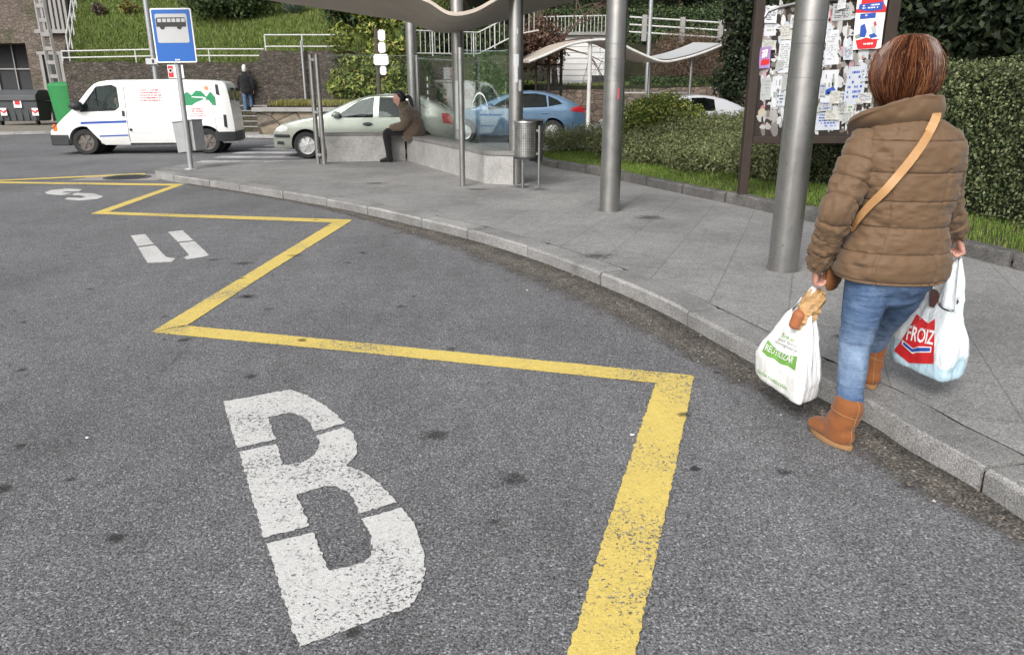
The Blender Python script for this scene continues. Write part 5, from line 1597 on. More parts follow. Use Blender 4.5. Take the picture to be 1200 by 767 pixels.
t = thing('no_parking_sign', 'small red and white sign showing above the white van roof', 'sign', (q.x, 26.3, 0))
mb = MB(); mb.tube([(q.x, 26.35, .05), (q.x, 26.35, q.z + .3)], .035, 10); mb.build('pole', M['galv'], t)
mb = MB(); mb.box((q.x, 26.3, q.z), (.52, .02, .42)); o = mb.build('sign_plate', M['ink_white'], t); mb = MB(); mb.box((q.x - .16, 26.285, q.z), (.16, .008, .36)); mb.build('red_mark', M['ink_red'], o)
mb = MB(); mb.lathe([(.07, 0), (.07, .004), (.045, .004), (.045, 0)], (0, 0, 0), 20, Matrix.Translation((q.x - .16, 26.279, q.z + .03)) @ Matrix.Rotation(R(90), 4, 'X')); mb.build('ring_mark', M['ink_white'], o)
# lattice concrete pole
x = aty(66, 95, 33.5).x
t = thing('concrete_pole', 'tall concrete lattice power pole in front of the stone building', 'power pole', (x, 33.5, .05))
mb = MB(); tl = -.010
def leg_x(z, sgn): return x + (z - 1.2) * -.030 + sgn * (.20 - z * .008)
for sgn in (-1, 1): mb.tube([(leg_x(z, sgn), 33.5, z) for z in (.05, 3, 6, 9)], [.10, .09, .08, .07], 4)
for k in range(15):
    z = .35 + k * .55; mb.box(((leg_x(z, 1) + leg_x(z, -1)) / 2, 33.5, z), (.40 - z * .016, .14, .16))
mb.build('shaft', M['concrete'], t, bevel=.01)
# ------------------------------------------------------------------ recycling containers
cx0, cx1 = aty(0, 147, 32.5).x, aty(50.5, 147, 32.5).x
t = thing('waste_container', 'dark grey wheeled waste container with red and white chevrons', 'waste container', ((cx0 + cx1) / 2, 33, .05))
cm = (cx0 + cx1) / 2 - .1; hw = (cx1 - cx0) / 2 + .1
mb = MB(); V = []
for z, w, d in ((.22, hw * .90, .45), (.98, hw, .55), (1.02, hw * 1.03, .58)):
    V += [(cm - w, 32.9 - d, z), (cm + w, 32.9 - d, z), (cm + w, 32.9 + d, z), (cm - w, 32.9 + d, z)]
mb.add(V, [(0, 1, 2, 3)] + [(i * 4 + k, i * 4 + (k + 1) % 4, (i + 1) * 4 + (k + 1) % 4, (i + 1) * 4 + k) for i in range(2) for k in range(4)] + [(8, 9, 10, 11)])
for k in range(7): mb.box((cm - hw * .85 + k * hw * .28, 32.43 - .02, .6), (.05, .07, .7))
body = mb.build('body', M['bin_grey'], t, bevel=.02)
mb = MB(); mb.prism([(32.28, 1.03), (32.30, 1.25), (32.6, 1.46), (33.2, 1.46), (33.5, 1.25), (33.52, 1.03)], cm - hw * 1.02, cm + hw * 1.02, 'x'); mb.build('lid', M['bin_grey'], t, bevel=.03)
for sx in (-1, 1):
    mb = MB(); mb.lathe([(.11, -.04), (.11, .04)], (0, 0, 0), 16, Matrix.Translation((cm + sx * hw * .75, 32.6, .14)) @ Matrix.Rotation(R(90), 4, 'Y')); mb.build('wheel', M['black'], t, smooth=40)
for px in (3, 40):
    q = aty(px, 127, 32.3)
    mb = MB()
    for k in range(1, 2): mb.add([(q.x - .14, 32.31, q.z + .12 - k * .15), (q.x, 32.31, q.z + .02 - k * .15), (q.x, 32.31, q.z - .06 - k * .15), (q.x - .14, 32.31, q.z + .04 - k * .15), (q.x + .14, 32.31, q.z + .12 - k * .15), (q.x + .14, 32.31, q.z + .04 - k * .15)], [(0, 1, 2, 3), (1, 4, 5, 2)])
    mb.build('chevron', M['ink_red'], t)
    mb = MB(); mb.box((q.x, 32.33, q.z - .14), (.26, .01, .30)); mb.build('reflector', M['ink_white'], t)
q = aty(20, 121, 32.3); mb = MB(); mb.box((q.x, 32.32, q.z), (.32, .012, .36)); o = mb.build('label_plate', M['ink_white'], t); mb = MB(); mb.box((q.x, 32.31, q.z + .04), (.2, .008, .2)); mb.build('label_mark', M['ink_red'], o)
g = aty(75, 145, 31.5); gx = g.x
t = thing('bottle_bank', 'round green bottle bank with a dark opening beside the grey container', 'recycling container', (gx, 32, .05))
mb = MB(); mb.lathe([(.60, .08), (.70, .12), (.84, 1.45), (.86, 1.62), (.80, 1.70), (.55, 1.76), (0, 1.78)], (gx + .26, 32.0, 0), 28); mb.build('shell', M['bin_green'], t, smooth=40)
mb = MB(); mb.lathe([(.15, 0), (.15, .10)], (0, 0, 0), 18, Matrix.Translation((gx + .76, 31.40, 1.52)) @ Matrix.Rotation(R(90), 4, 'X')); mb.build('opening', M['black_trim'], t)
g = aty(104, 110, 31.0)
t = thing('recycling_bin', 'yellow recycling bin half hidden behind the white van', 'recycling container', (g.x, 31.4, .05))
mb = MB(); mb.prism(rrect(g.x - .68, g.x + .68, .1, 1.75, .12), 31.0, 31.9, 'y'); mb.build('shell', M['bin_yellow'], t, bevel=.04)
mb = MB(); mb.lathe([(.2, 0), (.2, .06)], (0, 0, 0), 18, Matrix.Translation((g.x - .1, 30.99, 1.42)) @ Matrix.Rotation(R(90), 4, 'X')); mb.build('opening', M['black_trim'], t)
# ================================================================== VEHICLES (local frame: x forward from the front axle, y to the left, z up)
class Car:
    def __init__(self, name, label, cat, loc, rz, top, W, belt, roof_in, paint, z0=.2, nose=.25, tail=.16, arch=.36, wheels=(0, -2.6), track=.7, wr=.31, seg=64, window_polys=(), cavity=None, roof_z=None):
        self.root = thing(name, label, cat, loc, rz)
        self.top, self.W, self.belt, self.roof_in = top, W, belt, roof_in
        self.x1, self.x0 = top[0][0], top[-1][0]
        self.nose, self.tail, self.z0 = nose, tail, z0
        self.zr = roof_z or max(p[1] for p in top)
        xs = np.concatenate([self.x0 + (self.x1 - self.x0) * (0.5 - 0.5 * np.cos(np.linspace(0, PI, seg)))])
        V, F = [], []
        K = 14
        for x in xs:
            zt = self.ztop(x)
            pr = []
            zs_top = zt - 0.05
            pr.append((0, z0)); pr.append((self.ys(x, z0 + .02) * .9, z0))
            for k in range(K):
                z = z0 + .03 + (zs_top - z0 - .03) * k / (K - 1); pr.append((self.ys(x, z), z))
            ye = self.ys(x, zs_top)
            for q in (0.35, 0.7, 1.0): pr.append((ye * (1 - .10 * q ** 1.6), zs_top + .05 * math.sin(q * PI / 2) * .75))
            pr.append((ye * .5, zt - .004)); pr.append((0, zt))
            ring = [(x, y, z) for y, z in pr] + [(x, -y, z) for y, z in reversed(pr[1:-1])]
            V += ring
        n = len(ring)
        for i in range(len(xs) - 1):
            for k in range(n): F.append((i * n + k, i * n + (k + 1) % n, (i + 1) * n + (k + 1) % n, (i + 1) * n + k))
        F.append(tuple(range(n))); F.append(tuple(reversed(range((len(xs) - 1) * n, len(xs) * n))))
        mb = MB(); mb.add(V, F)
        self.body = mb.build('body', paint, self.root, False)
        self.bvh = BVHTree.FromPolygons([Vector(v) for v in V], F)
        cut = MB()
        for wx in wheels:
            cut.lathe([(arch, -.34), (arch, .34)], (wx, 0, 0), 40, Matrix.Translation((0, W - .12, wr + .01)) @ Matrix.Rotation(R(90), 4, 'X'))
            cut.lathe([(arch, -.34), (arch, .34)], (wx, 0, 0), 40, Matrix.Translation((0, -W + .12, wr + .01)) @ Matrix.Rotation(R(90), 4, 'X'))
        self._cut(cut)
        if cavity:
            c2 = MB(); c2.prism(cavity[0], -cavity[1], cavity[1], 'y'); self._cut(c2)
        for poly in window_polys:
            c3 = MB(); c3.prism(poly, -W * 1.3, W * 1.3, 'y'); self._cut(c3)
        smooth_mesh(self.body.data, 32)
        self.paint = paint
        liner = MB()
        for wx in wheels:
            for sy in (1, -1): liner.lathe([(arch - .005, -.08), (arch - .005, .08)], (wx, 0, 0), 30, Matrix.Translation((0, sy * (W - .36), wr + .01)) @ Matrix.Rotation(R(90), 4, 'X'))
        liner.box(((wheels[0] + wheels[1]) / 2, 0, z0 + .01), (abs(wheels[1]) + .5, W * 1.5, .06))
        liner.build('underbody', M['black'], self.root, False)
    def _cut(self, mb):
        o = mb.build('cutter', None, self.root, False)
        md = self.body.modifiers.new('cut', 'BOOLEAN'); md.operation = 'DIFFERENCE'; md.solver = 'EXACT'; md.object = o
        bake(self.body)
        me = o.data; bpy.data.objects.remove(o); bpy.data.meshes.remove(me)
    def ztop(self, x):
        return float(np.interp(-x, [-p[0] for p in self.top], [p[1] for p in self.top]))
    def ys(self, x, z):
        h = [(.15, .86), (.28, .955), (.5, 1.0), (.68, 1.0), (self.belt, .965), (self.belt + .03, .95), (self.zr, self.roof_in)]
        w = float(np.interp(z, [a for a, _ in h], [b for _, b in h])) * self.W
        L = self.x1 - self.x0
        u = (x - self.x0) / L
        f = 1.0
        if u > .82: f -= self.nose * ((u - .82) / .18) ** 2.2
        if u < .14: f -= self.tail * ((.14 - u) / .14) ** 2.2
        return w * f
    def yb(self, x, z):
        y = self.ys(x, z)
        h = self.bvh.ray_cast(Vector((x, 3, z)), Vector((0, -1, 0)))
        return h[0].y if h[0] is not None and abs(h[0].y - y) < .06 else y
    def patch(self, name, poly, mat, off=.006, sides=(1, -1), par=None, nz=8, nx=10, label=None):
        """a convex side panel following the body, one object per side"""
        out = []
        zs = sorted(p[1] for p in poly); z0, z1 = zs[0], zs[-1]
        for s in sides:
            V, F = [], []
            for i in range(nz + 1):
                z = z0 + (z1 - z0) * (.002 + .996 * i / nz); xx = []
                for (a, b), (c, d) in zip(poly, poly[1:] + poly[:1]):
                    if (b - z) * (d - z) <= 0 and b != d: xx.append(a + (c - a) * (z - b) / (d - b))
                lo, hi = min(xx), max(xx)
                for k in range(nx + 1):
                    x = lo + (hi - lo) * k / nx; V.append((x, s * (self.yb(x, z) + off), z))
            for i in range(nz):
                for k in range(nx): F.append((i * (nx + 1) + k, i * (nx + 1) + k + 1, (i + 1) * (nx + 1) + k + 1, (i + 1) * (nx + 1) + k))
            n = len(V)                                      # thickness
            V += [(x, y - s * .012, z) for x, y, z in V]
            F += [tuple(n + q for q in reversed(f)) for f in F]
            ring = list(range(nx + 1)) + [(i + 1) * (nx + 1) - 1 for i in range(1, nz + 1)] + list(range((nz + 1) * (nx + 1) - 2, nz * (nx + 1) - 1, -1)) + [i * (nx + 1) for i in range(nz - 1, 0, -1)]
            for a, b in zip(ring, ring[1:] + ring[:1]): F.append((a, b, n + b, n + a))
            mb = MB(); mb.add(V, F)
            o = mb.build(name, mat, par if par is not None and len(sides) == 1 else self.root, False)
            smooth_mesh(o.data, 40)
            if label: o['label'] = label
            out.append(o)
        return out
    def line(self, name, pts, w, mat, sides=(1, -1), off=.004):
        for s in sides:
            mb = MB()
            P = [np.array(p) for p in pts]; P = resample(P, .06) + [P[-1]]
            mb.tube([(x, s * (self.yb(x, z) + off), z) for x, z in P], w, 5); mb.build(name, mat, self.root, False)
    def wheel(self, x, y, r, w, rim, spokes=7):
        t = MB(); Mx = Matrix.Translation((x, y, r)) @ Matrix.Rotation(R(90), 4, 'X')
        t.lathe([(r * .66, -w / 2), (r * .93, -w / 2), (r * .985, -w / 2 + .03), (r, 0), (r * .985, w / 2 - .03), (r * .93, w / 2), (r * .66, w / 2), (r * .66, -w / 2)], (0, 0, 0), 36, Mx)
        ty = t.build('wheel', M['black'], self.root, False, smooth=40)
        s = 1 if y > 0 else -1
        rm = MB(); R2 = Matrix.Translation((x, y + s * (w / 2 - .03), r)) @ Matrix.Rotation(R(90) * s * -1, 4, 'X')
        rm.lathe([(r * .68, -.03), (r * .68, .025), (r * .62, .015), (r * .60, -.03), (r * .3, -.05), (0, -.05)], (0, 0, 0), 36, R2)
        for k in range(spokes):
            a = 2 * PI * k / spokes; Mr = R2 @ Matrix.Rotation(a, 4, 'Z')
            vs = [Mr @ Vector(q) for q in [(r * .08, -.03, .0), (r * .63, -.045, -.012), (r * .63, .045, -.012), (r * .08, .03, .0), (r * .08, -.03, -.03), (r * .63, -.05, -.04), (r * .63, .05, -.04), (r * .08, .03, -.03)]]
            rm.add(vs, [(0, 1, 2, 3), (7, 6, 5, 4), (0, 4, 5, 1), (1, 5, 6, 2), (2, 6, 7, 3), (3, 7, 4, 0)])
        rm.lathe([(r * .16, -.03), (r * .16, .012), (0, .016)], (0, 0, 0), 20, R2)
        rm.build('rim', rim, ty, False, smooth=40)
    def screen(self, name, pts, wfrac, mat, off=.006):
        V, F = [], []; n = 10
        for (x, z) in pts:
            for k in range(n + 1):
                u = -1 + 2 * k / n; V.append((x, u * self.ys(x, z) * wfrac, self.ztop(x) + off - .035 * abs(u) ** 3.0))
        for i in range(len(pts) - 1):
            for k in range(n): F.append((i * (n + 1) + k, i * (n + 1) + k + 1, (i + 1) * (n + 1) + k + 1, (i + 1) * (n + 1) + k))
        mb = MB(); mb.add(V, F); o = mb.build(name, mat, self.root, False, smooth=60); return o
    def mirror(self, x, z, mat, sides=(1, -1), s=1.0):
        for q in sides:
            mb = MB(); y = q * (self.ys(x, z) + .09 * s)
            loft([(x + .06 * s, y, z + .01), (x, y, z + .02), (x - .07 * s, y, z + .02)], [(.05 * s, .03 * s), (.10 * s, .075 * s), (.085 * s, .07 * s)], 12, 3, (0, 1, 0), mb=mb)
            mb.tube([(x, q * (self.ys(x, z) - .02), z - .05), (x, y, z - .03)], .022, 6)
            mb.build('mirror', mat, self.root, False, smooth=50)
    def seats(self, xs, w, z=.55):
        for x in xs:
            for y in (-w, w):
                mb = MB(); loft([(x + .02, y, z), (x - .06, y, z + .35), (x - .14, y, z + .58)], [(.24, .08), (.24, .07), (.20, .05)], 12, 3, (0, 1, 0), mb=mb); mb.tube([(x - .16, y, z + .62), (x - .18, y, z + .8)], [.10, .08], 10)
                mb.build('seat', M['interior'], self.root, False, smooth=50)

def saloon(name, label, loc, rz, paint, top, W, belt, roof_in, wb, wr, wins, cav, spokes=7, rim='rim', extra=True, cat='car'):
    c = Car(name, label, cat, loc, rz, top, W, belt, roof_in, paint, wheels=(0, -wb), wr=wr, arch=wr + .05, window_polys=wins, cavity=cav)
    for w in wins:
        c.patch('window', w, M['car_glass'], -.012, nz=6)
    for wx in (0, -wb):
        for y in (W - .11, -W + .11): c.wheel(wx, y, wr, .19, M[rim], spokes)
    c.seats((-1.25, -2.0), .36, .45)
    mb = MB(); mb.box((-.62, 0, .86), (.35, W * 1.6, .16)); mb.build('dashboard', M['interior'], c.root, False)
    return c
# --- pale silver hatchback behind the granite wall
topS = [(.80, .48), (.785, .60), (.70, .70), (.5, .80), (.1, .89), (-.38, .98), (-.7, 1.13), (-1.05, 1.28), (-1.4, 1.38), (-1.8, 1.425), (-2.2, 1.42), (-2.6, 1.36), (-2.95, 1.22), (-3.2, 1.06), (-3.30, .98), (-3.36, .80), (-3.38, .50)]
w1 = [(-.66, .90), (-1.02, 1.14), (-1.22, 1.26), (-1.56, 1.345), (-1.54, .905)]
w2 = [(-1.66, .905), (-1.68, 1.345), (-2.1, 1.335), (-2.42, 1.24), (-2.56, .93)]
cav = ([(-.55, .62), (-.75, .95), (-1.2, 1.23), (-1.7, 1.36), (-2.3, 1.34), (-2.75, 1.12), (-2.8, .62)], .62)
fw = at(362, 185.5, 0)
c = saloon('parked_car', 'pale silver green hatchback behind the low granite wall and seated woman', (fw.x, fw.y + .72, 0), PI, M['car_silver'], topS, .84, .90, .70, 2.58, .30, [w1, w2], cav)
c.screen('windscreen', [(-.42, 0), (-.7, 0), (-1.0, 0), (-1.25, 0)], .86, M['dark_glass']); c.screen('rear_window', [(-2.65, 0), (-2.9, 0), (-3.15, 0)], .80, M['dark_glass'])
d = c.patch('door', [(-.50, .32), (-.46, .62), (-.56, .885), (-1.58, .885), (-1.60, .30)], M['car_silver'], .004)
d2 = c.patch('door', [(-1.615, .30), (-1.6, .885), (-2.58, .90), (-2.42, .60), (-2.25, .38), (-1.9, .30)], M['car_silver'], .004)
for dd, x in ((d, -1.42), (d2, -2.3)):
    for o, s in zip(dd, (1, -1)):
        mb = MB(); loft([(x + .10, s * (c.ys(x, .76) + .022), .765), (x, s * (c.ys(x, .76) + .03), .765), (x - .10, s * (c.ys(x, .76) + .022), .765)], [(.02, .015), (.045, .02), (.02, .015)], 10, 3, (0, 0, 1), mb=mb); h = mb.build('handle', M['black_trim'], None); adopt(h, o, False)
c.line('side_moulding', [(.38, .50), (.74, .50)], .035, M['black_trim']); c.line('side_moulding', [(-.42, .44), (-2.2, .44)], .022, M['car_silver'])
c.patch('headlight', [(.42, .62), (.40, .70), (.55, .745), (.70, .68), (.735, .60), (.6, .585)], M['lamp_clear'], .005); c.patch('fog_lamp', [(.52, .30), (.54, .38), (.70, .38), (.72, .31)], M['black_trim'], .005)
c.patch('tail_light', [(-3.12, .78), (-3.08, 1.0), (-3.22, 1.0), (-3.33, .92), (-3.34, .76)], M['lamp_red'], .006)
c.line('roof_gutter', [(-.62, .92), (-1.05, 1.20), (-1.45, 1.365), (-2.1, 1.375), (-2.5, 1.27), (-2.75, 1.1)], .008, M['black_trim'], off=.0)
c.mirror(-.70, .95, M['car_silver'])
# --- light blue hatchback farther back, seen through the glass
topB = [(.90, .45), (.88, .62), (.80, .72), (.5, .84), (.1, .93), (-.3, 1.0), (-.7, 1.18), (-1.1, 1.34), (-1.5, 1.44), (-1.9, 1.48), (-2.3, 1.45), (-2.7, 1.36), (-3.05, 1.22), (-3.3, 1.10), (-3.45, 1.0), (-3.52, .80), (-3.54, .5)]
w1 = [(-.72, .96), (-1.05, 1.16), (-1.35, 1.30), (-1.62, 1.375), (-1.60, .985)]
w2 = [(-1.70, .99), (-1.72, 1.385), (-2.1, 1.39), (-2.38, 1.34), (-2.42, 1.02)]
w3 = [(-2.46, 1.03), (-2.44, 1.325), (-2.72, 1.21), (-2.85, 1.10)]
cav = ([(-.6, .62), (-.8, 1.0), (-1.3, 1.28), (-1.9, 1.41), (-2.5, 1.36), (-2.95, 1.1), (-2.95, .62)], .62)
c = saloon('parked_car', 'light blue hatchback with dark alloy gaps seen behind the litter bin', (-1.40, 23.3, 0), PI, M['car_blue'], topB, .88, .97, .70, 2.56, .33, [w1, w2, w3], cav, 9)
c.root['label'] = 'light blue hatchback parked beyond the glass and the litter bin'
c.screen('windscreen', [(-.34, 0), (-.7, 0), (-1.1, 0), (-1.35, 0)], .86, M['dark_glass']); c.screen('rear_window', [(-2.75, 0), (-3.0, 0), (-3.28, 0)], .80, M['dark_glass'])
d = c.patch('door', [(-.52, .32), (-.5, .62), (-.6, .95), (-1.64, .97), (-1.66, .30)], M['car_blue'], .004); d2 = c.patch('door', [(-1.68, .30), (-1.66, .97), (-2.6, 1.0), (-2.4, .65), (-2.2, .40), (-1.95, .30)], M['car_blue'], .004)
c.patch('tail_light', [(-3.08, .90), (-3.10, 1.0), (-3.38, 1.06), (-3.5, .98), (-3.5, .86)], M['lamp_red'], .008); c.patch('headlight', [(.35, .68), (.42, .78), (.7, .72), (.82, .62), (.6, .60)], M['lamp_clear'], .005)
c.mirror(-.75, 1.02, M['car_blue'])
for dd, x in ((d, -1.48), (d2, -2.35)):
    for o, s in zip(dd, (1, -1)):
        mb = MB(); mb.tube([(x + .09, s * (c.ys(x, .84) + .02), .845), (x - .09, s * (c.ys(x, .84) + .02), .85)], .014, 8); h = mb.build('handle', M['car_blue'], None); adopt(h, o, False)
# --- two more cars across the street, half hidden by the planting
p = aty(880, 128, 25.6)
c = saloon('parked_car', 'silver grey car behind the low shrubs right of the round bush', (p.x + 1.6, 25.6, .0), PI * .97, M['car_grey'], [(a, b + .03) for a, b in topB], .88, .99, .70, 2.56, .32, [[(x, z + .03) for x, z in w] for w in (w1, w2, w3)], cav)
c.screen('windscreen', [(-.34, 0), (-.7, 0), (-1.1, 0), (-1.35, 0)], .86, M['dark_glass']); c.screen('rear_window', [(-2.75, 0), (-3.0, 0), (-3.28, 0)], .80, M['dark_glass'])
c.patch('tail_light', [(-3.12, .92), (-3.1, 1.05), (-3.4, 1.02), (-3.5, .9)], M['lamp_red'], .006)
p = aty(712, 146, 22.6)
c = saloon('parked_car', 'light silver car mostly hidden behind the steel pillar and the round bush', (p.x + .75, 23.6, 0), PI, M['car_grey'], [(a, b - .12) for a, b in topB], .86, .85, .70, 2.56, .30, [[(x, z - .12) for x, z in w] for w in (w1, w2)], ([(x, z - .12) for x, z in cav[0]], .6))
c.screen('windscreen', [(-.34, 0), (-.7, 0), (-1.1, 0), (-1.35, 0)], .86, M['dark_glass'])
c.patch('headlight', [(.35, .60), (.42, .69), (.7, .63), (.82, .54), (.6, .52)], M['lamp_clear'], .005)

# ------------------------------------------------------------------ white delivery van
VX, VY = at(98.5, 181.5, 0).x, at(98.5, 181.5, 0).y
r0 = at(239.5, 180.5, 0)
ang = PI + R(7)
wbv = (Vector((VX, VY)) - Vector((r0.x, r0.y))).length
kx = wbv / 141.0
Z = lambda py: (181.5 - py) / 87.5 * 1.73
X = lambda px: (98.5 - (px if px < 245 else 245 + (px - 245) * .78)) * kx
topV = [(X(58.5), .50), (X(60), .60), (X(63), Z(151)), (X(66), Z(147)), (X(76), Z(138)), (X(88), Z(128)), (X(98), Z(117.5)), (X(108), Z(106)), (X(116), Z(98.5)), (X(123), Z(95.5)), (X(135), Z(94)), (X(200), Z(93)), (X(250), Z(94)), (X(268), Z(95.5)), (X(273), Z(99)), (X(276), Z(115)), (X(279), Z(140)), (X(280), .42)]
winV = [(X(98.5), Z(130.5)), (X(101), Z(125)), (X(119.5), Z(102.5)), (X(137), Z(100.5)), (X(141.5), Z(103)), (X(142), Z(125)), (X(137), Z(129))]
cavV = ([(X(98), .55), (X(99), Z(126)), (X(119), Z(100)), (X(150), Z(98)), (X(150), .55)], .55)
off = Vector((-math.sin(ang), math.cos(ang))) * -.74
c = Car('delivery_van', 'white delivery van with a green mountain emblem and blue door stripe', 'van', (VX, VY + .66, 0), ang, topV, .67, 1.0, .86, M['van_white'], z0=.24, nose=.16, tail=.24, arch=.36, wheels=(0, -wbv), wr=.30, window_polys=[winV], cavity=cavV, seg=80)
# the driver sits on the far or near side seen through the window: near side is the left of the van
for wx in (0, -wbv):
    for y in (.565, -.565): c.wheel(wx, y, .30, .18, M['rim_dark'], 6)
c.patch('window', winV, mk_glass('van_glass', (0.66, 0.74, 0.73), .01, .02, .12), -.012)
for s in (1, -1):
    mb = MB(); P = winV + winV[:1]
    mb.tube([(x, s * (c.ys(x, z) + .002), z) for x, z in P], .016, 6); mb.tube([(X(117.5), s * (c.ys(X(117.5), Z(116)) + .0), Z(z)) for z in (104, 116, 130)], .014, 6); mb.build('window_seal', M['black_trim'], c.root, False)
c.screen('windscreen', [(X(90), 0), (X(98), 0), (X(106), 0), (X(114), 0)], .86, M['dark_glass'])
d = c.patch('door', [(X(97), Z(140)), (X(98), Z(131)), (X(144), Z(130)), (X(147.5), Z(131)), (X(149.5), Z(170)), (X(120), Z(170))], M['van_white'], .004)
for o, s in zip(d, (1, -1)):
    for nm, pts, w in (('upper_stripe', [(X(97), Z(144)), (X(149), Z(142.5))], .028), ('lower_stripe', [(X(116), Z(159.5)), (X(149), Z(158.5))], .016)):
        mb = MB(); mb.add([(pts[0][0], s * (c.ys(*pts[0]) + .0065), pts[0][1] - w), (pts[1][0], s * (c.ys(*pts[1]) + .0065), pts[1][1] - w), (pts[1][0], s * (c.ys(*pts[1]) + .0065), pts[1][1] + w), (pts[0][0], s * (c.ys(*pts[0]) + .0065), pts[0][1] + w)], [(0, 1, 2, 3)]); h = mb.build(nm, M['ink_blue'], None); adopt(h, o, False)
    mb = MB(); mb.box((X(146.5), s * (c.ys(X(146.5), Z(133)) + .012), Z(133)), (.05, .03, .13)); h = mb.build('handle', M['black_trim'], None, bevel=.006); adopt(h, o, False)
c.mirror(X(95), Z(125), M['black_trim'], s=1.5)
c.patch('indicator', [(X(63), Z(153.5)), (X(63.5), Z(145.5)), (X(68.5), Z(145.5)), (X(68.5), Z(153.5))], M['lamp_orange'], .006)
def wrap(c, name, x_from, x_to, z0, z1, y_over, mat):
    """bumper following the end of the body"""
    xs_ = np.linspace(x_from, x_to, 9); mb = MB()
    L = [(x, c.ys(x, .4) + .02) for x in xs_]
    poly = L + [(x_to + (.05 if x_to > x_from else -.05), 0)] + [(x, -y) for x, y in reversed(L)] + [(x_from, 0)]
    mb.prism(poly, z0, z1); return mb.build(name, mat, c.root, False, bevel=.02)
wrap(c, 'front_bumper', X(80.5), X(58), Z(170.5), Z(157.5), .03, M['black_trim']); wrap(c, 'rear_bumper', X(251), X(280.5), Z(167), Z(155), .03, M['black_trim'])
c.patch('rear_window', [(X(258), Z(112)), (X(257.5), Z(99.5)), (X(261.5), Z(99.5)), (X(263), Z(112.5))], M['dark_glass'], .004); c.patch('tail_light', [(X(265.5), Z(150)), (X(265.5), Z(135)), (X(269.5), Z(135)), (X(270), Z(151))], M['black_trim'], .006)
mb = MB()
for s in (1, -1): mb.box((X(276.5) - .012, s * .27, Z(112)), (.02, .36, .34), Matrix.Rotation(R(-5), 3, 'Y'))
mb.build('rear_door_window', M['dark_glass'], c.root, False)
c.line('body_seam', [(X(150), Z(172)), (X(150), Z(99))], .006, M['black_trim'], off=.0); c.line('body_seam', [(X(152), Z(140)), (X(264), Z(140))], .005, M['paper_grey'], off=.002); c.line('body_seam', [(X(152), Z(155)), (X(222), Z(155))], .005, M['paper_grey'], off=.002)
c.line('body_seam', [(X(69), Z(158)), (X(71), Z(147)), (X(92), Z(128))], .005, M['paper_grey'], off=.0); c.line('body_seam', [(X(254), Z(155)), (X(252), Z(98))], .005, M['paper_grey'], off=.002)
c.line('panel_frame', [(X(158), Z(125)), (X(203), Z(125)), (X(203), Z(100)), (X(158), Z(100)), (X(158), Z(125))], .005, M['paper_grey'], off=.002)
mb = MB(); mb.lathe([(.035, 0), (.035, .012), (0, .014)], (0, 0, 0), 18, Matrix.Translation((X(153), c.ys(X(153), Z(152)) + .0, Z(152))) @ Matrix.Rotation(R(-90), 4, 'X')); mb.build('fuel_cap', M['black_trim'], c.root, False)
def vpoly(name, polys, mat, o=.004, par=None):
    mb = MB()
    for poly in polys:
        q = [(X(x), Z(y)) for x, y in poly]; mb.add([(x, c.yb(x, z) + o + .006, z) for x, z in q], [tuple(range(len(q)))])
    return mb.build(name, mat, c.root, False)
e6 = lambda poly: [(160 + x / 5.9, 80 + y / 5.9) for x, y in poly]
em = vpoly('emblem', [e6([(322, 198), (345, 180), (365, 165), (380, 176), (395, 190), (412, 170), (430, 155), (445, 160), (458, 157), (478, 178), (495, 200), (512, 182), (530, 165), (548, 182), (566, 202), (569, 258), (322, 258)])], M['emblem_green'], .004)
vpoly('emblem_road', [e6([(392, 258), (420, 240), (455, 226), (478, 216), (470, 210), (395, 204), (395, 198), (470, 200), (492, 208), (486, 224), (462, 240), (452, 258)])], M['ink_white'], .006)
vpoly('emblem_sun', [e6([(500 + 17 * math.cos(k * PI / 5), 140 + 15 * math.sin(k * PI / 5)) for k in range(10)])], M['emblem_orange'], .005)
rr = random.Random(4)
def scribble(rows, x0, x1, y0, dy, h, mat, name):
    polys = []
    for k in range(rows):
        x = x0 + rr.uniform(-3, 8)
        while x < x1 - rr.uniform(0, 12):
            w = rr.uniform(4.0, 7.0); y = y0 + k * dy
            form = rr.randrange(4)
            polys.append([(x, y), (x + 2.6, y), (x + 2.6, y + h), (x, y + h)])
            if form != 1: polys.append([(x + 2.6, y + (h - 3 if form == 2 else 0)), (x + w, y + (h - 3 if form == 2 else 0)), (x + w, y + (h if form == 2 else 3)), (x + 2.6, y + (h if form == 2 else 3))])
            if form in (0, 3): polys.append([(x + w - 2.4, y + 2), (x + w, y + 2), (x + w, y + h), (x + w - 2.4, y + h)])
            x += w + 2.4 + (4 if rr.random() < .2 else 0)
    vpoly(name, [e6(p) for p in polys], mat, .004)
scribble(5, 46, 196, 148, 17.5, 10, M['ink_pink'], 'red_lettering'); scribble(2, 382, 466, 278, 16, 10, M['ink_pink'], 'pink_lettering'); scribble(2, 372, 480, 312, 14, 6, M['ink_pink'], 'small_lettering')
c.seats((X(139),), .32, .50)
mb = MB(); mb.box((X(104), 0, .80), (.35, 1.1, .25)); mb.build('dashboard', M['interior'], c.root, False)
sw = Matrix.Translation((X(114), .30, Z(124))) @ Matrix.Rotation(R(-62), 4, 'Y')
mb = MB(); mb.tube([sw @ Vector((.17 * math.cos(a), .17 * math.sin(a), 0)) for a in np.linspace(0, 2 * PI, 25)], .014, 8, False); mb.tube([sw @ Vector((0, 0, 0)), sw @ Vector((0, 0, -.3))], .02, 8)
mb.tube([sw @ Vector((-.17, 0, 0)), sw @ Vector((.17, 0, 0))], .012, 6); mb.build('steering_wheel', M['black'], c.root, False)
VAN = c; VANM = _mat_of(c.root)
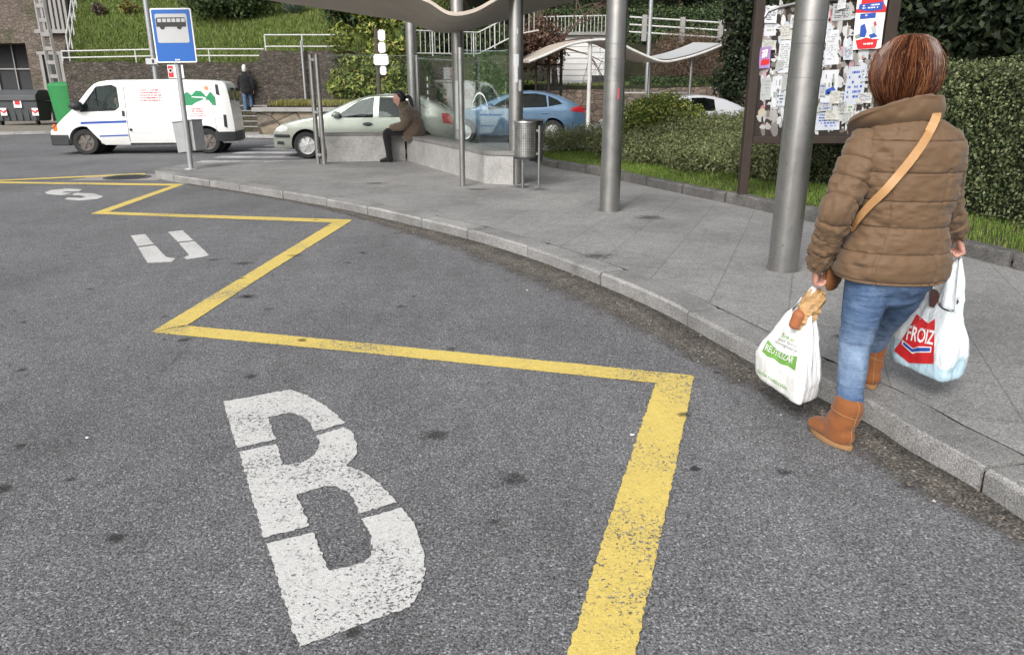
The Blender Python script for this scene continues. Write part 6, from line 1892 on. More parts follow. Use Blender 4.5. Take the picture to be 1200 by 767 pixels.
# ================================================================== PEOPLE
def hand(mb, wrist, fdir, pdir, s=1.0, curl=1.0, thumb_side=1):
    """palm and five fingers; fdir = towards the fingertips, pdir = where the palm faces"""
    f = Vector(fdir).normalized(); pd = Vector(pdir); pd = (pd - f * pd.dot(f)).normalized(); sd = f.cross(pd) * thumb_side
    w = Vector(wrist)
    loft([w - f * .02 * s, w + f * .03 * s, w + f * .085 * s], [(.024 * s, .019 * s), (.036 * s, .017 * s), (.040 * s, .014 * s)], 14, 4, sd, mb=mb)
    for k, (o, ln) in enumerate([(-.030, .060), (-.010, .072), (.011, .076), (.031, .068)]):
        b = w + f * .075 * s + sd * o * s
        pts = [b - f * .02 * s, b]
        d = f.copy(); p = b.copy()
        for j, fr in enumerate((.45, .32, .26)):
            d = (Matrix.Rotation(curl * R((55, 60, 40)[j]), 3, f.cross(pd)) @ d) if True else d
            p = p + d * ln * fr * s; pts.append(p.copy())
        loft(pts, [.0095 * s, .0098 * s, .0090 * s, .0085 * s, .0072 * s], 8, 3, sd, mb=mb)
    b = w + f * .025 * s + sd * .034 * s
    d1 = (f * .7 + sd * .55 + pd * .35).normalized(); d2 = (f * .65 + pd * .75 - sd * .05).normalized()
    loft([b - sd * .015 * s, b, b + d1 * .036 * s, b + d1 * .036 * s + d2 * .03 * s], [.012 * s, .0125 * s, .011 * s, .009 * s], 8, 3, sd, mb=mb)
def head(mb, c, fwd, h=.225, tilt=0.0):
    """a skull with brow, nose, mouth, chin and ears; c = centre of the head"""
    f = Vector(fwd); f.z = 0; f.normalize(); up = Vector((0, 0, 1)); r = f.cross(up)
    Mx = Matrix((r, f, up)).transposed() @ Matrix.Rotation(-tilt, 3, 'X')
    q = lambda x, y, z: Vector(c) + Mx @ Vector((x * h, y * h, z * h))
    loft([q(0, -.02, -.46), q(0, .02, -.36), q(0, .0, -.18), q(0, -.02, .05), q(0, -.03, .25), q(0, -.03, .42), q(0, -.03, .5)],
         [(.10 * h, .13 * h), (.24 * h, .33 * h), (.31 * h, .40 * h), (.345 * h, .44 * h), (.34 * h, .44 * h), (.22 * h, .30 * h), (.05 * h, .08 * h)], 18, 4, Mx @ Vector((1, 0, 0)), mb=mb)
    loft([q(0, .40, .08), q(0, .47, -.06), q(0, .43, -.12)], [(.04 * h, .03 * h), (.065 * h, .06 * h), (.05 * h, .03 * h)], 8, 3, Mx @ Vector((1, 0, 0)), mb=mb)
    loft([q(-.12, .35, -.25), q(0, .39, -.25), q(.12, .35, -.25)], [.02 * h, .04 * h, .02 * h], 8, 3, (0, 0, 1), mb=mb)
    loft([q(0, .33, -.42), q(0, .36, -.40)], [.09 * h, .07 * h], 8, 2, Mx @ Vector((1, 0, 0)), mb=mb)
    for s in (-1, 1):
        loft([q(s * .335, -.05, -.16), q(s * .375, -.07, -.02), q(s * .36, -.08, .08)], [(.02 * h, .06 * h), (.03 * h, .10 * h), (.02 * h, .07 * h)], 8, 3, Mx @ Vector((1, 0, 0)), mb=mb)
    return q
def eyes(q, root, body):
    for s in (-1, 1):
        mb = MB(); c_ = q(s * .155, .375, .035); mb.lathe([(0, -.009), (.007, -.006), (.009, 0), (.007, .006), (0, .009)], c_, 10); adopt_ = mb.build('eye', M['ink_black'], root, smooth=60)

# ------------------------------------------------------------------ the woman with two shopping bags
WX, WY = 1.65, 3.22
t = thing('person', 'woman seen from behind in a brown quilted jacket carrying two plastic bags', 'woman', (WX, WY, 0))
HL, HR = Vector((1.388, 3.345, .700)), Vector((2.085, 3.42, .825))     # knuckles of the left and right fist
shL, elL, wrL = Vector((1.475, 3.22, 1.335)), Vector((1.370, 3.175, 1.045)), Vector((1.374, 3.30, .785))
shR, elR, wrR = Vector((1.815, 3.26, 1.325)), Vector((1.912, 3.333, 1.072)), Vector((2.042, 3.405, .905))
hipL, knL, anL = Vector((1.572, 3.20, .82)), Vector((1.545, 3.19, .45)), Vector((1.513, 3.09, .13))
hipR, knR, anR = Vector((1.745, 3.24, .82)), Vector((1.775, 3.40, .52)), Vector((1.792, 3.545, .24))
HC = Vector((1.612, 3.245, 1.592))
mb = MB()
qh = head(mb, HC, (-.12, 1, 0), .225)
loft([HC + Vector((0, -.02, -.16)), (1.63, 3.215, 1.40), (1.645, 3.21, 1.32)], [.058, .062, .09], 16, 4, (1, 0, 0), mb=mb)
loft([(1.645, 3.21, 1.40), (1.65, 3.21, 1.30), (1.655, 3.21, 1.10), (1.66, 3.22, .92), (1.66, 3.21, .78)], [(.06, .06), (.15, .09), (.165, .10), (.155, .095), (.15, .10)], 20, 4, (1, 0, 0), mb=mb)
for a, b_, c_ in ((shL, elL, wrL), (shR, elR, wrR)): loft([a, a.lerp(b_, .5), b_, b_.lerp(c_, .5), c_], [.052, .046, .038, .036, .026], 14, 4, (0, 1, 0), mb=mb)
for a, b_, c_ in ((hipL, knL, anL), (hipR, knR, anR)): loft([a, a.lerp(b_, .5), b_, b_.lerp(c_, .35), c_], [.085, .072, .046, .036, .030], 14, 4, (1, 0, 0), mb=mb)
hand(mb, wrL, (HL - wrL), (1, -.25, 0), 1.0, 1.15, -1)
hand(mb, wrR, (HR - wrR), (-1, .2, 0), 1.0, 1.15, 1)
loft([anL, anL + Vector((0, .03, -.06)), (1.47, 3.22, .05)], [.035, .04, .03], 10, 3, (1, 0, 0), mb=mb); loft([anR, anR + Vector((0, .03, -.04)), (1.81, 3.60, .17)], [.035, .04, .03], 10, 3, (1, 0, 0), mb=mb)
woman_body = remeshed(mb, 'body', M['skin'], t, .0042, 3)
eyes(qh, t, woman_body)
# jeans
mb = MB()
loft([(1.66, 3.205, .93), (1.66, 3.20, .84), (1.66, 3.205, .75), (1.66, 3.21, .69)], [(.185, .125), (.195, .140), (.185, .135), (.15, .10)], 28, 5, (1, 0, 0), mb=mb)
loft([(1.575, 3.205, .82), (1.560, 3.20, .66), (1.543, 3.19, .46), (1.527, 3.15, .32), (1.513, 3.105, .18)], [(.10, .115), (.090, .10), (.068, .073), (.061, .065), (.056, .059)], 24, 8, (1, 0, 0), mb=mb)
loft([(1.745, 3.215, .82), (1.758, 3.28, .67), (1.775, 3.40, .52), (1.784, 3.46, .45), (1.791, 3.53, .33)], [(.10, .115), (.090, .10), (.070, .076), (.063, .067), (.056, .06)], 24, 8, (1, 0, 0), mb=mb)
jeans = remeshed(mb, 'jeans', M['denim'], t, .0065, 6)
def jean_fold(P, N):
    Q = P * np.array((7, 7, 26)); Q[:, 2] += 4 * P[:, 0]
    kneeL = np.exp(-((P[:, 2] - .47) / .10) ** 2) + np.exp(-((P[:, 2] - .25) / .08) ** 2) + .7 * np.exp(-((P[:, 2] - .72) / .09) ** 2)
    return (-.0062 * np.abs(noise3(Q)) + .002) * (.25 + kneeL) + .0022 * noise3(P * 30)
displace(jeans, jean_fold)
mb = MB()                                              # side and inner seams, back pockets
for nm, sx in (('back_pocket', 1.575), ('back_pocket', 1.75)):
    bv = bvh_of(jeans); V = []
    for i in range(7):
        for k in range(7):
            x = sx - .062 + .124 * k / 6 * (1 - .12 * (1 - i / 6)) ; z = .70 + .11 * i / 6
            h = bv.ray_cast(Vector((x, 2.5, z)), Vector((0, 1, 0)))
            V.append(tuple(h[0] + h[1] * .003) if h[0] else (x, 3.09, z))
    p_ = MB(); p_.add(V, [(i * 7 + k, i * 7 + k + 1, (i + 1) * 7 + k + 1, (i + 1) * 7 + k) for i in range(6) for k in range(6)]); p_.build(nm, M['denim'], jeans, smooth=60)
# boots
def boot(an, heel, toe, z0, sole_z=.024, ht=.265):
    hl, to = Vector((heel[0], heel[1], z0)), Vector((toe[0], toe[1], z0)); d = (to - hl).normalized(); sx = d.cross(Vector((0, 0, 1)))
    mb = MB(); b = hl + d * .085
    shaft = an
    loft([b + Vector((0, 0, .035)), b + Vector((0, 0, .10)), b.lerp(Vector((shaft.x, shaft.y, z0)), .6) + Vector((0, 0, ht * .68)), Vector((shaft.x, shaft.y, z0 + ht))], [(.048, .075), (.056, .072), (.064, .068), (.067, .069)], 22, 6, tuple(sx), mb=mb)
    loft([hl + d * .03 + Vector((0, 0, .05)), hl + d * .10 + Vector((0, 0, .058)), hl + d * .17 + Vector((0, 0, .05)), hl + d * .225 + Vector((0, 0, .044)), to - d * .02 + Vector((0, 0, .04))], [(.042, .040), (.050, .046), (.053, .040), (.050, .032), (.030, .022)], 20, 6, tuple(sx), mb=mb)
    o = remeshed(mb, 'boot', M['suede'], t, .0055, 6)
    displace(o, lambda P, N: .0035 * noise3(P * np.array((16, 16, 34))) + .0012 * noise3(P * 60))
    sm = MB(); out = []
    for k in range(36):
        a = 2 * PI * k / 36; u = .5 + .5 * math.cos(a); w = .040 + .014 * math.sin(PI * u ** .8)
        if u > .9: w *= 1 - .25 * (u - .9) / .1
        q_ = hl + d * (-.006 + u * ((to - hl).length + .012)) + sx * math.sin(a) * w * (1.0 if True else 1)
        out.append((q_.x, q_.y))
    sm.prism(out, z0 + .001, z0 + sole_z); sm.build('sole', M['sole'], o, bevel=.005)
    for zz, rr_ in ((z0 + .155, 1.0),):                # stitched seams
        bv = bvh_of(o); mbs = MB(); ring = []
        for k in range(33):
            a = 2 * PI * k / 32; c0 = b.lerp(Vector((shaft.x, shaft.y, z0)), .5); c0.z = zz - .02 * math.cos(a)
            dv_ = Vector((math.cos(a), math.sin(a), 0)); h = bv.ray_cast(c0 + dv_ * .2, -dv_)
            if h[0]: ring.append(h[0] + dv_ * .0006)
        if len(ring) > 10: mbs.tube(ring, .0022, 5, False); mbs.build('seam', M['sole'], o)
    hb = (hl - Vector((shaft.x, shaft.y, z0))).normalized()
    bv = bvh_of(o); line = []
    for k in range(14):
        z = z0 + .03 + .22 * k / 13; c0 = b.lerp(Vector((shaft.x, shaft.y, z0)), k / 13); c0.z = z
        h = bv.ray_cast(c0 - d * .3, d)
        if h[0]: line.append(h[0] - d * .0006)
    if len(line) > 3: mbs = MB(); mbs.tube(line, .0022, 5, False); mbs.build('seam', M['sole'], o)
    return o
boot(Vector((1.513, 3.105, 0)), (1.514, 3.035), (1.430, 3.277), .0, ht=.20)
boot(Vector((1.792, 3.53, 0)), (1.787, 3.455), (1.83, 3.715), .1215, ht=.355)
# jacket: a padded trunk with quilting seams, two sleeves and a wide collar
SEAMZ = [.775, .885, .995, 1.105, 1.22, 1.345, 1.43]
def groove(d, w): return np.exp(-(d / w) ** 2)
def trunk():
    zs = [.765, .79, .84, .90, 1.0, 1.10, 1.20, 1.28, 1.34, 1.39, 1.425, 1.45]
    cx = [1.662, 1.662, 1.663, 1.664, 1.666, 1.666, 1.664, 1.661, 1.657, 1.650, 1.642, 1.638]
    A = [.226, .238, .233, .218, .188, .195, .212, .222, .208, .165, .118, .100]
    Bb = [.155, .163, .162, .157, .148, .152, .156, .155, .145, .125, .105, .095]
    n, m_ = 190, 330
    zz = np.linspace(zs[0], zs[-1], m_)
    kz = catmull([np.array((a, b, c_, d)) for a, b, c_, d in zip(zs, cx, A, Bb)], 12); kz = np.array(kz)
    V = np.zeros((m_, n, 3)); q = np.linspace(0, 2 * PI, n, endpoint=False)
    for i, z in enumerate(zz):
        c0, a, b_ = (np.interp(z, kz[:, 0], kz[:, j]) for j in (1, 2, 3))
        cq, sq = np.cos(q), np.sin(q)
        e = 2 / 2.35
        x = np.sign(cq) * np.abs(cq) ** e * a; y = np.sign(sq) * np.abs(sq) ** e * b_
        # quilting: the back panel (angles near -90 deg) has wide channels, the side panels finer ones
        lat = x / a
        side = np.clip((np.abs(lat + .06) - .52) / .03, 0, 1)
        sz = np.array(SEAMZ); up = sz[np.searchsorted(sz, z, side='right')] if z < sz[-1] else z + .1; lo = sz[max(np.searchsorted(sz, z, side='right') - 1, 0)]
        if up - lo < 1e-4: lo = up - .05
        fr = (z - lo) / (up - lo)
        tilt = .012 * lat
        puff = .0070 * max(0, math.sin(PI * min(max(fr, 0), 1))) ** .42
        fine = .0042 * np.sqrt(np.abs(np.sin(PI * fr * 2))) + .002 * puff / .0070
        d = puff * (1 - side) + fine * side * (.6 if z > 1.2 else 1)
        seam = .007 * (groove((np.abs(lat + .06) - .53) * a, .006) if z < 1.24 else 0)
        P = np.stack([x * 7, y * 7, np.full(n, z * 18)], 1)
        P2 = np.stack([x * 26, y * 26, np.full(n, z * 40)], 1)
        wr = .0055 * noise3(P) + .0036 * noise3(P2) * (1 + 1.2 * side) + .0016 * noise3(P2 * 2.1)
        near_seam = np.exp(-(min(abs(fr), abs(1 - fr)) * (up - lo) / .018) ** 2)
        d = d - .0045 * math.exp(-(min(abs(fr), abs(1 - fr)) * (up - lo) / .0042) ** 2)
        P3 = np.stack([x * 60, y * 60, np.full(n, z * 8)], 1)
        wr = wr + .0036 * noise3(P3) * near_seam                      # small gathers along the stitching
        r_ = np.sqrt(x * x + y * y)
        f = 1 + (d - seam + wr) / r_
        V[i, :, 0] = c0 + x * f; V[i, :, 1] = 3.215 + y * f; V[i, :, 2] = z + tilt * 0 + .010 * np.sin(q) * (z < .80) + .006 * noise3(np.stack([x * 9, y * 9, np.full(n, 2.)], 1)) * math.exp(-((z - .765) / .02) ** 2)
    F = []
    for i in range(m_ - 1):
        for k in range(n): F.append((i * n + k, i * n + (k + 1) % n, (i + 1) * n + (k + 1) % n, (i + 1) * n + k))
    vs = [tuple(p) for p in V.reshape(-1, 3)]
    # the hem turns in
    b0 = len(vs)
    for k in range(n):
        p = V[0, k]; vs.append((1.662 + (p[0] - 1.662) * .90, 3.215 + (p[1] - 3.215) * .90, p[2] + .012))
    for k in range(n): F.append((k, b0 + k, b0 + (k + 1) % n, (k + 1) % n))
    mb = MB(); mb.add(vs, F); return mb.build('jacket', M['jacket'], t, smooth=80)
jacket = trunk()
def sleeve(a, b_, c_, rad, seams, s):
    L0 = (b_ - a).length + (c_ - b_).length
    def disp(L, q, fr):
        u = (L - .05) / (L0) * seams
        f = u - math.floor(u)
        puff = .0055 * abs(math.sin(PI * f)) ** .45
        puff -= .0045 * math.exp(-(min(f, 1 - f) * (L0 / seams) / .005) ** 2)
        p = np.array([[math.cos(q) * 2.0 + s * 7, math.sin(q) * 2.0, L * 16]])
        p2 = np.array([[math.cos(q) * 3.2, math.sin(q) * 3.2 + s, L * 46]])
        w = .0065 * noise3(p)[0] + .0045 * noise3(p2)[0] * (1 + 1.3 * fr) + .002 * noise3(p2 * 2.3)[0]
        return puff + w
    return loft([a, a.lerp(b_, .33), a.lerp(b_, .66), b_, b_.lerp(c_, .4), b_.lerp(c_, .75), c_], rad, 72, 36, (0, 1, 0), disp=disp).build('sleeve', M['jacket'], t, smooth=80)
slL = sleeve(Vector((1.488, 3.22, 1.33)), Vector((1.368, 3.165, 1.05)), Vector((1.372, 3.295, .790)), [(.080, .074), (.079, .074), (.074, .070), (.068, .066), (.062, .060), (.055, .053), (.044, .043)], 7, 1)
slR = sleeve(Vector((1.822, 3.255, 1.33)), Vector((1.918, 3.33, 1.07)), Vector((2.030, 3.40, .915)), [(.080, .074), (.078, .072), (.071, .068), (.064, .062), (.058, .056), (.051, .049), (.042, .041)], 7, 2)
# collar: a soft wide funnel, open in front and folded out on her left
V, F = [], []
n, m_ = 90, 16
for i in range(m_):
    v = i / (m_ - 1)
    for k in range(n):
        u = -1 + 2 * k / (n - 1)                       # -1 left front, 0 back, +1 right front
        a = -PI / 2 + (-u) * PI * .86 if False else -PI / 2 + u * PI * .84
        dirv = np.array((math.cos(a), math.sin(a), 0))
        left = max(0, -u)
        flare = .004 + .085 * left ** 1.3
        rx, ry = .112 + flare * v * 1.5 + .016 * math.sin(PI * v), .104 + flare * v + .016 * math.sin(PI * v)
        h = .110 - .070 * left ** 1.1 - .02 * max(0, u) ** 2
        zb = 1.425 - .025 * abs(u) ** 2 - .085 * left ** 1.5
        fold = max(0, v - .72) / .28                     # the rim rolls over
        z = zb + h * (v if v < .72 else .72 + .28 * math.sin(fold * PI / 2) * .6)
        p = np.array((1.632 + dirv[0] * rx - .012 * v, 3.215 + dirv[1] * ry, z))
        w = .006 * noise3(np.array([[u * 5, v * 2.5, 3.]]))[0] + .004 * noise3(np.array([[u * 13, v * 4, 8.]]))[0]
        p = p + dirv * (w + .010 * fold)
        V.append(tuple(p))
for i in range(m_ - 1):
    for k in range(n - 1): F.append((i * n + k, i * n + k + 1, (i + 1) * n + k + 1, (i + 1) * n + k))
mb = MB(); mb.add(V, F); collar = mb.build('collar', M['jacket'], t, smooth=80)
sol = collar.modifiers.new('Solidify', 'SOLIDIFY'); sol.thickness = .022; sol.offset = -.2
sb = collar.modifiers.new('Subdivision', 'SUBSURF'); sb.levels = 1; sb.render_levels = 1
# grey shirt hem peeping below the jacket
mb = MB(); loft([(1.655, 3.21, .83), (1.655, 3.21, .752)], [(.205, .148), (.203, .146)], 40, 3, (1, 0, 0), mb=mb, caps=False); mb.build('shirt', surf('grey_shirt', (.25, .26, .28), .9, .15, 30), t, smooth=60)
# hair: a thick layered bob of many strands
mb = MB(); rr = np.random.default_rng(3)
HM = HC + Vector((.0, -.005, .02))
HP = [(0.0, .08, .150), (.12, .36, .141), (.26, .66, .116), (.42, .90, .066), (.6, 1.0, .005), (.72, 1.0, -.04), (.84, .90, -.085), (.94, .75, -.122), (1.05, .60, -.155)]
def hair_pt(az, v, lift=0.0):
    """az: angle round the head (0 = back), v: 0 crown .. 1 tips"""
    r_ = float(np.interp(v, [a for a, _, _ in HP], [b for _, b, _ in HP])); zt = float(np.interp(v, [a for a, _, _ in HP], [c for _, _, c in HP]))
    crown = Vector((-.012, -.03, 0))
    front = max(0, abs(az) / PI - .35) / .65
    zt = zt * (1 - .12 * front)
    return HM + crown * (1 - v) + Vector((math.sin(az) * (.128 * r_ + lift), -math.cos(az) * (.124 * r_ + lift), zt * .94 + lift * .5))
base = MB(); n, m_ = 60, 22; V, F = [], []
for i in range(m_):
    for k in range(n):
        az = -PI * .80 + 2 * PI * .80 * k / (n - 1); V.append(hair_pt(az, i / (m_ - 1), -.006))
for i in range(m_ - 1):
    for k in range(n - 1): F.append((i * n + k, i * n + k + 1, (i + 1) * n + k + 1, (i + 1) * n + k))
V.append(HM + Vector((-.01, -.035, .132))); 
for k in range(n - 1): F.append((k, len(V) - 1, k + 1))
# fringe above the brow
base.add(V, F)
for j in range(n):
    pass
hairmat = mk_hair('auburn_hair', [(0, (.012, .005, .004)), (.35, (.034, .011, .007)), (.58, (.105, .031, .014)), (.82, (.20, .068, .026)), (.94, (.30, .13, .055)), (1, (.40, .22, .12))])
hair = base.build('hair', hairmat, t, smooth=80)
st = MB()
for k in range(5200):
    az = rr.uniform(-PI * .82, PI * .82); lift = rr.uniform(-.004, .008) + .007 * math.sin(az * 9 + 2 * math.sin(az * 3)) * rr.random()
    v0 = rr.uniform(0, .35) if rr.random() < .5 else 0.0; v1 = rr.uniform(.74, 1.05)
    sway = rr.normal(0, .11); wob = rr.uniform(0, 6)
    pts = [hair_pt(az + sway * v + .02 * math.sin(v * 6 + wob), v, lift * min(1, v * 4 + .3)) for v in np.linspace(v0, v1, 8)]
    w = rr.uniform(.0006, .0014)
    st.tube(pts, [w * .6] + [w] * 5 + [w * .8, w * .3], 3, False)
for k in range(1500):                                       # shorter layers lying on top
    az = rr.uniform(-PI * .8, PI * .8); v0 = rr.uniform(0, .25); v1 = rr.uniform(.45, .86); lf_ = rr.uniform(.002, .013); sway = rr.normal(0, .16)
    pts = [hair_pt(az + sway * (v - v0), v, lf_ * (.3 + .7 * (v - v0) / (v1 - v0))) for v in np.linspace(v0, v1, 7)]
    w = rr.uniform(.0006, .0013); st.tube(pts, [w * .6] + [w] * 4 + [w * .7, w * .2], 3, False)
for k in range(220):                                        # loose hairs
    az = rr.uniform(-PI * .8, PI * .8); v0 = rr.uniform(.1, .6); v1 = v0 + rr.uniform(.3, .5); sway = rr.normal(0, .4); lf_ = rr.uniform(.012, .026)
    pts = [hair_pt(az + sway * (v - v0), min(v, 1.05), lf_ * math.sin((v - v0) / (v1 - v0) * PI * .8)) for v in np.linspace(v0, v1, 7)]
    st.tube(pts, .0005, 3, False)
for k in range(260):                                        # the fringe, swept over the brow
    az = rr.uniform(PI * .80, PI * 1.20); lift = rr.uniform(0, .01)
    pts = [hair_pt(az, v, lift) for v in np.linspace(0, .62, 6)]
    st.tube(pts, .0018, 3, False)
st.build('hair_strands', hairmat, hair)
# shoulder bag: strap across the back, pouch at her left hip
sbag = thing('shoulder_bag', 'tan strapped brown leather shoulder bag worn across the brown jacket', 'bag', (1.46, 3.35, .78))
bv = bvh_of(jacket, collar)
cpos = Vector((0, 0, CAM_H))
def cast(px, py, b):
    d = _ray(px, py).normalized(); h = b.ray_cast(cpos, d)
    return h[0], h[1]
path = [(1095, 134), (1089, 150), (1077, 172), (1060, 196), (1042, 217), (1022, 240), (1007, 258), (1000, 268)]
pc = catmull([np.array(p) for p in path], 7)
pts = []
for p in pc:
    h, nrm = cast(p[0], p[1], bv)
    if h is not None: pts.append((h, nrm))
P = [h + Vector((nrm.x, nrm.y, 0)).normalized() * .010 for h, nrm in pts]; N = [nrm for _, nrm in pts]
# carry it on: over the right shoulder to the front, and round the left side to the pouch
head_ = [Vector((1.70, 3.34, 1.33)), Vector((1.735, 3.29, 1.44)), Vector((1.745, 3.235, 1.475))]
tail_ = [Vector((1.43, 3.20, 1.0)), Vector((1.43, 3.25, .93)), aty(978, 318, 3.34) + Vector((0, 0, .08))]
P = head_ + P + tail_; N = [Vector((.2, .9, .3)), Vector((.2, .4, .9)), Vector((.15, -.3, .95))] + N + [Vector((-.9, -.3, 0))] * 3
Pm = [Vector(p) for p in catmull([np.array(p) for p in P[:3] + P[3:-3:6] + P[-3:]], 10)]
def ribbon(P, w, th, ref):
    V, F = [], []
    for i, p in enumerate(P):
        tg = (P[min(i + 1, len(P) - 1)] - P[max(i - 1, 0)]).normalized(); nr = ref(i, p); nr = (nr - tg * nr.dot(tg)).normalized(); sd_ = tg.cross(nr)
        V += [p - sd_ * w / 2, p + sd_ * w / 2, p + sd_ * w / 2 + nr * th, p - sd_ * w / 2 + nr * th]
    for i in range(len(P) - 1):
        for e in range(4): F.append((i * 4 + e, i * 4 + (e + 1) % 4, (i + 1) * 4 + (e + 1) % 4, (i + 1) * 4 + e))
    return V, F
axis0, axis1 = Vector((1.66, 3.215, .6)), Vector((1.64, 3.215, 1.6))
def outn(i, p):
    c0 = axis0.lerp(axis1, min(max((p.z - .6), 0), 1)); d = p - c0; d.z = .25 if p.z > 1.38 else 0
    return d.normalized()
V, F = ribbon(Pm, .034, .005, outn); mb = MB(); mb.add(V, F); mb.build('strap', M['strap'], sbag, smooth=50)
mb = MB(); pc_ = aty(978, 318, 3.34)
loft([pc_ + Vector((0, 0, .085)), pc_ + Vector((0, .0, .05)), pc_ + Vector((0, 0, -.04)), pc_ + Vector((0, 0, -.075))], [(.06, .014), (.075, .022), (.075, .026), (.058, .016)], 22, 5, (.7, .7, 0), mb=mb)
pouch = mb.build('pouch', M['pouch'], sbag, smooth=60)
displace(pouch, lambda P, N: .004 * noise3(P * 22))

# ------------------------------------------------------------------ plastic bags
def plastic_bag(name, label, hold, corners, ztop, mat, straps, rim_shape, seedv):
    """a filled carrier bag: rounded box bottom, walls drawn up to the fist"""
    root = thing(name, label, 'shopping bag', hold, 0, 'plastic shopping bags in the woman\'s hands')
    C4 = [Vector(c_) for c_ in corners]
    n = 72; V, F = [], []
    cen = sum(C4, Vector()) / 4
    def base_pt(s):
        s = s % 1 * 4; i = int(s) % 4; u = s - int(s)
        a, b_ = C4[i], C4[(i + 1) % 4]
        p = a.lerp(b_, u)
        r_ = min(u, 1 - u) * 2                                 # rounded corners
        return p + (cen - p) * .10 * (1 - min(1, r_ * 3.2)) ** 2
    m_ = 46
    for i in range(m_):
        v = i / (m_ - 1)
        for k in range(n):
            s = k / n; b_ = base_pt(s)
            zb = b_.z
            if v < .10:
                q = v / .10; p = cen.lerp(b_, .86 + .14 * math.sin(q * PI / 2)); z = zb - .012 + .02 * (1 - math.cos(q * PI / 2))
            else:
                q = (v - .10) / .90
                z = zb + .008 + q * (rim_shape(s) - zb - .008)
                zz = (z - zb) / (hold.z - zb)
                shrink = 1 - max(0, zz - .22) / .78 * .93
                tgt = Vector((hold.x, hold.y, 0))
                p = Vector((b_.x, b_.y, 0)) * shrink + tgt * (1 - shrink)
                bul = .011 * math.sin(min(1, zz / .5) * PI); d = (Vector((b_.x, b_.y, 0)) - Vector((cen.x, cen.y, 0))).normalized(); p += d * bul
            V.append(np.array((p.x, p.y, z)))
    V = np.array(V); c2 = np.array((cen.x, cen.y, 0))
    d = V - c2; d[:, 2] = 0; d /= np.linalg.norm(d, axis=1)[:, None] + 1e-6
    tv = np.repeat(np.linspace(0, 1, m_), n); sk = np.tile(np.linspace(0, 1, n, endpoint=False), m_)
    pl_ = np.stack([np.cos(sk * 2 * PI) * 6 + seedv, np.sin(sk * 2 * PI) * 6, tv * 1.6], 1)
    V = V + d * (.011 * noise3(pl_) * (.3 + tv) + .005 * noise3(pl_ * 2.3) + .008 * noise3(V * 13 + seedv) - .013 * np.abs(noise3(V * np.array((10, 10, 5)) + seedv * 2)) * (.25 + tv) - .006 * np.abs(noise3(V * 24 + seedv)))[:, None]
    for i in range(m_ - 1):
        for k in range(n): F.append((i * n + k, i * n + (k + 1) % n, (i + 1) * n + (k + 1) % n, (i + 1) * n + k))
    vs = [tuple(p) for p in V]; vs.append((cen.x, cen.y, cen.z - .010)); F += [((k + 1) % n, k, len(vs) - 1) for k in range(n)]
    mb = MB(); mb.add(vs, F); o = mb.build('bag_body', mat, root, smooth=75)
    for nm, ss in straps:
        pts = [Vector(vs[(m_ - 2) * n + int(round(q * n)) % n]) for q in ss]
        mid = sum(pts, Vector()) / len(pts)
        W0 = (pts[-1] - pts[0])
        V2, F2 = [], []; mm = 14
        for i in range(mm):
            u = i / (mm - 1)
            p = mid.lerp(hold, u); w = W0 * (1 - u) ** .8 * .92 + W0.normalized() * .02
            for k in range(9):
                f = k / 8 - .5; b2 = .010 * math.cos(f * 9 + u * 4) * (1 - u * .5)
                nr = W0.cross(hold - mid).normalized(); V2.append(p + w * f + nr * b2)
        for i in range(mm - 1):
            for k in range(8): F2.append((i * 9 + k, i * 9 + k + 1, (i + 1) * 9 + k + 1, (i + 1) * 9 + k))
        m3 = MB(); m3.add(V2, F2); h = m3.build('bag_handle', mat, root, smooth=75)
        sdf = h.modifiers.new('Solidify', 'SOLIDIFY'); sdf.thickness = .002
    return root, o
def decal(name, poly, bvh, mat, par, off=.0025, res=3.0, label=None):
    """ink on a curved surface: the outline is laid on it through a fine grid"""
    bm = bmesh.new(); vs = [bm.verts.new((x, y, 0)) for x, y in poly]; f = bm.faces.new(vs)
    bmesh.ops.triangulate(bm, faces=[f])
    xs_ = [p[0] for p in poly]; ys_ = [p[1] for p in poly]
    x = math.ceil(min(xs_) / res) * res
    while x < max(xs_):
        bmesh.ops.bisect_plane(bm, geom=bm.verts[:] + bm.edges[:] + bm.faces[:], plane_co=(x, 0, 0), plane_no=(1, 0, 0)); x += res
    y = math.ceil(min(ys_) / res) * res
    while y < max(ys_):
        bmesh.ops.bisect_plane(bm, geom=bm.verts[:] + bm.edges[:] + bm.faces[:], plane_co=(0, y, 0), plane_no=(0, 1, 0)); y += res
    bad = []
    for v in bm.verts:
        h, nrm = cast(v.co.x, v.co.y, bvh)
        if h is None: bad.append(v); continue
        if nrm.dot(_ray(v.co.x, v.co.y)) > 0: nrm = -nrm
        v.co = h + nrm * off
    bmesh.ops.delete(bm, geom=bad, context='VERTS')
    me = bpy.data.meshes.new(name); bm.to_mesh(me); bm.free()
    return link_mesh(name, me, mat, par)
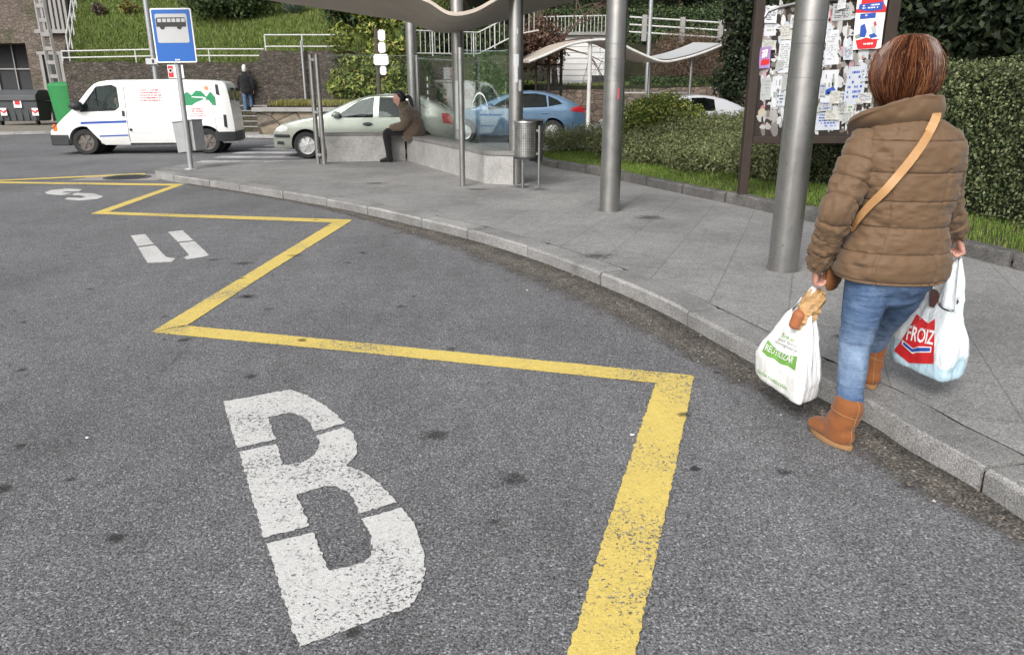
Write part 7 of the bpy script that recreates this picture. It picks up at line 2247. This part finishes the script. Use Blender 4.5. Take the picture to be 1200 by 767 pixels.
def text_decal(name, text, org, ux, uy, bvh, mat, par, off=.004, bold=.0):
    """lettering laid on a curved surface: text space (x along, y up, cap height 0.7) mapped by org + x*ux + y*uy"""
    cu = bpy.data.curves.new('lettering', 'FONT'); cu.body = text; cu.resolution_u = 3; cu.offset = bold
    ob = bpy.data.objects.new('lettering', cu); COL.objects.link(ob)
    me = evaluated(ob); bpy.data.objects.remove(ob); bpy.data.curves.remove(cu)
    bm = bmesh.new(); bm.from_mesh(me)
    w = max(v.co.x for v in bm.verts)
    bmesh.ops.triangulate(bm, faces=bm.faces)
    bmesh.ops.subdivide_edges(bm, edges=[e for e in bm.edges if e.calc_length() > .25], cuts=2)
    bad = []
    for v in bm.verts:
        x, y = v.co.x / w, v.co.y / .7
        px, py = org[0] + x * ux[0] + y * uy[0], org[1] + x * ux[1] + y * uy[1]
        h, nrm = cast(px, py, bvh)
        if h is None: bad.append(v); continue
        if nrm.dot(_ray(px, py)) > 0: nrm = -nrm
        v.co = h + nrm * off
    bmesh.ops.delete(bm, geom=bad, context='VERTS')
    me.materials.clear(); bm.to_mesh(me); bm.free()
    return link_mesh(name, me, mat, par)
# left hand: white carrier bag with green print and a paper-wrapped loaf
gripL = HL + Vector((.002, 0, -.022))
A_, B_, C_ = at(882, 436, .17), at(936, 475, .15), at(961, 464, .15)
D_ = A_ + C_ - B_
root, bag = plastic_bag('plastic_bag', 'white plastic bag with green print and brown paper in the left hand', gripL, [A_, B_, C_, D_], .5, M['bag_white'],
                        [('bag_handle', [.02, .10, .2]), ('bag_handle', [.52, .6, .7])], lambda s: .56 + .05 * math.cos(s * 4 * PI + 1.9), 3)
bb = bvh_of(bag)
cl = lambda pts: [(870 + x / 4.51, 320 + y / 4.51) for x, y in pts]
decal('green_banner', cl([(105, 412), (138, 352), (165, 385), (190, 405), (235, 432), (292, 440), (280, 515), (245, 492), (200, 478), (170, 452), (135, 440)]), bb, M['ink_green'], root)
text_decal('banner_text', 'REUTILIZAR', cl([(122, 405)])[0], (33, 16.5), (2.6, -7.2), bb, M['ink_white'], root, .0075, .006)
text_decal('small_text', 'Este es', cl([(208, 335)])[0], (14, 7), (2.0, -5.0), bb, M['ink_green'], root, .003)
text_decal('small_text', 'por favor', cl([(190, 352)])[0], (22, 10), (1.6, -4.0), bb, M['ink_grey'], root, .003)
text_decal('small_text', 'biodegradable', cl([(172, 366)])[0], (26, 12), (1.4, -3.6), bb, M['ink_grey'], root, .003)
text_decal('green_text', 'bolsa reutilizable', cl([(80, 522)])[0], (34, 21), (1.6, -4.4), bb, M['ink_green'], root, .003)
text_decal('green_text', 'gracias por su compra', cl([(78, 552)])[0], (38, 25), (1.0, -2.6), bb, M['ink_grey'], root, .003)
lo = thing('paper_wrapped_loaf', 'bread roll in crumpled brown paper sticking out of the left bag', 'bread', (1.40, 3.32, .6))
ball = bvh_of(bag, *[o_ for o_ in root.children if o_.name.startswith('bag_handle')])
hits = [cast(x_, y_, ball)[0] for x_, y_ in ((938, 378), (944, 368), (949, 360))]
hits = [h_ for h_ in hits if h_ is not None]
c0 = min(hits, key=lambda h_: h_.y) if hits else None
if c0 is None: c0 = Vector((1.38, 3.26, .6))
e0 = aty(958, 346, c0.y + .005); e1 = aty(938, 380, c0.y + .005)
mb = MB(); loft([e1, e1.lerp(e0, .25), e1.lerp(e0, .6), e0], [(.026, .03), (.036, .04), (.046, .045), (.036, .04)], 15, 4, (1, 0, 0), mb=mb)
pp = mb.build('paper', M['kraft'], lo)
def crumple(P, N): return RNG.uniform(-.011, .013, len(P))
displace(pp, crumple)
e2 = aty(931, 381, c0.y - .005); e3 = aty(937, 368, c0.y - .012)
mb = MB(); loft([e2, e3], [.026, .030], 20, 6, (1, 0, 0), mb=mb); mb.build('crust', surf('bread_crust', (.34, .12, .05), .6, .3, 40), lo, smooth=60)
# right hand: pale translucent bag with the red print
gripR = HR + Vector((0, .01, -.02))
A_, B_, C_ = at(1041, 418, .25), at(1105, 448, .25), at(1131, 441, .25)
D_ = A_ + C_ - B_
root, bag = plastic_bag('plastic_bag', 'pale bluish plastic bag with red and blue print in the right hand', gripR, [A_, B_, C_, D_], .62, M['bag_pale'],
                        [('bag_handle', [.10, .2, .28]), ('bag_handle', [.36, .45, .52])], lambda s: .60 + .04 * math.cos(s * 4 * PI + .6), 9)
bag.data.materials.append(M['bag_blue'])
for p in bag.data.polygons:
    if p.center.z < .335 + .03 * math.sin(p.center.x * 40) : p.material_index = 1
bb = bvh_of(bag)
cr = lambda pts: [(1020 + x / 4.26, 280 + y / 4.26) for x, y in pts]
decal('red_label', cr([(232, 375), (262, 398), (290, 422), (325, 396), (318, 622), (195, 618), (120, 556), (160, 500)]), bb, M['ink_red'], root)
text_decal('label_text', 'FROIZ', cr([(180, 500)])[0], (32.5, 6.6), (3.0, -16.0), bb, M['ink_white'], root, .0070, .02)
decal('label_ribbon', cr([(163, 502), (215, 545), (240, 536), (308, 538), (306, 566), (228, 566), (212, 572), (158, 524)]), bb, M['ink_white'], root, .0035)
decal('ribbon_band', cr([(170, 512), (214, 548), (238, 541), (303, 543), (301, 560), (228, 560), (212, 564), (166, 524)]), bb, M['ink_blue'], root, .0045)
decal('red_panel', cr([(318, 405), (350, 440), (345, 580), (312, 610)]), bb, M['ink_red'], root, .0015) if False else None
ball = bvh_of(bag, *[o_ for o_ in root.children if o_.name.startswith('bag_handle')])
hits = [cast(x_, y_, ball)[0] for x_, y_ in ((1091, 352), (1096, 356), (1098, 348))]
hits = [h_ for h_ in hits if h_ is not None]
c0 = min(hits, key=lambda h_: h_.y) if hits else Vector((2, 3.36, .6))
b0 = thing('packet', 'dark brown packet showing at the mouth of the right bag', 'packet', (2.0, 3.3, .6))
q = [aty(1091, 339, c0.y - .006), aty(1102, 346, c0.y - .006), aty(1097, 362, c0.y - .008), aty(1089, 359, c0.y - .008)]
mb = MB(); vs = [tuple(v) for v in q] + [tuple(v + Vector((.03, .07, 0))) for v in q]; mb.add(vs, [(3, 2, 1, 0), (4, 5, 6, 7), (0, 4, 5, 1), (1, 5, 6, 2), (2, 6, 7, 3), (3, 7, 4, 0)]); mb.build('wrapper', surf('brown_wrapper', (.06, .025, .02), .35, .3, 20), b0, bevel=.004)
# ------------------------------------------------------------------ smaller figures: seated woman, man on the steps, van driver
def dressed(name, label, cat, base, parts, Mx, hair=None):
    """parts: (part name, material, [loft specs], voxel); everything given in the figure's own frame (x right, y forward, z up)"""
    t = thing(name, label, cat, base)
    out = {}
    for nm, mat, fn, vox in parts:
        mb = MB(); fn(mb); mb.v = [tuple(Mx @ Vector(v)) for v in mb.v]
        out[nm] = remeshed(mb, nm, mat, t, vox, 3)
    return t, out
# seated woman: she sits on the bench end facing left, bowed forward
sx, sy = -2.06, 15.55
Mx = Matrix.Translation((sx, sy, 0)) @ Matrix.Rotation(R(97), 4, 'Z')
SEAT = .63
def sb_body(mb):
    head(mb, (0, .19, 1.33), (0, 1, 0), .225, R(28))
    loft([(0, .10, 1.10), (0, .14, 1.2), (0, .16, 1.26)], [.075, .06, .055], 14, 4, mb=mb)
    loft([(0, -.04, .68), (0, -.02, .9), (0, .05, 1.08)], [(.15, .11), (.15, .11), (.13, .08)], 16, 4, mb=mb)
    for s in (-1, 1):
        loft([(s * .17, .06, 1.06), (s * .21, .12, .84), (s * .10, .36, .79)], [.045, .04, .028], 10, 5, (0, 1, 0), mb=mb)
        hand(mb, (s * .10, .36, .79), (-s * .35, .9, -.15), (0, -.2, -1), .95, .55, -s)
        loft([(s * .09, .0, .70), (s * .10, .42, .70), (s * .10, .42, .34), (s * .10, .42, .27)], [.07, .06, .045, .035], 12, 6, mb=mb)
def sb_coat(mb):
    loft([(0, -.06, .635), (0, -.07, .72), (0, -.06, .85), (0, -.01, 1.0), (0, .05, 1.11), (0, .09, 1.17), (0, .115, 1.215)], [(.22, .24), (.255, .25), (.25, .225), (.24, .195), (.21, .16), (.13, .115), (.10, .095)], 26, 6, mb=mb)
    for s in (-1, 1): loft([(s * .18, .06, 1.09), (s * .24, .03, .96), (s * .235, .13, .83), (s * .17, .27, .80), (s * .11, .35, .79)], [.098, .092, .085, .07, .052], 16, 6, (0, 1, 0), mb=mb)
    loft([(0, .09, 1.17), (0, .10, 1.24)], [(.11, .105), (.105, .10)], 20, 4, mb=mb)
    loft([(0, .05, .66), (0, .20, .74)], [(.20, .06), (.17, .04)], 16, 4, mb=mb)
def sb_trousers(mb):
    loft([(0, -.10, .68), (0, .06, .71)], [(.17, .06), (.17, .075)], 20, 5, mb=mb)
    for s in (-1, 1): loft([(s * .09, .02, .71), (s * .10, .30, .72), (s * .10, .43, .70), (s * .10, .455, .62), (s * .10, .43, .42), (s * .10, .42, .165)], [.088, .082, .078, .075, .066, .06], 16, 6, (1, 0, 0), mb=mb)
def sb_shoes(mb):
    for s in (-1, 1): loft([(s * .10, .37, .165), (s * .10, .44, .175), (s * .105, .53, .155), (s * .107, .60, .145)], [(.038, .045), (.045, .05), (.045, .034), (.03, .022)], 14, 5, mb=mb)
def sb_hair(mb):
    loft([(0, .13, 1.30), (0, .125, 1.37), (0, .15, 1.43), (0, .20, 1.465), (0, .235, 1.455)], [(.085, .075), (.10, .085), (.10, .08), (.08, .05), (.04, .02)], 18, 5, mb=mb)
    loft([(0, .05, 1.36), (0, .0, 1.38), (0, -.045, 1.34), (0, -.075, 1.20), (0, -.10, 1.05), (0, -.11, .95)], [.03, .035, .038, .036, .030, .012], 12, 6, mb=mb)
m_olive = mk_fabric('olive_brown_coat', (.095, .070, .048), .85, .15, 200, .2, .3)
m_black = mk_fabric('black_cloth', (.010, .010, .011), .85, .2, 200, .2, .2)
t, o = dressed('person', 'woman in olive brown coat sitting with bowed head on the granite bench', 'woman', (sx, sy, .12), [
    ('body', M['skin'], sb_body, .011), ('coat', m_olive, sb_coat, .013), ('trousers', m_black, sb_trousers, .013), ('shoes', m_black, sb_shoes, .010), ('hair', surf('black_hair', (.009, .008, .008), .4, .2, 60), sb_hair, .009)], Mx)
displace(o['coat'], lambda P, N: .010 * noise3(P * np.array((11, 11, 16))) + .005 * noise3(P * 30))
displace(o['trousers'], lambda P, N: .006 * noise3(P * 18))
# man climbing the steps, back to the camera
p = aty(296, 150, 28.0); MZ = .70
ms = 1.0
Mx = Matrix.Translation((p.x, 27.75, 0)) @ Matrix.Rotation(R(6), 4, 'Z') @ Matrix.Scale(.92, 4)
g0 = .66 / .92
def mn_body(mb):
    head(mb, (0, .03, g0 + 1.63), (0, 1, 0), .23, R(8))
    loft([(0, 0, g0 + 1.42), (0, .015, g0 + 1.55)], [.075, .06], 14, 4, mb=mb); loft([(0, 0, g0 + .95), (0, 0, g0 + 1.2), (0, 0, g0 + 1.4)], [(.15, .10), (.16, .11), (.15, .09)], 16, 4, mb=mb)
    for s in (-1, 1):
        loft([(s * .20, 0, g0 + 1.38), (s * .25, -.03, g0 + 1.1), (s * .25, .06, g0 + .86)], [.05, .045, .03], 10, 5, (0, 1, 0), mb=mb); hand(mb, (s * .25, .06, g0 + .86), (0, .15, -1), (-s, 0, 0), 1.0, .5, s)
    loft([(-.09, 0, g0 + .9), (-.09, -.01, g0 + .48), (-.09, -.04, g0 + .08)], [.08, .055, .04], 12, 5, mb=mb); loft([(.09, 0, g0 + .9), (.10, .14, g0 + .56), (.10, .14, g0 + .24)], [.08, .055, .04], 12, 5, mb=mb)
def mn_jacket(mb):
    loft([(0, 0, g0 + .80), (0, 0, g0 + .95), (0, 0, g0 + 1.2), (0, 0, g0 + 1.38), (0, .0, g0 + 1.47), (0, .01, g0 + 1.53)], [(.21, .15), (.215, .155), (.225, .16), (.20, .14), (.12, .10), (.085, .085)], 24, 6, mb=mb)
    for s in (-1, 1): loft([(s * .19, 0, g0 + 1.37), (s * .26, -.03, g0 + 1.12), (s * .26, .05, g0 + .88)], [.08, .07, .055], 16, 7, (0, 1, 0), mb=mb)
def mn_jeans(mb):
    loft([(0, 0, g0 + .96), (0, -.01, g0 + .84)], [(.17, .12), (.17, .13)], 18, 5, mb=mb)
    loft([(-.09, 0, g0 + .88), (-.09, -.01, g0 + .48), (-.09, -.04, g0 + .08)], [.098, .075, .07], 16, 6, mb=mb); loft([(.09, 0, g0 + .88), (.10, .13, g0 + .56), (.10, .13, g0 + .26)], [.098, .078, .07], 16, 6, mb=mb)
def mn_shoes(mb):
    loft([(-.09, -.10, g0 + .045), (-.09, -.02, g0 + .055), (-.09, .14, g0 + .04)], [(.04, .04), (.048, .05), (.035, .028)], 12, 5, mb=mb); loft([(.10, .07, g0 + .225), (.10, .15, g0 + .235), (.10, .31, g0 + .22)], [(.04, .04), (.048, .05), (.035, .028)], 12, 5, mb=mb)
def mn_hair(mb): loft([(0, -.035, g0 + 1.57), (0, -.02, g0 + 1.66), (0, .01, g0 + 1.745), (0, .05, g0 + 1.755)], [(.075, .07), (.088, .09), (.07, .075), (.04, .03)], 16, 5, mb=mb)
t, o = dressed('person', 'white haired man in a dark jacket and jeans climbing the stone steps', 'man', (p.x, 27.75, .7), [
    ('body', M['skin'], mn_body, .014), ('jacket', m_black, mn_jacket, .015), ('jeans', M['denim'], mn_jeans, .015), ('shoes', m_black, mn_shoes, .012), ('hair', surf('white_hair', (.55, .55, .54), .7, .2, 60), mn_hair, .011)], Mx)
displace(o['jacket'], lambda P, N: .010 * noise3(P * 14))
# the van driver, hands on the wheel
Mx = VANM @ Matrix.Translation((X(137), .30, 0)) @ Matrix.Scale(.9, 4) @ Matrix.Rotation(R(-90), 4, 'Z')
def dr_body(mb):
    head(mb, (0, .02, 1.38), (0, 1, 0), .21)
    loft([(0, -.02, 1.2), (0, 0, 1.3)], [.07, .055], 14, 4, mb=mb); loft([(0, -.02, .70), (0, -.04, 1.0), (0, -.02, 1.2)], [(.14, .10), (.15, .10), (.13, .08)], 16, 4, mb=mb)
    for s in (-1, 1):
        loft([(s * .17, 0, 1.14), (s * .22, .16, .98), (s * .14, .38, 1.06)], [.045, .04, .028], 10, 5, (0, 0, 1), mb=mb); hand(mb, (s * .14, .38, 1.06), (0, .8, .4), (0, .3, -1), .9, 1.0, -s)
        loft([(s * .09, 0, .66), (s * .11, .42, .70), (s * .11, .50, .40)], [.08, .065, .045], 12, 5, mb=mb)
def dr_shirt(mb):
    loft([(0, -.02, .66), (0, -.04, .9), (0, -.04, 1.08), (0, -.02, 1.2), (0, -.01, 1.26)], [(.17, .13), (.185, .14), (.19, .135), (.13, .10), (.075, .075)], 20, 5, mb=mb)
    for s in (-1, 1): loft([(s * .16, 0, 1.14), (s * .23, .13, .99), (s * .18, .27, 1.02), (s * .15, .34, 1.05)], [.075, .065, .055, .045], 14, 5, (0, 0, 1), mb=mb)
def dr_trousers(mb):
    for s in (-1, 1): loft([(s * .08, -.05, .64), (s * .11, .40, .70), (s * .11, .49, .42)], [.095, .08, .065], 14, 5, mb=mb)
def dr_hair(mb): loft([(0, -.04, 1.34), (0, -.02, 1.42), (0, .01, 1.485), (0, .06, 1.48)], [(.07, .065), (.08, .08), (.065, .07), (.04, .03)], 14, 5, mb=mb)
q = VANM @ Vector((X(137), .36, .6))
dressed('person', 'driver in a pale blue shirt at the wheel of the white van', 'driver', q, [
    ('body', M['skin'], dr_body, .012), ('shirt', mk_fabric('pale_blue_shirt', (.42, .52, .62), .8), dr_shirt, .013), ('trousers', m_black, dr_trousers, .014), ('hair', surf('dark_hair', (.02, .016, .013), .5, .2, 60), dr_hair, .011)], Mx)
